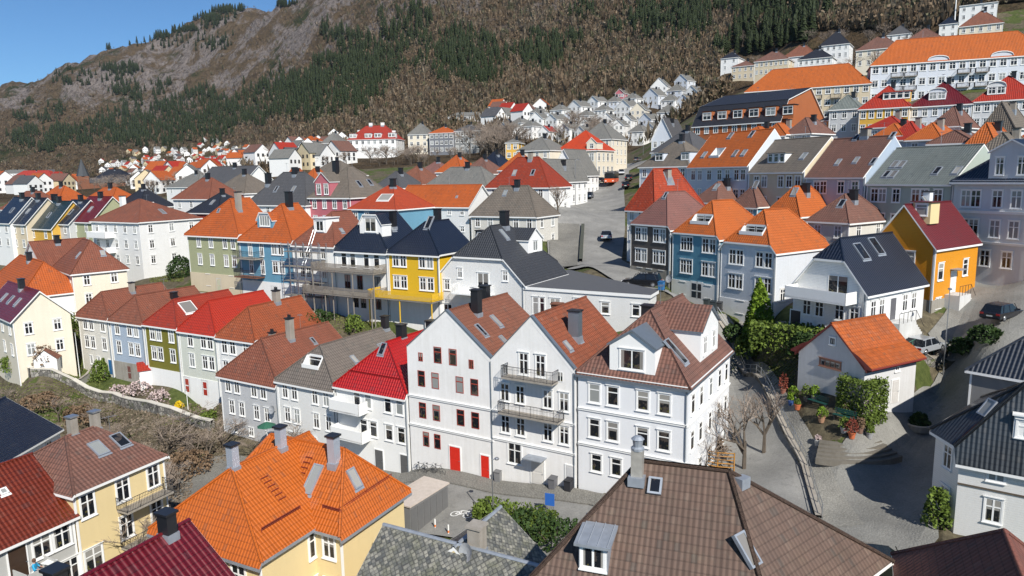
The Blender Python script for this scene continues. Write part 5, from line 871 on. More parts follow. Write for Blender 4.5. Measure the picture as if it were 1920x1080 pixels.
def land_mat(name, far):
    t = NT(name); pos = t.n('ShaderNodeNewGeometry').outputs['Position']; nr = t.n('ShaderNodeNewGeometry').outputs['True Normal']
    if not far:
        n1 = t.noise(pos, .12, 6, .6); n2 = t.noise(pos, 1.1, 6, .7)
        c = t.ramp(n2, [(.3, (.05, .042, .028)), (.5, (.10, .085, .055)), (.62, (.14, .12, .075)), (.75, (.20, .17, .12))])
        gr = t.ramp(n2, [(.3, (.03, .045, .012)), (.7, (.10, .12, .035))]); c = t.mix(t.math('GREATER_THAN', n1, .53), c, gr)
        t.bump(n2, .12)
    else:
        n1 = t.noise(pos, .006, 9, .68); n2 = t.noise(pos, .035, 8, .7); n3 = t.noise(pos, .16, 6, .75); z = t.n('ShaderNodeSeparateXYZ', ins={0: pos}); zz = z.outputs[2]
        c = t.ramp(n2, [(.25, (.05, .036, .022)), (.45, (.11, .077, .044)), (.6, (.155, .11, .063)), (.75, (.19, .14, .082))])
        gr = t.ramp(n3, [(.35, (.02, .028, .010)), (.65, (.06, .07, .025))]); c = t.mix(t.math('MULTIPLY', t.math('SUBTRACT', n1, .53, clamp=True), 12, clamp=True), c, gr)
        mp = t.n('ShaderNodeMapping', ins={0: pos, 3: (1, .7, .55)}).outputs[0]; rk = t.noise(mp, .0075, 10, .7); hgt = t.math('MULTIPLY', t.math('SUBTRACT', zz, 60), .006, clamp=True)
        rf = t.math('MULTIPLY', t.math('SUBTRACT', t.math('ADD', rk, t.math('MULTIPLY', hgt, .10)), .572, clamp=True), 16, clamp=True)
        vc = t.noise(t.n('ShaderNodeMapping', ins={0: pos, 3: (1.6, 1, .3)}).outputs[0], .05, 8, .8, .5); rock = t.ramp(t.math('ADD', t.math('MULTIPLY', vc, .7), t.math('MULTIPLY', n3, .3)), [(.34, (.022, .02, .018)), (.42, (.085, .07, .064)), (.5, (.24, .205, .185)), (.62, (.31, .265, .24)), (.7, (.06, .05, .045)), (.82, (.22, .19, .175))]); c = t.mix(t.math('MULTIPLY', rf, hgt), c, rock)
        t.bump(t.math('ADD', n3, t.math('MULTIPLY', n2, 2.0)), 14.0, .9)
    t.l(c, t.b.inputs['Base Color']); t.b.inputs['Roughness'].default_value = .95; t.b.inputs['Specular IOR Level'].default_value = .15; return t.m
def land_mesh(name, j0, j1, mat):
    ys = np.exp(_gy[j0:j1]); V = np.zeros((j1-j0, NX, 3)); V[..., 0] = ys[:, None]*_gx[None]/1.6; V[..., 1] = ys[:, None]; V[..., 2] = ys[:, None]*GEM[j0:j1]
    n = j1-j0; idx = np.arange(n*NX).reshape(n, NX); F = np.stack([idx[:-1, :-1], idx[:-1, 1:], idx[1:, 1:], idx[1:, :-1]], -1).reshape(-1, 4)
    me = bpy.data.meshes.new(name); me.vertices.add(n*NX); me.vertices.foreach_set('co', V.ravel()); me.loops.add(F.size); me.loops.foreach_set('vertex_index', F.ravel()); me.polygons.add(len(F)); me.polygons.foreach_set('loop_start', np.arange(0, F.size, 4)); me.polygons.foreach_set('loop_total', np.full(len(F), 4))
    me.polygons.foreach_set('use_smooth', np.ones(len(F), bool)); me.update(); me.validate(); me.materials.append(mat); o = link(name, me); o['kind'] = 'structure'; return o
JS = int((math.log(290)-Y0)/(Y1-Y0)*(NY-1)); GEM = GE.copy(); GVX = np.exp(_YY)*_XX/1.6; GVY = np.exp(_YY)
# ---------------------------------------------------------------- finish the houses on the land
for k_, h_ in list(HS.items()): h_.finish()
attach(HS['og'], HS['ow']); attach(HS['sl'], HS['sw'])
def hits(px, py, d0=14, d1=4000, n=900):
    px = np.asarray(px, float); py = np.asarray(py, float); R_ = CF[None]+CR[None]*((px-960)/F_PX)[:, None]-CU[None]*((py-540)/F_PX)[:, None]; R_ /= R_[:, 1:2]
    ds = np.exp(np.linspace(math.log(d0), math.log(d1), n)); out = np.full((len(px), 3), np.nan)
    for a in range(0, len(px), 2000):
        r = R_[a:a+2000]; f = r[:, 2:3]*ds[None]-ground(r[:, :1]*ds[None], np.broadcast_to(ds[None], (len(r), n))); k = np.argmax(f < 0, 1); ok = f[np.arange(len(r)), k] < 0
        d = ds[k]; x = r[:, 0]*d; out[a:a+2000][ok] = np.stack([x, d, ground(x, d)], 1)[ok]
    return out
# ---------------------------------------------------------------- roads, pavements, paths
def asphalt(name, col, cob=0.0, patch=.5):
    t = NT(name); pos = t.n('ShaderNodeNewGeometry').outputs['Position']; n1 = t.noise(pos, .25, 6, .65); n2 = t.noise(pos, 9, 3, .6); n3 = t.noise(pos, .9, 5, .7, .6)
    c = t.ramp(n1, [(.3, mul(col, .72)), (.5, col), (.7, mul(col, 1.3))]); c = t.mix(t.math('MULTIPLY', t.math('GREATER_THAN', n3, .6), patch*.5), c, mul(col, .62)); c = t.mix(.16, c, t.ramp(n2, [(.3, (.02, .02, .02)), (.7, (.4, .4, .38))]))
    if cob:
        vo = t.n('ShaderNodeTexVoronoi', feature='DISTANCE_TO_EDGE', ins={0: pos, 2: 4.5}); e = t.math('LESS_THAN', vo.outputs['Distance'], .07); c = t.mix(t.math('MULTIPLY', e, cob), c, mul(col, .4)); t.bump(vo.outputs['Distance'], .05)
    else: t.bump(n2, .01)
    t.l(c, t.b.inputs['Base Color']); t.b.inputs['Roughness'].default_value = .9; return t.m
ROAD = asphalt('asphalt', (.215, .21, .195, 1), 0, .9); PAVE = asphalt('paving', (.19, .18, .155, 1), .5); COB = asphalt('cobbles', (.24, .23, .20, 1), .4, .4); GRASS = None
def strip(name, Lp, Rp, mat, up=.05, n=10, m_=6, kerb=0):
    A = [hit(*p) for p in Lp]; Bq = [hit(*p) for p in Rp]; m = MB(); rows = []
    for i in range(len(A)-1):
        for k in range(n+(i == len(A)-2)):
            t = k/n; a = A[i]+(A[i+1]-A[i])*t; b = Bq[i]+(Bq[i+1]-Bq[i])*t
            rows.append([(p[0], p[1], gz(p[0], p[1])+up) for p in [a+(b-a)*q/m_ for q in range(m_+1)]])
    for r0, r1 in zip(rows[:-1], rows[1:]):
        for q in range(m_): m.poly([r0[q], r0[q+1], r1[q+1], r1[q]] , 0)
        if kerb:
            for q in (0, m_): a, b = np.array(r0[q]), np.array(r1[q]); m.poly([a-[0, 0, .4], b-[0, 0, .4], b, a], 0)
    for a, b, c, d in zip(A[:-1], A[1:], Bq[1:], Bq[:-1]):
        ins = np.ones(GVX.shape, bool); q = [a, b, c, d]; cx, cy = sum(p[0] for p in q)/4, sum(p[1] for p in q)/4
        for i in range(4):
            p, r = q[i], q[(i+1) % 4]; ex, ey = r[0]-p[0], r[1]-p[1]; sg = np.sign(ex*(cy-p[1])-ey*(cx-p[0])); ins &= (ex*(GVY-p[1])-ey*(GVX-p[0]))*sg > -.12*math.hypot(ex, ey)
        LOW[ins] = True
    o = m.build(name, mat); o['kind'] = 'structure'; return o
LOW = np.zeros(GVX.shape, bool)
strip('road', [(560, 868), (768, 906), (920, 926), (1103, 948), (1250, 968), (1400, 988), (1545, 1000)], [(540, 960), (768, 1000), (920, 1022), (1103, 1045), (1250, 1066), (1400, 1079), (1560, 1079)], ROAD, .05, 12, 8)
strip('pavement', [(560, 858), (768, 884), (920, 901), (1103, 923), (1250, 940), (1330, 950)], [(560, 868), (768, 906), (920, 926), (1103, 948), (1250, 968), (1340, 978)], PAVE, .17, 12, 4, 1)
strip('road', [(1300, 588), (1326, 640), (1338, 720), (1338, 800), (1330, 900), (1350, 1000)], [(1338, 596), (1372, 645), (1412, 706), (1458, 786), (1506, 880), (1532, 992)], ROAD, .06, 10, 8)
strip('road', [(1062, 505), (1150, 525), (1225, 545), (1270, 566), (1300, 590)], [(1165, 487), (1196, 505), (1262, 556), (1330, 585), (1385, 612)], ROAD, .07, 10, 8)
strip('road', [(1030, 506), (1026, 455), (1030, 415), (1066, 372), (1098, 344), (1120, 320), (1136, 304)], [(1165, 492), (1172, 430), (1172, 390), (1170, 362), (1172, 342), (1180, 320), (1215, 300)], ROAD, .055, 12, 10)
strip('path', [(1338, 590), (1376, 642), (1416, 702), (1464, 784), (1512, 878), (1540, 992)], [(1362, 590), (1400, 640), (1450, 700), (1500, 782), (1552, 870), (1620, 985)], COB, .10, 10, 6)
strip('path', [(1385, 606), (1440, 622), (1500, 634), (1560, 650)], [(1400, 592), (1450, 606), (1510, 616), (1570, 632)], PAVE, .08, 8, 3)
strip('road', [(1540, 990), (1552, 872), (1610, 800), (1690, 762), (1760, 700), (1800, 668), (1740, 626), (1770, 590), (1800, 545), (1820, 512)], [(1700, 1079), (1760, 1010), (1752, 900), (1790, 790), (1850, 720), (1900, 670), (1930, 640), (1930, 600), (1930, 560), (1930, 522)], asphalt('old_asphalt', (.20, .195, .175, 1), .12, .9), .075, 9, 10)
strip('pavement', [(1031, 500), (1031, 455), (1037, 420)], [(1082, 500), (1085, 455), (1086, 422)], PAVE, .2, 10, 4, 1)
strip('path', [(240, 885), (330, 866), (430, 850), (560, 868)], [(290, 1010), (350, 965), (450, 950), (545, 962)], PAVE, .05, 10, 6)
strip('pavement', [(1560, 1010), (1640, 1022), (1720, 1050), (1780, 1079)], [(1545, 1026), (1630, 1040), (1700, 1066), (1740, 1090)], PAVE, .16, 8, 3, 1)
GEM[LOW] -= .22/GVY[LOW]; land_mesh('ground', 0, JS+1, land_mat('garden_soil', False)); land_mesh('hills', JS, NY, land_mat('mountain', True))
def wall_line(name, label, pts, up, down, th, mat, cat='wall', cap=None):
    P = [hit(*p) for p in pts]; c = P[0]; r = thing(name, label, cat, tuple(c)); m = MB(); m2 = MB()
    for a, b in zip(P[:-1], P[1:]):
        d = (b-a)[:2]; L = np.linalg.norm(d); d = d/L; nn = np.array([-d[1], d[0], 0])*th/2; k = max(1, int(L/2))
        for i in range(k):
            p = a+(b-a)*i/k-c; q = a+(b-a)*(i+1)/k-c; p[2] = gz(*(p+c)[:2])-c[2]; q[2] = gz(*(q+c)[:2])-c[2]; U = np.array([0, 0, up]); D = np.array([0, 0, -down])
            m.poly([p-nn+D, q-nn+D, q-nn+U, p-nn+U], 0); m.poly([q+nn+D, p+nn+D, p+nn+U, q+nn+U], 0); w = nn*1.25; U2 = U+[0, 0, .1]
            m2.poly([p-w+U2, q-w+U2, q+w+U2, p+w+U2], 0); m2.poly([p-w+U, q-w+U, q-w+U2, p-w+U2], 0); m2.poly([q+w+U, p+w+U, p+w+U2, q+w+U2], 0)
    m.build('wall', mat, r); m2.build('coping', cap or M_CONC, r); return r
def stonewall():
    t = NT('rubble_stone'); pos = t.n('ShaderNodeNewGeometry').outputs['Position']; vo = t.n('ShaderNodeTexVoronoi', feature='F1', ins={0: pos, 2: 2.2}); e = t.n('ShaderNodeTexVoronoi', feature='DISTANCE_TO_EDGE', ins={0: pos, 2: 2.2})
    r = t.n('ShaderNodeSeparateColor', ins={0: vo.outputs['Color']}).outputs[0]; c = t.ramp(r, [(0, (.10, .095, .085)), (.5, (.2, .19, .17)), (1, (.34, .32, .28))]); c = t.mix(t.math('LESS_THAN', e.outputs['Distance'], .06), c, (.06, .055, .05, 1))
    c = t.mix(t.math('GREATER_THAN', t.noise(pos, 1.2, 5, .7), .58), c, (.09, .10, .05, 1)); t.l(c, t.b.inputs['Base Color']); t.b.inputs['Roughness'].default_value = .95; t.bump(e.outputs['Distance'], .08); return t.m
STONE = stonewall()
wall_line('garden_wall', 'long pale garden wall below the stepped row at the left', [(-20, 690), (60, 706), (140, 726), (215, 752), (300, 775), (400, 806)], 1.1, 2.4, .5, STONE, 'wall', paint((.6, .57, .5, 1), .8, .3))
wall_line('garden_wall', 'low white rendered wall between the gardens of the stepped row', [(150, 724), (175, 700)], .9, 1, .25, paint((.55, .53, .48, 1), .8, .5), 'wall')
wall_line('retaining_wall', 'concrete retaining wall behind the stepped row below the sage green house', [(340, 560), (440, 574), (520, 590), (600, 606)], 1.2, 2.5, .35, M_CONC, 'wall')
wall_line('retaining_wall', 'mossy stone retaining wall between the lane and the cobbled path', [(1340, 594), (1375, 645), (1414, 704), (1461, 786), (1509, 880), (1536, 975)], .25, 1.6, .4, STONE, 'wall')
wall_line('retaining_wall', 'dark stone wall between the silver car and the shaded street', [(1700, 672), (1745, 676), (1790, 650), (1840, 610)], .2, 3, .5, STONE, 'wall')
wall_line('street_wall', 'low dark wall dividing the street beside the black roofed house', [(1093, 425), (1091, 455), (1089, 492)], .45, 1.5, .45, flat((.05, .055, .045, 1), .9), 'wall', flat((.06, .065, .05, 1), .9))
wall_line('terrace_wall', 'pale concrete terrace wall between the yellow balcony and the gabled roofs', [(800, 612), (850, 618)], 1.5, 3, .4, paint((.42, .41, .36, 1), .9, .5), 'wall')
def railing(name, label, pts, hgt=1.0, sp=1.6, mat=None, rails=(1.0, .55), r=.035, cat='railing'):
    P = [hit(*p) for p in pts]; c = P[0]; rt = thing(name, label, cat, tuple(c)); m = MB(); mp = MB(); prev = None
    for a, b in zip(P[:-1], P[1:]):
        L = np.linalg.norm((b-a)[:2]); k = max(1, int(L/sp))
        for i in range(k+(b is P[-1])):
            p = a+(b-a)*i/k; p[2] = gz(p[0], p[1])+.1; q = p-c; mp.tube(q-[0, 0, .3], q+[0, 0, hgt*1.03], r*1.3, 5, 0)
            if prev is not None:
                for h_ in rails: m.tube(prev+[0, 0, hgt*h_], q+[0, 0, hgt*h_], r, 4, 0)
            prev = q
    mp.build('railing_posts', mat or M_IRON, rt); m.build('rail', mat or M_IRON, rt); return rt
railing('railing', 'grey iron railing along the top of the wall beside the lane', [(1345, 594), (1379, 645), (1418, 704), (1465, 786), (1513, 880), (1541, 975)], 1.05, 1.7, M_STEEL)
railing('wooden_fence', 'ochre wooden deck fence at the lane side of the white corner house', [(1318, 878), (1345, 884), (1376, 886)], 1.5, 1.2, flat((.36, .17, .03, 1), .7), (1.0, .8, .6, .4, .2), .05, 'fence')
railing('railing', 'green railing behind the silver parked car', [(1695, 668), (1750, 668)], 1.0, 1.2, flat((.05, .14, .10, 1), .6))
railing('fence', 'white picket fence on the terrace of the flat roofed annex', [(1005, 604), (1110, 612)], .9, .4, M_WHITE, (.95, .4), .02, 'fence')
def on(px, py): return hit(px, py)
# ---------------------------------------------------------------- steps, square, street furniture
p = hit(1600, 868); r = thing('stone_steps', 'broad curved stone steps half in shadow below the little white house', 'steps', tuple(p)); a0 = math.radians(-32)
for i in range(5):
    m = MB(); n = 14; R0, R1 = 6.6-i*.42, 6.18-i*.42
    for k in range(n):
        t0, t1 = -2.1+k*1.1/n, -2.1+(k+1)*1.1/n; z = .17*(i+1)
        f = lambda R_, t, zz: (R_*math.cos(t)+.7, R_*math.sin(t)+6.4, zz)
        m.poly([f(R0, t0, z-.5), f(R0, t1, z-.5), f(R0, t1, z), f(R0, t0, z)], 0); m.poly([f(R0, t0, z), f(R0, t1, z), f(R1-.3, t1, z), f(R1-.3, t0, z)], 0)
    m.build('step', STONE if False else paint((.17, .155, .13, 1), .9, .7), r)
def lamp_post(label, px, py, top_px, arm=.7, ang=0., r=.05, col=None, double=False):
    p = hit(px, py); q = ray(px, top_px); hgt = p[1]*q[2]/q[1]-p[2]; t = thing('street_lamp', label, 'street lamp', tuple(p)); M_ = col or M_STEEL
    m = MB(); m.tube((0, 0, -.3), (0, 0, hgt), r*1.3, 8, 0, r*.8); m.build('pole', M_, t); m = MB(); a = (math.cos(ang)*arm, math.sin(ang)*arm)
    m.tube((0, 0, hgt), (a[0], a[1], hgt+.1), r*.7, 6, 0); m.build('arm', M_, t); m = MB(); m.lathe((a[0]*1.1, a[1]*1.1, hgt-.02), [(0, 0), (.16, .02), (.2, .12), (.12, .2), (0, .22)], 10, 0); o = m.build('lamp_head', M_STEEL, t); return t
lamp_post('grey street lamp on the near kerb in front of the gabled houses', 925, 985, 862, .35, 0)
lamp_post('tall pale street lamp standing beside the silver car', 1768, 705, 545, .4, 1)
lamp_post('slim lamp post beside the white houses on the upper street', 1079, 385, 300, .6, 0, .05)
lamp_post('lamp post with long arm at the bend of the upper street', 1206, 290, 268, 1.5, 3.1, .05)
def pole(name, label, px, py, top, r=.05, mat=None, cat='flag pole'):
    p = hit(px, py); q = ray(px, top); hgt = p[1]*q[2]/q[1]-p[2]; t = thing(name, label, cat, tuple(p)); m = MB(); m.tube((0, 0, -.3), (0, 0, hgt), r*1.2, 7, 0, r*.6); m.build('pole', mat or M_WHITE, t); m = MB(); m.lathe((0, 0, hgt), [(0, -.05), (.09, 0), (.09, .1), (0, .16)], 8, 0); m.build('pole_cap', M_STEEL, t)
pole('flag_pole', 'white flag pole in the garden at the left end of the stepped row', 150, 706, 625); pole('flag_pole', 'white pole in front of the white corner house with faded red roof', 228, 500, 400, .06)
pole('flag_pole', 'thin white pole in the garden before the white row house', 353, 770, 732); pole('radio_mast', 'slim white mast at the top right edge of the wood', 1789, 52, -30, .25, None, 'mast')
def bin_(label, px, py, col, s=1.0, grp=None):
    p = hit(px, py); t = thing('wheelie_bin', label, 'bin', tuple(p), random.uniform(-.6, -.4), grp); m = MB(); m.poly([(-.26, -.3, .1), (.26, -.3, .1), (.3, -.36, 1.0), (-.3, -.36, 1.0)]); m.poly([(.26, .3, .1), (-.26, .3, .1), (-.3, .3, 1.0), (.3, .3, 1.0)]); m.poly([(.26, -.3, .1), (.26, .3, .1), (.3, .3, 1.0), (.3, -.36, 1.0)]); m.poly([(-.26, .3, .1), (-.26, -.3, .1), (-.3, -.36, 1.0), (-.3, .3, 1.0)])
    m.build('body', flat(col, .5), t); m = MB(); m.poly([(-.32, -.4, 1.02), (.32, -.4, 1.02), (.32, .34, 1.1), (-.32, .34, 1.1)]); m.box(-.32, .32, -.4, -.36, .96, 1.02); m.box(-.3, .3, .3, .4, .98, 1.06); m.build('lid', flat(mul(col, .7), .5), t)
    for x in (-.27, .27): m = MB(); m.tube((x-.03, .3, .1), (x+.03, .3, .1), .1, 10, 0, cap=True); m.build('wheel', M_DARK, t)
bin_('grey wheelie bin beside the basement door of the balconied gabled house', 1037, 917, (.14, .14, .15, 1)); bin_('black wheelie bin next to the drainpipe of the gabled house', 1067, 921, (.03, .03, .035, 1)); bin_('grey utility cabinet shaped bin beside the street lamp wall', 935, 903, (.20, .20, .20, 1))
for i, (px, py, c) in enumerate([(1325, 578, (.04, .05, .05, 1)), (1337, 581, (.03, .04, .045, 1)), (1349, 583, (.05, .05, .05, 1)), (1240, 545, (.03, .15, .35, 1))]): bin_(['dark bin leftmost before the blue house', 'dark bin in the middle before the pale grey house', 'dark bin nearest the brown crate', 'blue bin behind the black estate car'][i], px, py, c)
p = hit(770, 1003); t = thing('storage_container', 'grey panelled container with flat pale top between the yellow house and the street', 'container', tuple(p), math.radians(58)); m = MB(); m.box(-.3, 4.6, -.3, 2.2, 0, 2.5); m.build('body', flat((.18, .18, .18, 1), .6), t)
m = MB(); m.box(-.4, 4.7, -.4, 2.3, 2.503, 2.62); m.build('roof', paint((.55, .48, .42, 1), .8, .5), t)
for i in range(6): m = MB(); m.box(-.25+.8*i, .45+.8*i, -.35, -.303, .1, 2.3); m.build('panel', flat((.13, .13, .13, 1), .6), t)
def bicycle(label, px, py, rz, col=(.02, .02, .02, 1)):
    p = hit(px, py); t = thing('bicycle', label, 'bicycle', (p[0], p[1], p[2]+.17), rz); M_ = flat(col, .4)
    for x in (-.52, .52):
        m = MB()
        for k in range(16): a, b = 2*math.pi*k/16, 2*math.pi*(k+1)/16; m.tube((x+.34*math.cos(a), 0, .34+.34*math.sin(a)), (x+.34*math.cos(b), 0, .34+.34*math.sin(b)), .022, 4, 0)
        for k in range(6): a = math.pi*k/3; m.tube((x, 0, .34), (x+.33*math.cos(a), 0, .34+.33*math.sin(a)), .006, 3, 0)
        m.build('wheel', M_DARK, t)
    m = MB(); [m.tube(a, b, .02, 5, 0) for a, b in (((-.52, 0, .34), (-.15, 0, .34)), ((-.15, 0, .34), (-.3, 0, .85)), ((-.3, 0, .8), (.35, 0, .85)), ((-.15, 0, .34), (.35, 0, .8)), ((-.52, 0, .34), (-.28, 0, .75)), ((.52, 0, .34), (.33, 0, .95)))]; m.build('frame', M_, t)
    m = MB(); m.tube((.33, -.28, 1.0), (.33, .28, 1.0), .015, 5, 0); m.build('handlebar', M_STEEL, t); m = MB(); m.lathe((-.3, 0, .86), [(0, 0), (.1, .01), (.11, .05), (0, .08)], 8, 0); m.build('saddle', M_DARK, t)
bicycle('black bicycle leaning leftmost under the red framed windows', 790, 888, math.radians(-31)); bicycle('grey bicycle in the middle of the three by the red door', 806, 890, math.radians(-28), (.2, .2, .2, 1)); bicycle('dark bicycle nearest the big red door', 822, 892, math.radians(-35), (.05, .05, .06, 1))
p = hit(1031, 968); t = thing('information_sign', 'small blue sign panel standing at the near edge of the street', 'sign', tuple(p), math.radians(-20)); m = MB(); [m.tube((x, 0, -.2), (x, 0, 1.9), .03, 6, 0) for x in (-.3, .3)]; m.build('leg', M_STEEL, t); m = MB(); m.box(-.38, .38, -.03, .03, .9, 1.9); m.build('panel', flat((.03, .12, .42, 1), .4), t)
for lab, px, py in (('white and orange bollard left of the painted bicycle mark', 816, 990), ('white and orange bollard right of the container', 841, 1001)):
    p = hit(px, py); t = thing('bollard', lab, 'bollard', tuple(p)); m = MB(); m.tube((0, 0, -.2), (0, 0, .75), .06, 8, 0, cap=True); m.build('post', M_WHITE, t); m = MB(); m.tube((0, 0, .1), (0, 0, .3), .066, 8, 0); m.build('reflective_band', flat((.7, .2, .05, 1)), t)
# painted bicycle symbol on the road
p = hit(865, 966); m = MB(); cx, cy = p[0], p[1]; z0 = .06
def rp(x, y): c, s = math.cos(-.5), math.sin(-.5); X_, Y_ = cx+x*c-y*s, cy+x*s+y*c; return (X_, Y_, gz(X_, Y_)+z0)
for x in (-.6, .6):
    for k in range(14): a, b = 2*math.pi*k/14, 2*math.pi*(k+1)/14; m.poly([rp(x+.42*math.cos(a), .42*math.sin(a)), rp(x+.42*math.cos(b), .42*math.sin(b)), rp(x+.32*math.cos(b), .32*math.sin(b)), rp(x+.32*math.cos(a), .32*math.sin(a))])
for (xa, ya), (xb, yb) in (((-.6, 0), (-.1, 0)), ((-.1, 0), (-.3, .6)), ((-.3, .6), (.4, .6)), ((.4, .6), (-.1, 0)), ((.6, 0), (.35, .8)), ((-.6, 0), (-.3, .6))):
    d = math.hypot(xb-xa, yb-ya); nx, ny = -(yb-ya)/d*.05, (xb-xa)/d*.05; m.poly([rp(xa-nx, ya-ny), rp(xb-nx, yb-ny), rp(xb+nx, yb+ny), rp(xa+nx, ya+ny)])
o = m.build('road_marking', flat((.7, .7, .68, 1), .7)); o['kind'] = 'structure'
def manhole(px, py, r=.45):
    p = hit(px, py); m = MB(); m.lathe((p[0], p[1], p[2]+.09), [(0, .01), (r, .01), (r, -.1)], 16, 0); tag(m.build('manhole_cover', flat((.09, .06, .045, 1), .6, .3)), 'rusty round manhole cover in the pavement at the lower right junction', 'manhole cover')
manhole(1694, 1044)
# ---------------------------------------------------------------- vehicles
def car(name, label, px, py, yaw, col, L=4.4, Wd=1.8, Hh=1.5, kind='hatch', up=.06):
    p = hit(px, py); t = thing(name, label, 'car' if name != 'bus' else 'bus', (p[0], p[1], p[2]+up), math.radians(yaw)); M_ = flat(col, .25, .3, 'car_paint', .03); M_.node_tree.nodes['Principled BSDF'].inputs['Coat Weight'].default_value = .6
    x = L/2; hb = Hh*.56
    prof = {'hatch': ([(-x, .32), (-x, hb*.92), (-x+.12, hb+.02), (x-1.25, hb), (x-.25, hb*.86), (x, hb*.6), (x, .32)], [(-x+.15, hb), (-x+.55, Hh*.97), (-x+1.2, Hh), (x-2.0, Hh*.98), (x-1.2, hb)]),
            'estate': ([(-x, .35), (-x, hb), (x-1.2, hb), (x-.2, hb*.88), (x, hb*.65), (x, .35)], [(-x+.05, hb), (-x+.3, Hh*.96), (-x+.8, Hh), (x-2.1, Hh*.98), (x-1.25, hb)])}[kind]
    def sec(m, pr, w0, w1, zt, mat):
        n = len(pr)
        def wd(z): return w0+(w1-w0)*max(0, min(1, (z-pr[0][1])/(zt-pr[0][1]+1e-6)))
        for s_ in (-1, 1): q = [(a, s_*wd(z), z) for a, z in pr]; m.poly(q if s_ < 0 else q[::-1], mat)
        for (a, za), (b, zb) in zip(pr[:-1], pr[1:]): m.poly([(a, -wd(za), za), (a, wd(za), za), (b, wd(zb), zb), (b, -wd(zb), zb)], mat)
    m = MB(); sec(m, prof[0], Wd/2, Wd/2-.04, hb, 0); m.box(-x+.05, x-.05, -Wd/2+.05, Wd/2-.05, .2, .34, 1); m.box(-x-.03, -x+.1, -Wd/2+.02, Wd/2-.02, .3, .5, 0); m.box(x-.1, x+.03, -Wd/2+.02, Wd/2-.02, .28, .46, 0)
    b = m.build('body', [M_, M_DARK], t); bm = bmesh.new(); bm.from_mesh(b.data); bmesh.ops.remove_doubles(bm, verts=bm.verts, dist=.001); bm.to_mesh(b.data); bm.free(); bv = b.modifiers.new('bev', 'BEVEL'); bv.width = .06; bv.segments = 2; bv.limit_method = 'ANGLE'
    m = MB(); pr = prof[1]; sec(m, pr, Wd/2-.06, Wd/2-.24, Hh, 0); g_ = m.build('windows', flat((.01, .013, .018, 1), .08, 0, 'car_glass'), t)
    m = MB(); q = [pr[1], pr[2], pr[3]]; ww = Wd/2-.22
    for (a, za), (c, zc) in zip(q[:-1], q[1:]): m.poly([(a, -ww, za+.02), (c, -ww, zc+.02), (c, ww, zc+.02), (a, ww, za+.02)], 0); [m.poly([(a, s_*ww, za+.02), (c, s_*ww, zc+.02), (c, s_*(ww+.03), zc-.06), (a, s_*(ww+.03), za-.06)], 0) for s_ in (-1, 1)]
    xm = (pr[2][0]+pr[3][0])/2
    for s_ in (-1, 1):
        for xx in (pr[1][0]+.1, xm, pr[4][0]-.12): m.tube((xx if xx == xm else xx, s_*(Wd/2-.05), hb), (xm+(xx-xm)*.72 if xx != xm else xm, s_*(Wd/2-.23), Hh), .035, 4, 0)
    m.build('roof', M_, t)
    for sx in (-x+.8, x-.82):
        for s_ in (-1, 1):
            m = MB(); m.tube((sx, s_*(Wd/2-.2), .32), (sx, s_*(Wd/2+.015), .32), .32, 16, 0, cap=True); w_ = m.build('wheel', M_DARK, t); m = MB(); m.tube((sx, s_*(Wd/2), .32), (sx, s_*(Wd/2+.03), .32), .2, 12, 0, .17, True); m.build('rim', M_STEEL, w_)
    for s_ in (-1, 1):
        m = MB(); m.box(-x-.02, -x+.12, s_*(Wd/2-.22)-.16, s_*(Wd/2-.22)+.16, hb*.72, hb*.92, 0); m.build('tail_light', flat((.35, .01, .01, 1), .2), t); m = MB(); m.box(x-.16, x+.015, s_*(Wd/2-.25)-.18, s_*(Wd/2-.25)+.18, hb*.62, hb*.78, 0); m.build('headlight', flat((.7, .7, .72, 1), .1), t)
        m = MB(); m.box(x-1.45, x-1.3, s_*(Wd/2+.06)-.1, s_*(Wd/2+.06)+.1, hb+.02, hb+.16, 0); m.build('wing_mirror', M_, t)
    m = MB(); m.box(-x-.045, -x-.03, -.26, .26, .45, .57, 0); m.build('number_plate', flat((.6, .6, .55, 1), .5), t); return t
car('parked_car', 'black estate car parked in front of the brown boarded house', 1203, 537, 158, (.012, .012, .013, 1), 4.7, 1.85, 1.65, 'estate')
car('parked_car', 'silver car parked behind the little white house', 1733, 660, 32, (.42, .44, .46, 1), 4.5, 1.85, 1.5, 'hatch'); car('parked_car', 'black car in shade before the grey mansion block', 1878, 598, 30, (.015, .015, .02, 1), 4.5, 1.85, 1.5, 'hatch')
car('parked_car', 'pale blue grey car parked in the shadow on the upper street', 1137, 449, 82, (.35, .40, .45, 1)); car('parked_car', 'dark blue car driving down the upper street', 1104, 372, 255, (.03, .05, .08, 1)); car('parked_car', 'white car behind the bus on the upper street', 1165, 327, 262, (.7, .7, .7, 1))
car('parked_car', 'black car parked lowest under the weathered red roof house', 1174, 352, 76, (.02, .02, .02, 1)); car('parked_car', 'black car parked second in the line beside the upper street', 1180, 338, 74, (.03, .03, .03, 1)); car('parked_car', 'grey car parked at the bend of the upper street', 1196, 303, 60, (.2, .2, .2, 1)); car('parked_car', 'dark car parked by the cream stone building', 1127, 343, 75, (.02, .02, .02, 1))
car('parked_car', 'black car with red bonnet half hidden at the bottom edge', 1668, 1078, -15, (.015, .02, .015, 1), 4.0, 1.7, 1.45)
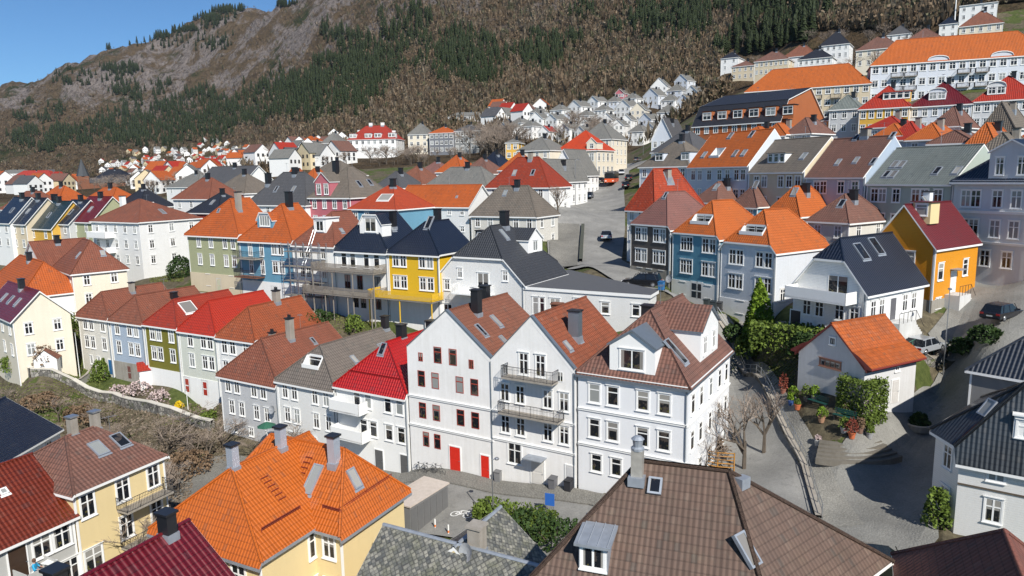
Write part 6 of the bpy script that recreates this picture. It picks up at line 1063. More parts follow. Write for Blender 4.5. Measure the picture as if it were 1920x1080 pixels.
p = hit(1147, 344); t = thing('bus', 'orange city bus with dark windscreen coming down the upper street', 'bus', (p[0], p[1], p[2]+.06), math.radians(256)); OB = flat((.62, .09, .02, 1), .35); m = MB(); m.box(-6, 6, -1.25, 1.25, .35, 1.3); b = m.build('body', OB, t); m = MB(); m.box(-5.95, 6.03, -1.27, 1.27, 1.3, 2.5); m.build('windows', flat((.015, .017, .02, 1), .1), t); m = MB(); m.box(-6, 6, -1.25, 1.25, 2.503, 3.0); m.box(-3, 2, -.9, .9, 3.003, 3.2); m.build('roof', flat((.10, .10, .10, 1), .5), t)
for sx in (-3.6, 3.9):
    for s_ in (-1, 1): m = MB(); m.tube((sx, s_*1.0, .48), (sx, s_*1.27, .48), .48, 14, 0, cap=True); m.build('wheel', M_DARK, t)
for s_ in (-.9, .9): m = MB(); m.box(6.0, 6.05, s_-.2, s_+.2, .6, .8); m.build('headlight', flat((.8, .8, .75, 1), .2), t)
m = MB(); m.box(6.03, 6.08, -.9, .9, 2.52, 2.8); m.build('destination_display', flat((.02, .02, .02, 1), .3), t)
# ---------------------------------------------------------------- scaffolding
h = HS['ms']; r = thing('scaffolding', 'silver tube scaffolding covering the white house under the brown roof', 'scaffolding', tuple(h.O+h.line.u*.0-h.line.n*.5), h.yaw); zs = [0, 2, 4, 6, 8]
for i in range(6):
    for yy in (-1.4, -.2): m = MB(); m.tube((i*1.45-.2, yy, -1.5), (i*1.45-.2, yy, 9.2), .045, 5, 0); m.build('upright', M_STEEL, r)
for z in zs[1:]:
    m = MB(); m.box(-.2, 7.05, -1.35, -.3, z-.08, z-.03); m.build('deck', M_WOOD, r)
    for dz in (.5, 1.0): m = MB(); m.tube((-.3, -1.4, z+dz), (7.2, -1.4, z+dz), .035, 5, 0); m.build('guard_rail', M_STEEL, r)
for i in range(5): m = MB(); m.tube((i*1.45-.2, -1.42, zs[i % 4]), (i*1.45+1.25, -1.42, zs[i % 4]+2), .03, 4, 0); m.build('brace', M_STEEL, r)
p = h.O+h.line.u*3.2-h.line.n*1.2; r = thing('ladder', 'aluminium ladder leaning from the scaffolding to the dormer', 'ladder', (p[0], p[1], p[2]+6.2), h.yaw); m = MB(); [m.tube((x, -.3, 0), (x+.2, 1.9, 4.6), .04, 4, 0) for x in (0, .5)]; m.build('stile', M_STEEL, r); m = MB(); [m.tube((.2*k/12, -.3+2.2*k/12, 4.6*k/12), (.5+.2*k/12, -.3+2.2*k/12, 4.6*k/12), .025, 4, 0) for k in range(1, 12)]; m.build('rung', M_STEEL, r)
def dish(label, pos, rz, R_=.45):
    t = thing('satellite_dish', label, 'satellite dish', tuple(pos), rz); m = MB(); pr = [(0, 0), (R_*.5, .05), (R_, .16)]; m.lathe((0, 0, 0), pr, 16, 0); o = m.build('reflector', flat((.3, .31, .32, 1), .4), t); o.rotation_euler = (math.radians(70), 0, 0); m = MB(); m.tube((0, .35, -.3), (0, 0, 0), .03, 5, 0); m.tube((0, 0, -.1), (0, -.45, .05), .012, 4, 0); m.build('bracket', M_IRON, t)
h = HS['brown']; dish('grey satellite dish on the pale grey row house', h.O+h.line.u*8.9-h.line.n*.4+np.array([0, 0, h.h-2.9]), h.yaw); h = HS['sl']; dish('pale satellite dish on the chimney of the slate roofed house', h.O+h.line.u*5.4+h.line.n*3.9+np.array([0, 0, h.h+3.2]), h.yaw-.3, .5); h = HS['b2']; dish('grey satellite dish on the wall between the brown and blue houses', h.O-h.line.n*.45+np.array([0, 0, 2.2]), h.yaw, .55)
def antenna(key, u, v, hgt=1.8):
    h = HS[key]; z = h.rz(u, v); m = MB(); m.tube((0, 0, -.2), (0, 0, hgt), .022, 5, 0)
    for k in range(6): m.tube((-.35+.03*k, -.5+.2*k, hgt-.1), (.35-.03*k, -.5+.2*k, hgt-.1), .012, 3, 0)
    m.tube((0, -.55, hgt-.1), (0, .6, hgt-.1), .014, 4, 0); m.build('antenna', M_STEEL, h.root, (u, v, z+.1), random.random()*2)
for k_, u_, v_ in (('g1', 4.2, 5.0), ('g3', 4.5, 6.5), ('brown', 4.7, 8), ('lw2', 3.4, 6), ('lw4', 3.3, 7), ('mg', 6, 4.5), ('ms', 4, 4.5), ('m6', 5, 4), ('la', 7, 7), ('c2', 6, 5), ('c3', 8, 5), ('c4', 6, 5), ('m2', 6, 5), ('m5', 9, 4), ('pk', 5, 6), ('n0', 8, 4.5), ('s3', 2.6, 4), ('b1', 3.7, 5), ('m7', 8, 4.5), ('v2', 5, 5), ('up2', 12, 6), ('ap', 10, 13), ('yh', 6.0, 4.2), ('gh', 3, 4.5)): antenna(k_, u_, v_)
# ---------------------------------------------------------------- a parasol, a garden shed, benches and pots
h = HS['grey']; p = h.O-h.line.n*2.0+h.line.u*.2; t = thing('parasol', 'small green parasol before the white row house with taupe roof', 'parasol', (p[0], p[1], h.O[2]+1.0)); m = MB(); m.lathe((0, 0, 1.9), [(1.0, 0), (.5, .28), (0, .5)], 8, 0); m.build('canopy', flat((.02, .10, .06, 1), .8), t); m = MB(); m.tube((0, 0, -1), (0, 0, 2.3), .03, 5, 0); m.build('pole', M_WHITE, t)
def shed(label, px, py, w, d, hh, yaw, wall, roof, hr=1.2):
    p = hit(px, py); t = thing('garden_shed', label, 'shed', (p[0], p[1], p[2]), math.radians(yaw)); m = MB(); m.poly([(0, 0, -1), (w, 0, -1), (w, 0, hh), (w/2, 0, hh+hr), (0, 0, hh)]); m.poly([(w, 0, -1), (w, d, -1), (w, d, hh), (w, 0, hh)]); m.poly([(0, d, -1), (0, 0, -1), (0, 0, hh), (0, d, hh)]); m.poly([(w, d, -1), (0, d, -1), (0, d, hh), (w/2, d, hh+hr), (w, d, hh)]); m.build('wall', wall, t)
    m = MB(); k = hr/(w/2); m.poly([(-.2, -.2, hh-.2*k+.08), (w/2, -.2, hh+hr+.08), (w/2, d+.2, hh+hr+.08), (-.2, d+.2, hh-.2*k+.08)]); m.poly([(w/2, -.2, hh+hr+.08), (w+.2, -.2, hh-.2*k+.08), (w+.2, d+.2, hh-.2*k+.08), (w/2, d+.2, hh+hr+.08)]); m.build('roof', roof, t)
    m = MB(); m.box(w*.3, w*.3+.8, -.04, -.002, 0, 1.8); m.build('door', M_WHITE, t)
shed('white shed with red brown roof in the garden at the left', 66, 702, 2.6, 3.0, 1.9, 20, W['white'], T['terra']); shed('low white outbuilding with red roof in front of the light blue row house', 262, 716, 2.6, 4.2, 2.1, -60, W['white'], T['bright'], .8)
def bench(label, px, py, yaw):
    p = hit(px, py); t = thing('park_bench', label, 'bench', (p[0], p[1], p[2]+.1), math.radians(yaw)); M_ = flat((.01, .06, .05, 1), .5)
    m = MB(); [m.box(-.9, .9, -.2+.14*i, -.09+.14*i, .42, .46) for i in range(3)]; m.build('seat', M_, t); m = MB(); [m.box(-.9, .9, .24+.03*i, .27+.03*i, .55+.14*i, .65+.14*i) for i in range(3)]; m.build('backrest', M_, t)
    for x in (-.75, .75): m = MB(); m.box(x-.03, x+.03, -.18, .3, 0, .42); m.box(x-.03, x+.03, .26, .31, .42, .95); m.build('leg', M_IRON, t)
bench('green bench against the shaded wall of the little white house', 1532, 764, -62); bench('green bench in front of the ivy', 1582, 792, -50)
# ---------------------------------------------------------------- vegetation
def leafm(name, a, b, rough=.7):
    key = ('leaf', name)
    if key in _MC: return _MC[key]
    t = NT(name); pos = t.n('ShaderNodeNewGeometry').outputs['Position']; r = t.n('ShaderNodeNewGeometry').outputs['Random Per Island']
    t.l(t.mix(t.math('ADD', t.math('MULTIPLY', r, .6), t.math('MULTIPLY', t.noise(pos, .8, 3), .4)), a, b), t.b.inputs['Base Color']); t.b.inputs['Roughness'].default_value = rough; t.b.inputs['Specular IOR Level'].default_value = .25; _MC[key] = t.m; return t.m
LG = leafm('leaves_green', (.035, .06, .01, 1), (.16, .22, .035, 1)); LD = leafm('leaves_dark', (.012, .028, .008, 1), (.05, .09, .02, 1)); LY = leafm('leaves_lime', (.06, .12, .01, 1), (.22, .32, .03, 1)); LB = leafm('leaves_brown', (.10, .065, .035, 1), (.24, .16, .10, 1)); LT = leafm('thicket', (.09, .07, .05, 1), (.24, .19, .14, 1)); LP_ = leafm('blossom', (.35, .26, .25, 1), (.6, .5, .48, 1)); LGR = leafm('grass_blades', (.07, .09, .02, 1), (.18, .20, .05, 1))
BARK = flat((.10, .08, .06, 1), .9, 0, 'bark', .4); TWIG = flat((.25, .20, .16, 1), .9, 0, 'twigs', .3); CONM = leafm('spruce_needles', (.010, .018, .007, 1), (.040, .055, .018, 1)); WOODM = leafm('bare_crowns', (.085, .06, .036, 1), (.225, .16, .10, 1)); WOODL = leafm('bare_crowns_light', (.11, .09, .06, 1), (.23, .18, .125, 1))
def fan(name, V, F, mats, mi=None, parent=None, loc=(0, 0, 0)):
    """V (n,k,3) separate polygons with k corners"""
    n, k, _ = V.shape; me = bpy.data.meshes.new(name); me.vertices.add(n*k); me.vertices.foreach_set('co', V.astype(np.float32).ravel()); me.loops.add(n*k); me.loops.foreach_set('vertex_index', np.arange(n*k)); me.polygons.add(n); me.polygons.foreach_set('loop_start', np.arange(0, n*k, k)); me.polygons.foreach_set('loop_total', np.full(n, k))
    for m in mats: me.materials.append(m)
    if mi is not None: me.polygons.foreach_set('material_index', mi.astype(np.int32))
    me.update(); return link(name, me, parent, loc)
def quads(P, size, rs, flatn=0.0, asp=1.5):
    n = len(P); a = rs.normal(size=(n, 3)); a /= np.linalg.norm(a, axis=1)[:, None]; b = rs.normal(size=(n, 3)); b -= (a*b).sum(1)[:, None]*a; b /= np.linalg.norm(b, axis=1)[:, None]
    if flatn: a[:, 2] *= 1-flatn
    s = (size*(.6+.8*rs.rand(n)))[:, None]; a = a*s*asp/2; b = b*s/2; return np.stack([P-a, P-b*.9, P+a, P+b*.9], 1)
def shrub(name, label, px, py, w, hgt, d=None, mat=None, n=700, leaf=.16, shape='dome', cat='shrub', yaw=0., seed=1, up=0., group=None, pos=None):
    """clump of leaves in a lumpy dome, cone or box standing on stems"""
    p = hit(px, py) if pos is None else pos; rs = np.random.RandomState(seed+int(px)); d = d or w; t = thing(name, label, cat, (p[0], p[1], p[2]+up), math.radians(yaw), group)
    th = rs.rand(n)*2*math.pi; u = rs.rand(n); r = np.sqrt(rs.rand(n)*.55+.45)
    lump = 1+.16*np.sin(3*th+seed)+.12*np.sin(5*th+2.1*seed+6*u)
    if shape == 'dome': z = u**.8; rr = r*np.sqrt(np.clip(1-z*z*.92, 0, 1))*lump
    elif shape == 'cone': z = u**1.25; rr = r*(1-z)**.75*lump*np.clip(.55+3*z, 0, 1)
    else: z = u
    if shape == 'box':
        P = np.stack([(rs.rand(n)-.5)*w, (rs.rand(n)-.5)*d, z*hgt*(1+.12*np.sin(rs.rand(n)*9))], 1); f = rs.randint(0, 5, n); P[f == 0, 0] = -w/2; P[f == 1, 0] = w/2; P[f == 2, 1] = -d/2; P[f == 3, 1] = d/2; P[f == 4, 2] = hgt; P += rs.normal(size=P.shape)*leaf*.5
    else: P = np.stack([rr*np.cos(th)*w/2, rr*np.sin(th)*d/2, z*hgt*lump**.5+leaf*.3], 1)
    fan('foliage', quads(P, leaf, rs), None, [mat or LG], None, t)
    m = MB()
    for k in range(5): a = rs.rand()*6.28; m.tube((0, 0, -.3), (w*.25*math.cos(a), d*.25*math.sin(a), hgt*.7), .04, 4, 0, .015)
    m.build('stem', BARK, t); return t
def bare_mesh(seed, hgt, spread=1.0, depth=5, trunk=.22, twigs=3, lean=.5):
    rs = np.random.RandomState(seed); m = MB(); tw = MB()
    def grow(p, d, L, r, k):
        q = p+d*L; (m if k > 2 else tw).tube(p, q, r, 5 if k > 3 else 3, 0, r*.68)
        if k == 0: return
        for i in range(twigs if k < depth else 4):
            v = d+rs.normal(size=3)*lean; v[2] = abs(v[2])*.7+.32; v[:2] *= spread; v /= np.linalg.norm(v); grow(p+d*L*(.55+.45*rs.rand()), v, L*(.62+.2*rs.rand()), r*.6, k-1)
    grow(np.zeros(3)-[0, 0, .3], np.array([0, 0, 1.]), hgt*.28, trunk, depth); return m, tw
BARE = []
for s_, (sp, dp_, tr) in enumerate([(1.0, 5, .2), (1.2, 5, .16), (.8, 5, .22), (1.5, 5, .12)]): m, tw = bare_mesh(11+s_, 10, sp, dp_, tr); BARE.append((m.mesh('trunk', [BARK]), tw.mesh('crown', [TWIG])))
def bare_tree(label, px, py, hgt, v=0, group=None, cat='tree', name='bare_tree', pos=None, wide=1.0):
    p = hit(px, py) if pos is None else pos; t = thing(name, label, cat, tuple(p), random.random()*6, group); s = hgt/10
    a = link('trunk', BARE[v][0], t); b = link('crown', BARE[v][1], t); a.scale = b.scale = (s*wide, s*wide, s); return t
bare_tree('tall bare tree beside the white corner house with the pediment dormer', 1395, 880, 9.5, 0); bare_tree('slender bare tree behind the first one on the lane', 1432, 850, 8, 2); bare_tree('bare tree in front of the pale yellow house', 228, 1070, 8.5, 1, wide=1.2); bare_tree('small bare tree between the pale yellow house and the maroon roof', 262, 1078, 6, 3)
bare_tree('bare tree in front of the white row house with taupe roof', 562, 850, 6.5, 1, wide=1.3); bare_tree('low bare tree before the pale grey row house', 478, 858, 4.5, 3, wide=1.4); bare_tree('wide bare tree behind the chimneys of the yellow house', 318, 865, 7, 1, wide=1.5); bare_tree('bare tree at the right of the thicket by the garden wall', 392, 872, 6, 0, wide=1.3); bare_tree('bare tree left of the thicket', 248, 842, 6, 3, wide=1.5); bare_tree('bare tree at the left edge below the garden wall', 22, 770, 5, 3, wide=1.3)
for _i, (_x, _y, _h) in enumerate([(300, 830, 5), (345, 815, 6), (200, 800, 5), (110, 790, 4.5), (420, 845, 6), (270, 900, 6), (335, 925, 5)]): bare_tree(['bare crooked tree in the middle of the thicket', 'bare tree close to the garden wall end', 'bare tree above the left chimney pair', 'small bare tree over the rusty hedge', 'bare tree before the corner of the pale grey row house', 'bare tree right of the yellow house roof', 'bare tree left of the big orange roof'][_i], _x, _y, _h, (1, 3, 0, 3, 1, 2, 1)[_i], wide=1.5)
q_ = HS['yh']; _p = q_.O+q_.line.u*5.2-q_.line.n*2.6; bare_tree('leafless branching tree right in front of the iron balconies of the yellow house', 0, 0, 7.5, 1, pos=np.array([_p[0], _p[1], gz(_p[0], _p[1])]), wide=1.2)
bare_tree('bare street tree on the upper street corner', 1046, 408, 8.5, 2); bare_tree('bare climber like tree at the corner house wall', 1322, 905, 6, 3); bare_tree('thin bare tree at the right edge of the yellow house', 305, 960, 7, 2)
def trees_at(lst, label, group, h0, h1, vs=(0, 1, 2, 3), wide=1.2):
    for i, (x, y) in enumerate(lst):
        p = hit(x, y)
        if p is not None: bare_tree(label, x, y, h0+(h1-h0)*random.random(), vs[i % len(vs)], group, pos=p, wide=wide)
R_ = random.Random(3)
trees_at([(880+R_.random()*85, 278+R_.random()*20) for _ in range(26)], 'tall bare tree of the dense clump right of the grey blocks', 'bare trees beside the grey apartment blocks', 15, 22); trees_at([(1050+R_.random()*85, 255+R_.random()*18) for _ in range(20)], 'bare tree among the grey roofed hillside houses', 'bare trees among the hillside houses', 13, 19)
trees_at([(640+R_.random()*230, 300+R_.random()*12) for _ in range(26)], 'bare tree in the park below the white apartment house', 'bare trees below the large white apartment house', 7, 12); trees_at([(470+R_.random()*150, 290+R_.random()*25) for _ in range(22)], 'bare tree at the near edge of the distant town', 'bare trees at the edge of the distant town', 8, 13); trees_at([(150+R_.random()*320, 345+R_.random()*22) for _ in range(40)], 'bare tree of the park in front of the church', 'bare trees round the church', 9, 13)
trees_at([(1340+R_.random()*420, 150-(x_ := R_.random())*85+R_.random()*8) for _ in range(30)], 'bare tree among the upper blocks at the foot of the wood', 'bare trees among the upper hillside blocks', 9, 14)
shrub('conifer', 'tall bright green conical evergreen before the pale grey house', 1420, 652, 4.2, 6.8, mat=LY, n=5200, leaf=.26, shape='cone', cat='tree', seed=2); shrub('shrub', 'variegated broad shrub at the foot of the conical evergreen', 1412, 664, 4.6, 2.4, mat=LG, n=1500, leaf=.26, seed=3); shrub('hedge', 'dense green hedge right of the conical evergreen', 1475, 655, 6.5, 2.3, 2.6, LG, 2600, .24, 'box', 'hedge', -25, 4); shrub('shrub', 'dark green shrub left of the conical evergreen', 1376, 640, 3.0, 1.8, mat=LD, n=900, leaf=.24, seed=5); shrub('shrub', 'low shrub at the right end of the garden hedge', 1508, 668, 3.0, 2.0, mat=LD, n=900, leaf=.24, seed=6)
for i, (lab, x, y, w, h_, m_, n, sh) in enumerate([('round dark green shrub by the blue door', 192, 712, 2.6, 2.6, LG, 1300, 'dome'), ('large rounded brown shrub in the left garden', 82, 684, 4.8, 3.2, LB, 2200, 'dome'), ('bright green bush below the cream maroon roofed house', 32, 692, 4.2, 2.2, LG, 1300, 'dome'), ('green bush climbing beside the off white row house', 126, 634, 4.6, 3.6, LG, 1900, 'dome'), ('big olive coloured bush on the lawn by the sage green house', 340, 520, 4.6, 3.4, LD, 2800, 'dome'), ('brown bush beside the lawn of the white corner house', 270, 515, 3, 2.2, LB, 700, 'dome'), ('rusty brown hedge below the garden wall', 75, 762, 5.0, 1.4, LB, 1300, 'dome'), ('rusty brown thicket behind the chimneys', 150, 790, 4, 1.8, LB, 1200, 'dome'), ('tangled brown thicket left of the pale grey row house', 345, 845, 5, 1.5, LT, 1300, 'dome'), ('olive brown shrub beside the big orange roof', 355, 885, 4.5, 2.2, LB, 1200, 'dome'), ('yellow flowering bush in the garden of the white row', 336, 765, 1.0, .7, leafm('yellow_bloom', (.5, .35, .01, 1), (.8, .6, .02, 1)), 350, 'dome'), ('pale blossoming shrub before the olive green house', 262, 738, 3.4, 1.5, LP_, 500, 'dome'), ('pale blossoming shrub by the white outbuilding', 300, 750, 2.6, 1.2, LP_, 340, 'dome'), ('pale shrub in front of the light blue row house', 222, 740, 2.2, 1.2, LP_, 260, 'dome'), ('green bush on the slope above the garden wall', 392, 790, 2.2, 1.2, LG, 500, 'dome'), ('small round bush by the timber balconies', 664, 622, 2.4, 2.0, LG, 600, 'dome'), ('green climber under the blue and scaffolded houses', 585, 604, 6, 1.4, LD, 1200, 'dome'), ('sunlit green hedge along the near edge of the street', 965, 990, 6.0, 1.5, LG, 2600, 'box'), ('shaded green hedge next to the brown roof', 1035, 1020, 6.0, 1.6, LD, 2400, 'box'), ('small dark round shrub in the shaded planter', 1722, 800, 1.7, 1.1, LD, 700, 'dome'), ('climbing shrub on the wall of the lower right corner house', 1755, 985, 1.6, 2.4, LG, 700, 'dome'), ('brown bush at the foot of the corner house wall', 1336, 850, 2.2, 1.4, LB, 600, 'dome'), ('dark bushes behind the silver car', 1806, 662, 2.6, 1.3, LD, 1200, 'dome'), ('dark shrubs along the shaded wall', 1848, 640, 2.8, 1.3, LD, 1200, 'dome'), ('green bush between the street and the cream building', 1162, 284, 4, 3, LG, 300, 'dome')]):
    shrub('hedge' if 'hedge' in lab else 'shrub', lab, x, y, w, h_, (2.2 if sh == 'box' else None), m_, n, .2 if y > 500 else .35, sh, 'hedge' if 'hedge' in lab else 'shrub', -28 if sh == 'box' else 0, i+10)
h = HS['sm']; p = h.O+h.line.u*6.3+h.line.n*.2; shrub('ivy', 'thick ivy wrapping the near corner of the little white house', 1600, 750, 2.8, 3.3, 2.5, LG, 6500, .15, 'box', 'climbing plant', -62, 31, pos=(p[0], p[1], p[2]-.6))
pots = [('tall rusty red grasses in a pot at the house corner', 1468, 738, .9, 1.3, (.25, .10, .07, 1), 'r'), ('lime green shrub in a white pot near the railing', 1487, 752, 1.0, .8, (.5, .5, .48, 1), 'y'), ('terracotta pot with small plant at the edge of the terrace', 1495, 768, .5, .4, (.45, .13, .05, 1), 'g'), ('blue glazed pot with yellow flowers', 1483, 760, .6, .5, (.03, .08, .25, 1), 'y'), ('dark pot with mixed shrubs behind the first bench', 1512, 752, 1.0, .9, (.08, .08, .08, 1), 'g'), ('pot with yellow flowering plant beside the wall', 1527, 752, .8, .8, (.2, .18, .15, 1), 'y'), ('slender potted plant with cane in front of the terrace', 1540, 792, .9, .8, (.35, .2, .12, 1), 'y'), ('round clipped bush in a grey pot before the steps', 1582, 812, .8, .8, (.3, .3, .3, 1), 'g'), ('red leaved plant in a terracotta pot at the top of the steps', 1597, 822, 1.0, 1.1, (.5, .13, .05, 1), 'r'), ('pale flowering shrub in a pot beside the ivy', 1622, 792, 1.3, 1.5, (.4, .4, .38, 1), 'p'), ('brown dry plant in a pot right of the steps', 1612, 812, .9, .7, (.2, .12, .09, 1), 'b'), ('pot with green plant in the shade right of the steps', 1630, 822, .7, .6, (.3, .3, .3, 1), 'g'), ('grey stone pot alone on the steps', 1533, 835, .5, .3, (.5, .5, .48, 1), 'p')]
for i, (lab, x, y, w, h_, c, k) in enumerate(pots):
    q = hit(x, y); t = shrub('potted_plant', lab, x, y, w, h_, None, dict(r=leafm('red_leaves', (.12, .03, .02, 1), (.3, .08, .05, 1)), y=LY, g=LG, p=LP_, b=LB)[k], 260, .12, 'dome', 'potted plant', 0, i+60, .5); m = MB(); m.lathe((0, 0, -.5), [(0, 0), (.2, 0), (.28, .45), (.31, .45), (.31, .52), (.25, .52), (.25, .45), (0, .45)], 12, 0); m.build('pot', flat(c, .7), t)
q = hit(1722, 803); t = thing('planter', 'round stone planter in the shaded street', 'planter', tuple(q)); m = MB(); m.lathe((0, 0, 0), [(1.0, -.1), (1.1, .45), (.95, .5), (.9, .3), (0, .3)], 20, 0); m.build('bowl', M_CONC, t)
# grass and low growth as ground cover
def cover(name, label, polys, mat, dens, size, kind='grass'):
    rs = np.random.RandomState(5); out = []
    for (x0, y0, x1, y1, n) in polys:
        Hh = hits(x0+(x1-x0)*rs.rand(n), y0+(y1-y0)*rs.rand(n)); Hh = Hh[~np.isnan(Hh[:, 0])]; out.append(Hh)
    P = np.concatenate(out); P[:, 2] += size*.4; o = fan(name, quads(P, size, rs, 0, 1.8), None, [mat]); tag(o, label, kind); o['kind'] = 'stuff'
cover('grass', 'short grass and weeds on the garden slopes', [(280, 495, 345, 530, 2600), (100, 690, 200, 720, 1500), (1370, 625, 1500, 700, 3500), (560, 590, 720, 625, 1500), (0, 720, 230, 800, 2500), (300, 760, 410, 800, 1500), (620, 870, 760, 885, 400), (1440, 690, 1490, 730, 800)], LGR, 1, .13); cover('undergrowth', 'brown and grey twigs and dry undergrowth in the gardens', [(220, 760, 430, 870, 3000), (0, 740, 230, 830, 1800), (300, 880, 360, 960, 800), (240, 1000, 330, 1079, 700), (1310, 840, 1370, 950, 500)], LT, 1, .22)
# ---------------------------------------------------------------- individual spruces and the woods
def spruce_mesh(seed, n=1):
    rs = np.random.RandomState(seed); V = []
    for k in range(16):
        z = 1+k*.56; R0 = 2.0*(1-(z-1)/10)**.8+.12; nb = 9
        for i in range(nb): a = 2*math.pi*(i+rs.rand()*.7)/nb; r = R0*(.75+.45*rs.rand()); da = .42; V.append([(0, 0, z+1.1), (r*.9*math.cos(a-da), r*.9*math.sin(a-da), z-.25), (r*1.08*math.cos(a), r*1.08*math.sin(a), z-.5), (r*.9*math.cos(a+da), r*.9*math.sin(a+da), z-.2)])
    return np.array(V)
SPR = [spruce_mesh(i) for i in range(4)]; SPM = []
for V in SPR: o = fan('crown', V, None, [CONM]); SPM.append(o.data); bpy.data.objects.remove(o)
_tm = MB(); _tm.tube((0, 0, -1), (0, 0, 9), .2, 5, 0, .03); TRM = _tm.mesh('trunk', [BARK])
GR = [('dark spruce of the grove at the left below the pale cliff', 75, 262, 48, 22, 26), ('spruce of the grove left of the wooded slope middle', 170, 255, 45, 25, 16), ('dark spruce of the grove under the high cliff', 460, 205, 60, 28, 30), ('spruce of the long belt in the middle of the slope', 640, 160, 60, 40, 44), ('dark spruce of the tall stand above the grey blocks', 885, 118, 55, 38, 46), ('spruce of the stand left of the hairpin house', 1020, 108, 38, 28, 30), ('dark spruce of the stand high above the street', 1235, 48, 60, 35, 40), ('spruce at the top right above the white villas', 1470, 40, 75, 50, 46)]
for gi, (lab, cx, cy, rx, ry, n) in enumerate(GR):
    for i in range(n):
        a = R_.random()*6.28; q = math.sqrt(R_.random()); p = hit(cx+rx*q*math.cos(a), cy+ry*q*math.sin(a), 250)
        if p is None: continue
        v = R_.randrange(4); s = (1.1+.7*R_.random())*(1.0 if p[1] > 500 else .8); t = thing('spruce', lab, 'tree', tuple(p), R_.random()*6, lab.replace('spruce', 'spruces', 1)); a_ = link('crown', SPM[v], t); b_ = link('trunk', TRM, t); a_.scale = b_.scale = (s, s, s*1.12)
rs = np.random.RandomState(9)
def scatter(regs):
    out = []
    for cx, cy, rx, ry, n in regs:
        n = int(n*1.9); k = max(2, n//9); a = rs.rand(k)*6.283; q = np.sqrt(rs.rand(k)); ci = rs.randint(0, k, n); sp = .13+.05*rs.rand(k)
        Hh = hits((cx+rx*q*np.cos(a))[ci]+rs.normal(size=n)*rx*sp[ci], (cy+ry*q*np.sin(a))[ci]+rs.normal(size=n)*ry*sp[ci]*.8, 240, 3700); out.append(Hh[~np.isnan(Hh[:, 0])])
    return np.concatenate(out)
P = scatter([(75, 262, 50, 22, 93), (165, 258, 60, 30, 68), (275, 225, 90, 35, 161), (400, 210, 90, 40, 186), (330, 262, 120, 16, 86), (560, 185, 80, 45, 186), (650, 165, 70, 50, 204), (700, 120, 60, 60, 161), (760, 60, 50, 50, 74), (830, 110, 50, 50, 136), (900, 120, 60, 42, 161), (1020, 108, 42, 36, 124), (1245, 50, 80, 40, 161), (1320, 15, 60, 30, 86), (1440, 35, 60, 48, 124), (1530, 30, 50, 50, 99), (600, 90, 60, 40, 37), (250, 160, 60, 25, 55), (150, 140, 140, 20, 37), (340, 60, 120, 40, 99), (1120, 60, 60, 50, 37), (1380, 90, 60, 30, 31), (230, 130, 40, 12, 37), (60, 215, 60, 20, 37)]+[(x_, y_, 34, 6, 60) for x_, y_ in ((190, 90), (235, 80), (285, 70), (335, 58), (380, 38), (425, 22), (470, 12), (520, 10))])
s = (.9+1.0*rs.rand(len(P)))*np.clip(P[:, 1]/850, .75, 1.4); V = np.concatenate([SPR[k][None, ::2]*s[k::4][:, None, None, None]+P[k::4][:, None, None, :] for k in range(4)]).reshape(-1, 4, 3); o = fan('spruce_wood', V, None, [CONM]); tag(o, 'dark green spruce woods spread over the mountainside', 'wood'); o['kind'] = 'stuff'
cols = dict(white=(.75, .75, .73, 1), cream=(.6, .5, .32, 1)); rfs = dict(orange=T['orange'], grey=T['grey'], brown=T['brown'], dark=T['dkgrey'], red=T['bright']); far = []
for (x0, y0, x1, y1, n) in [(230, 284, 400, 318, 130), (370, 268, 430, 292, 26), (400, 280, 470, 322, 40), (180, 308, 250, 330, 24), (0, 330, 140, 350, 18), (470, 280, 570, 318, 26), (240, 312, 400, 345, 40), (500, 300, 560, 330, 8), (-10, 347, 120, 366, 30), (245, 347, 340, 366, 22), (560, 300, 650, 322, 12), (920, 214, 1000, 244, 16), (575, 262, 650, 280, 5)]:
    for i in range(n):
        p = hit(x0+(x1-x0)*R_.random(), y0+(y1-y0)*R_.random(), 260)
        if p is None or any(math.hypot(p[0]-q[0][0], p[1]-q[0][1]) < 10.5 for q in far): continue
        far.append((p, 'cream' if R_.random() < .15 else 'white', R_.choice(['orange', 'grey', 'grey', 'brown', 'dark', 'red', 'orange'])))
# bare deciduous wood: thousands of upright twiggy crowns
N = 38000; px = rs.rand(N)*1960-20; py = rs.rand(N)*375-20; Hh = hits(px, py, 300, 3200, 700); ok = ~np.isnan(Hh[:, 0]); Hh = Hh[ok]; px = px[ok]; py = py[ok]
fp = np.array([(q_[0][0]+3, q_[0][1]+3) for q_ in far]+[(h_.O[0]+h_.line.u[0]*h_.w/2, h_.O[1]+h_.line.u[1]*h_.w/2) for h_ in HS.values() if h_.O[1] > 180]); dm = np.min(np.hypot(Hh[:, None, 0]-fp[None, :, 0], Hh[:, None, 1]-fp[None, :, 1]), 1); up = np.clip((Hh[:, 2]-140)/160, 0, 1)
keep = (dm > np.where(Hh[:, 1] > 600, 9, 14)) & (rs.rand(len(Hh)) > up*np.where(px < 620, .76, .5)) & ~((px > 960) & (px < 1330) & (py > 165) & (rs.rand(len(Hh)) > .3)) & ~((px > 1360) & (py > 60)) & ~((px < 560) & (py > 285) & (rs.rand(len(Hh)) > .5)) & ~((px > 560) & (py > 285)) & (py < 348); Hh = Hh[keep]; n = len(Hh); K = 16
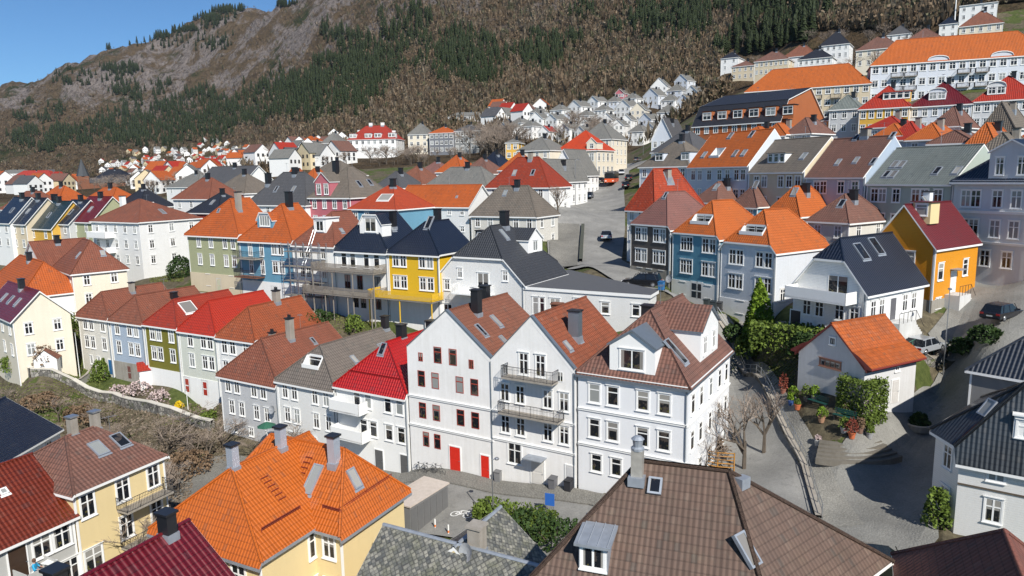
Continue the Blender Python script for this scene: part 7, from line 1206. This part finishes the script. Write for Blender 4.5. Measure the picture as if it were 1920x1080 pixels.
hh = (5+7*rs.rand(n))*np.clip(Hh[:, 1]/800, .75, 1.15); ang = rs.rand(n, K)*6.283; rad = (.12+.3*rs.rand(n, K))*hh[:, None]; zt = hh[:, None]*(.45+.6*rs.rand(n, K)); w_ = hh[:, None]*.065*(.5+rs.rand(n, K)); B_ = Hh[:, None, :]+np.stack([rad*.3*np.cos(ang), rad*.3*np.sin(ang), hh[:, None]*.12*np.ones_like(rad)], -1); T_ = Hh[:, None, :]+np.stack([rad*np.cos(ang), rad*np.sin(ang), zt], -1); S_ = np.stack([-np.sin(ang+rs.rand(n, K)*2)*w_, np.cos(ang)*w_, w_*0], -1); M__ = (B_+T_*2)/3
V = np.stack([B_, M__+S_, T_, M__-S_], 2); Kq = 8; V[:, Kq:] = quads((T_[:, Kq:]*.8+Hh[:, None]*.2+rs.normal(size=(n, K-Kq, 3))*(hh*.12)[:, None, None]).reshape(-1, 3), np.repeat(hh*.125, K-Kq), rs).reshape(n, K-Kq, 4, 3); V = V.reshape(-1, 4, 3); WOODO = leafm('bare_crowns_olive', (.05, .05, .025, 1), (.14, .13, .07, 1)); o = fan('bare_wood', V, None, [WOODM, WOODL, WOODO], np.repeat(np.searchsorted([.62, .85], rs.rand(n)), K)); tag(o, 'leafless brown and grey woods covering the mountainside', 'wood'); o['kind'] = 'stuff'
# ---------------------------------------------------------------- the distant town in the valley
byk = {}
for p, wc, rc in far: byk.setdefault((wc, rc), []).append(p)
def ordn(k): return '%d%s' % (k, 'th' if 10 <= k % 100 <= 20 else {1: 'st', 2: 'nd', 3: 'rd'}.get(k % 10, 'th'))
for (wc, rc), L_ in byk.items():
    for k, p in enumerate(sorted(L_, key=lambda q: q[0]/q[1])):
        w = 8+3*R_.random(); d = 8+2*R_.random(); hh_ = 5+2.5*R_.random(); hr = w*.42; yw_ = math.radians(R_.choice([-35, -20, 10, 55, 70])+R_.uniform(-8, 8)); t = thing('distant_house', 'tiny %s house with %s roof, %s of its kind from the left, far town' % (wc, rc, ordn(k+1)), 'house', tuple(p), yw_, 'houses of the far valley town')
        m = MB(); m.poly([(0, 0, -3), (w, 0, -3), (w, 0, hh_), (w/2, 0, hh_+hr), (0, 0, hh_)]); m.poly([(w, 0, -3), (w, d, -3), (w, d, hh_), (w, 0, hh_)]); m.poly([(0, d, -3), (0, 0, -3), (0, 0, hh_), (0, d, hh_)]); m.poly([(w, d, -3), (0, d, -3), (0, d, hh_), (w/2, d, hh_+hr), (w, d, hh_)])
        for u in (.2, .5, .8):
            for z in (1.2, hh_-2.3): m.poly([(w*u-.6, -.04, z), (w*u+.6, -.04, z), (w*u+.6, -.04, z+1.5), (w*u-.6, -.04, z+1.5)], 1); m.poly([(w+.04, d*u-.6, z), (w+.04, d*u+.6, z), (w+.04, d*u+.6, z+1.5), (w+.04, d*u-.6, z+1.5)], 1)
        m.build('wall', [flat(cols[wc], .8, 0, 'far_wall'), M_DARK], t); m = MB(); m.poly([(-.4, -.4, hh_-.25), (w/2, -.4, hh_+hr+.15), (w/2, d+.4, hh_+hr+.15), (-.4, d+.4, hh_-.25)]); m.poly([(w/2, -.4, hh_+hr+.15), (w+.4, -.4, hh_-.25), (w+.4, d+.4, hh_-.25), (w/2, d+.4, hh_+hr+.15)]); m.build('roof', rfs[rc], t)
# church and the big buildings beside it
p = at(158, 352, 430); zb = gz(p[0], p[1]); q = ray(153, 297); tip = 430*q[2]/q[1]; t = thing('church', 'church with tall dark needle spire on the left of town', 'church', (p[0], p[1], zb), math.radians(30)); Hs = tip-zb; m = MB(); m.box(-3, 3, -3, 3, -2, Hs*.42); m.build('tower', M_BRICK, t); m = MB()
for i in range(8): a, b = i*math.pi/4, (i+1)*math.pi/4; m.poly([(3.6*math.cos(a), 3.6*math.sin(a), Hs*.42), (3.6*math.cos(b), 3.6*math.sin(b), Hs*.42), (0, 0, Hs)])
m.build('spire', flat((.05, .055, .06, 1), .6), t); m = MB(); m.box(3, 22, -5, 5, -2, Hs*.2); m.build('nave_wall', M_BRICK, t); m = MB(); m.poly([(3, -5.5, Hs*.2), (22, -5.5, Hs*.2), (22, 0, Hs*.36), (3, 0, Hs*.36)]); m.poly([(22, 5.5, Hs*.2), (3, 5.5, Hs*.2), (3, 0, Hs*.36), (22, 0, Hs*.36)]); m.build('nave_roof', T['dkgrey'], t)
def late(*a, **k): Q(*a, **k); HS[a[0]].finish()
late('f1', 'school_building', 'large white building with wide navy mansard roof right of the church spire', 'white', 'black', (170, 338), (235, 338), 480, 9, hr=7, dp=16, yaw=-5, ridge='x', cols=9, rows=2, side=3, chim=1, cat='building', ww=1.4, wh=1.8, step=4); late('f2', 'long_building', 'long low white building with red roof at the far left', 'white', tiles((.34, .03, .02, 1), .8, .3), (14, 336), (98, 338), 620, 6, hr=7, dp=18, yaw=-4, ridge='x', cols=10, rows=1, cat='building', ww=1.4, wh=1.8); late('f3', 'long_building', 'long grey roofed hall behind the red roof at the far left', 'white', 'grey', (-10, 326), (50, 327), 760, 6, hr=4, dp=20, yaw=-4, ridge='x', cols=6, rows=1, cat='building')
# ---------------------------------------------------------------- the person at the open balcony door, bottom left
h = HS['gh']; u_, n_ = h.line.u, h.line.n; zf = h.O[2]+5.25; c = h.O+u_*(h.w*.50)-n_*.9
h.balcony('F', h.w*.36, h.w*.66, 5.25, 1.7, 'solid', .9, paint((.44, .44, .42, 1), .6, .15), M_WOOD)
t = thing('chair', 'white garden chair on the grey house balcony', 'chair', (c[0], c[1], zf), h.yaw+.6); m = MB(); m.box(-.25, .25, -.25, .25, .42, .46); m.build('seat', M_WHITE, t); m = MB(); m.box(-.25, .25, .22, .26, .46, .95); m.build('backrest', M_WHITE, t)
for x in (-.22, .22):
    for y in (-.22, .22): m = MB(); m.tube((x, y, 0), (x, y, .42), .02, 5, 0); m.build('leg', M_WHITE, t)
def figure(label, loc, rz, shirt, skin=(.5, .27, .18, 1)):
    """seated figure grown from a skeleton"""
    t = thing('person', label, 'person', loc, rz)
    V = [(0, 0, .55), (0, .02, .80), (0, .03, 1.02), (0, .02, 1.12), (0, 0, 1.24), (0, -.01, 1.33), (.19, .02, 1.0), (.26, -.1, .76), (.16, -.32, .72), (-.19, .02, 1.0), (-.26, -.1, .76), (-.16, -.32, .72), (.10, -.05, .54), (.13, -.45, .52), (.13, -.47, .08), (.13, -.62, .04), (-.10, -.05, .54), (-.13, -.45, .52), (-.13, -.47, .08), (-.13, -.62, .04)]
    E_ = [(0, 1), (1, 2), (2, 3), (3, 4), (4, 5), (2, 6), (6, 7), (7, 8), (2, 9), (9, 10), (10, 11), (0, 12), (12, 13), (13, 14), (14, 15), (0, 16), (16, 17), (17, 18), (18, 19)]; R = [.15, .14, .15, .055, .10, .095, .06, .045, .03, .06, .045, .03, .09, .065, .045, .035, .09, .065, .045, .035]
    me = bpy.data.meshes.new('body'); me.from_pydata(V, E_, []); me.materials.append(flat(skin, .6, 0, 'skin')); me.materials.append(flat(shirt, .8, 0, 'shirt')); o = link('body', me, t); sk = o.modifiers.new('s', 'SKIN'); 
    for i, r in enumerate(R): me.skin_vertices[0].data[i].radius = (r, r*.8 if i < 3 else r)
    me.skin_vertices[0].data[0].use_root = True; ss = o.modifiers.new('u', 'SUBSURF'); ss.levels = ss.render_levels = 2
    bpy.context.view_layer.update(); dg = bpy.context.evaluated_depsgraph_get(); nm = bpy.data.meshes.new_from_object(o.evaluated_get(dg)); nm.materials.clear(); nm.materials.append(flat(skin, .6, 0, 'skin')); o.modifiers.clear(); o.data = nm
    # clothes follow the body: a shell a little outside it
    def shell(nme, cond, mat, off):
        bm = bmesh.new(); bm.from_mesh(nm); bm.normal_update(); fs = [f for f in bm.faces if not cond(f.calc_center_median())]; bmesh.ops.delete(bm, geom=fs, context='FACES')
        for v in bm.verts: v.co += v.normal*off
        m_ = bpy.data.meshes.new(nme); bm.to_mesh(m_); bm.free(); m_.materials.append(mat); link(nme, m_, t)
    shell('shirt', lambda c_: c_.z > .6 and c_.z < 1.1 and c_.y > -.2, flat(shirt, .85, 0, 'shirt'), .012); shell('trousers', lambda c_: c_.z <= .62 and c_.z > .1, flat((.03, .03, .04, 1), .85, 0, 'trousers'), .012)
    m = MB(); m.lathe((0, .02, 1.2), [(.112, 0), (.122, .08), (.11, .16), (.06, .22), (0, .235)], 12, 0); m.build('hair', flat((.10, .05, .03, 1), .8), t)
    for s_ in (-1, 1): m = MB(); m.lathe((s_*.035, -.1, 1.27), [(0, -.012), (.012, 0), (0, .012)], 6, 0); m.build('eye', M_DARK, t)
    m = MB(); m.poly([(0, -.13, 1.23), (.014, -.098, 1.22), (0, -.1, 1.26)]); m.poly([(0, -.13, 1.23), (0, -.1, 1.26), (-.014, -.098, 1.22)]); m.build('nose', flat(skin, .6, 0, 'skin'), t)
    for s_ in (-1, 1):
        for k in range(5): m = MB(); b = (s_*.16-s_*.02*k+.03*s_, -.33, .72); L_ = [.035, .05, .055, .05, .04][k]; m.tube(b, (b[0], b[1]-L_, b[2]-.01), .009, 5, 0); m.tube((b[0], b[1]-L_, b[2]-.01), (b[0], b[1]-L_*1.6, b[2]-.035), .008, 5, 0, .006); m.build('finger', flat(skin, .6, 0, 'skin'), t)
    return t
figure('person in a bright blue shirt sitting on the balcony of the grey house', (c[0], c[1], zf), h.yaw+.6, (.03, .32, .55, 1))
q = c+u_*.9; t = thing('balcony_table', 'small white folding table beside the person in blue', 'table', (q[0], q[1], zf), h.yaw+.2); m = MB(); m.box(-.35, .35, -.35, .35, .7, .73); m.build('tabletop', M_WHITE, t)
for s_ in (-1, 1): m = MB(); m.tube((-.3*s_, -.3, 0), (.3*s_, -.3, .7), .015, 4, 0); m.tube((-.3*s_, .3, 0), (.3*s_, .3, .7), .015, 4, 0); m.build('leg', M_WHITE, t)
# ---------------------------------------------------------------- the air between here and the mountain
_zz = GEM*GVY; m = MB(); m.box(float(GVX.min())-80, float(GVX.max())+80, -60, 4300, float(_zz.min())-1.5, float(_zz.max())+45, 0); hz = NT('air'); hz.t.nodes.remove(hz.b); pv = hz.n('ShaderNodeVolumePrincipled'); pv.inputs['Color'].default_value = (.72, .84, 1.0, 1); pv.inputs['Density'].default_value = 0.000025; pv.inputs['Anisotropy'].default_value = .2
hz.l(pv.outputs[0], [q for q in hz.t.nodes if q.type == 'OUTPUT_MATERIAL'][0].inputs['Volume']); o = m.build('haze', hz.m); o['kind'] = 'stuff'
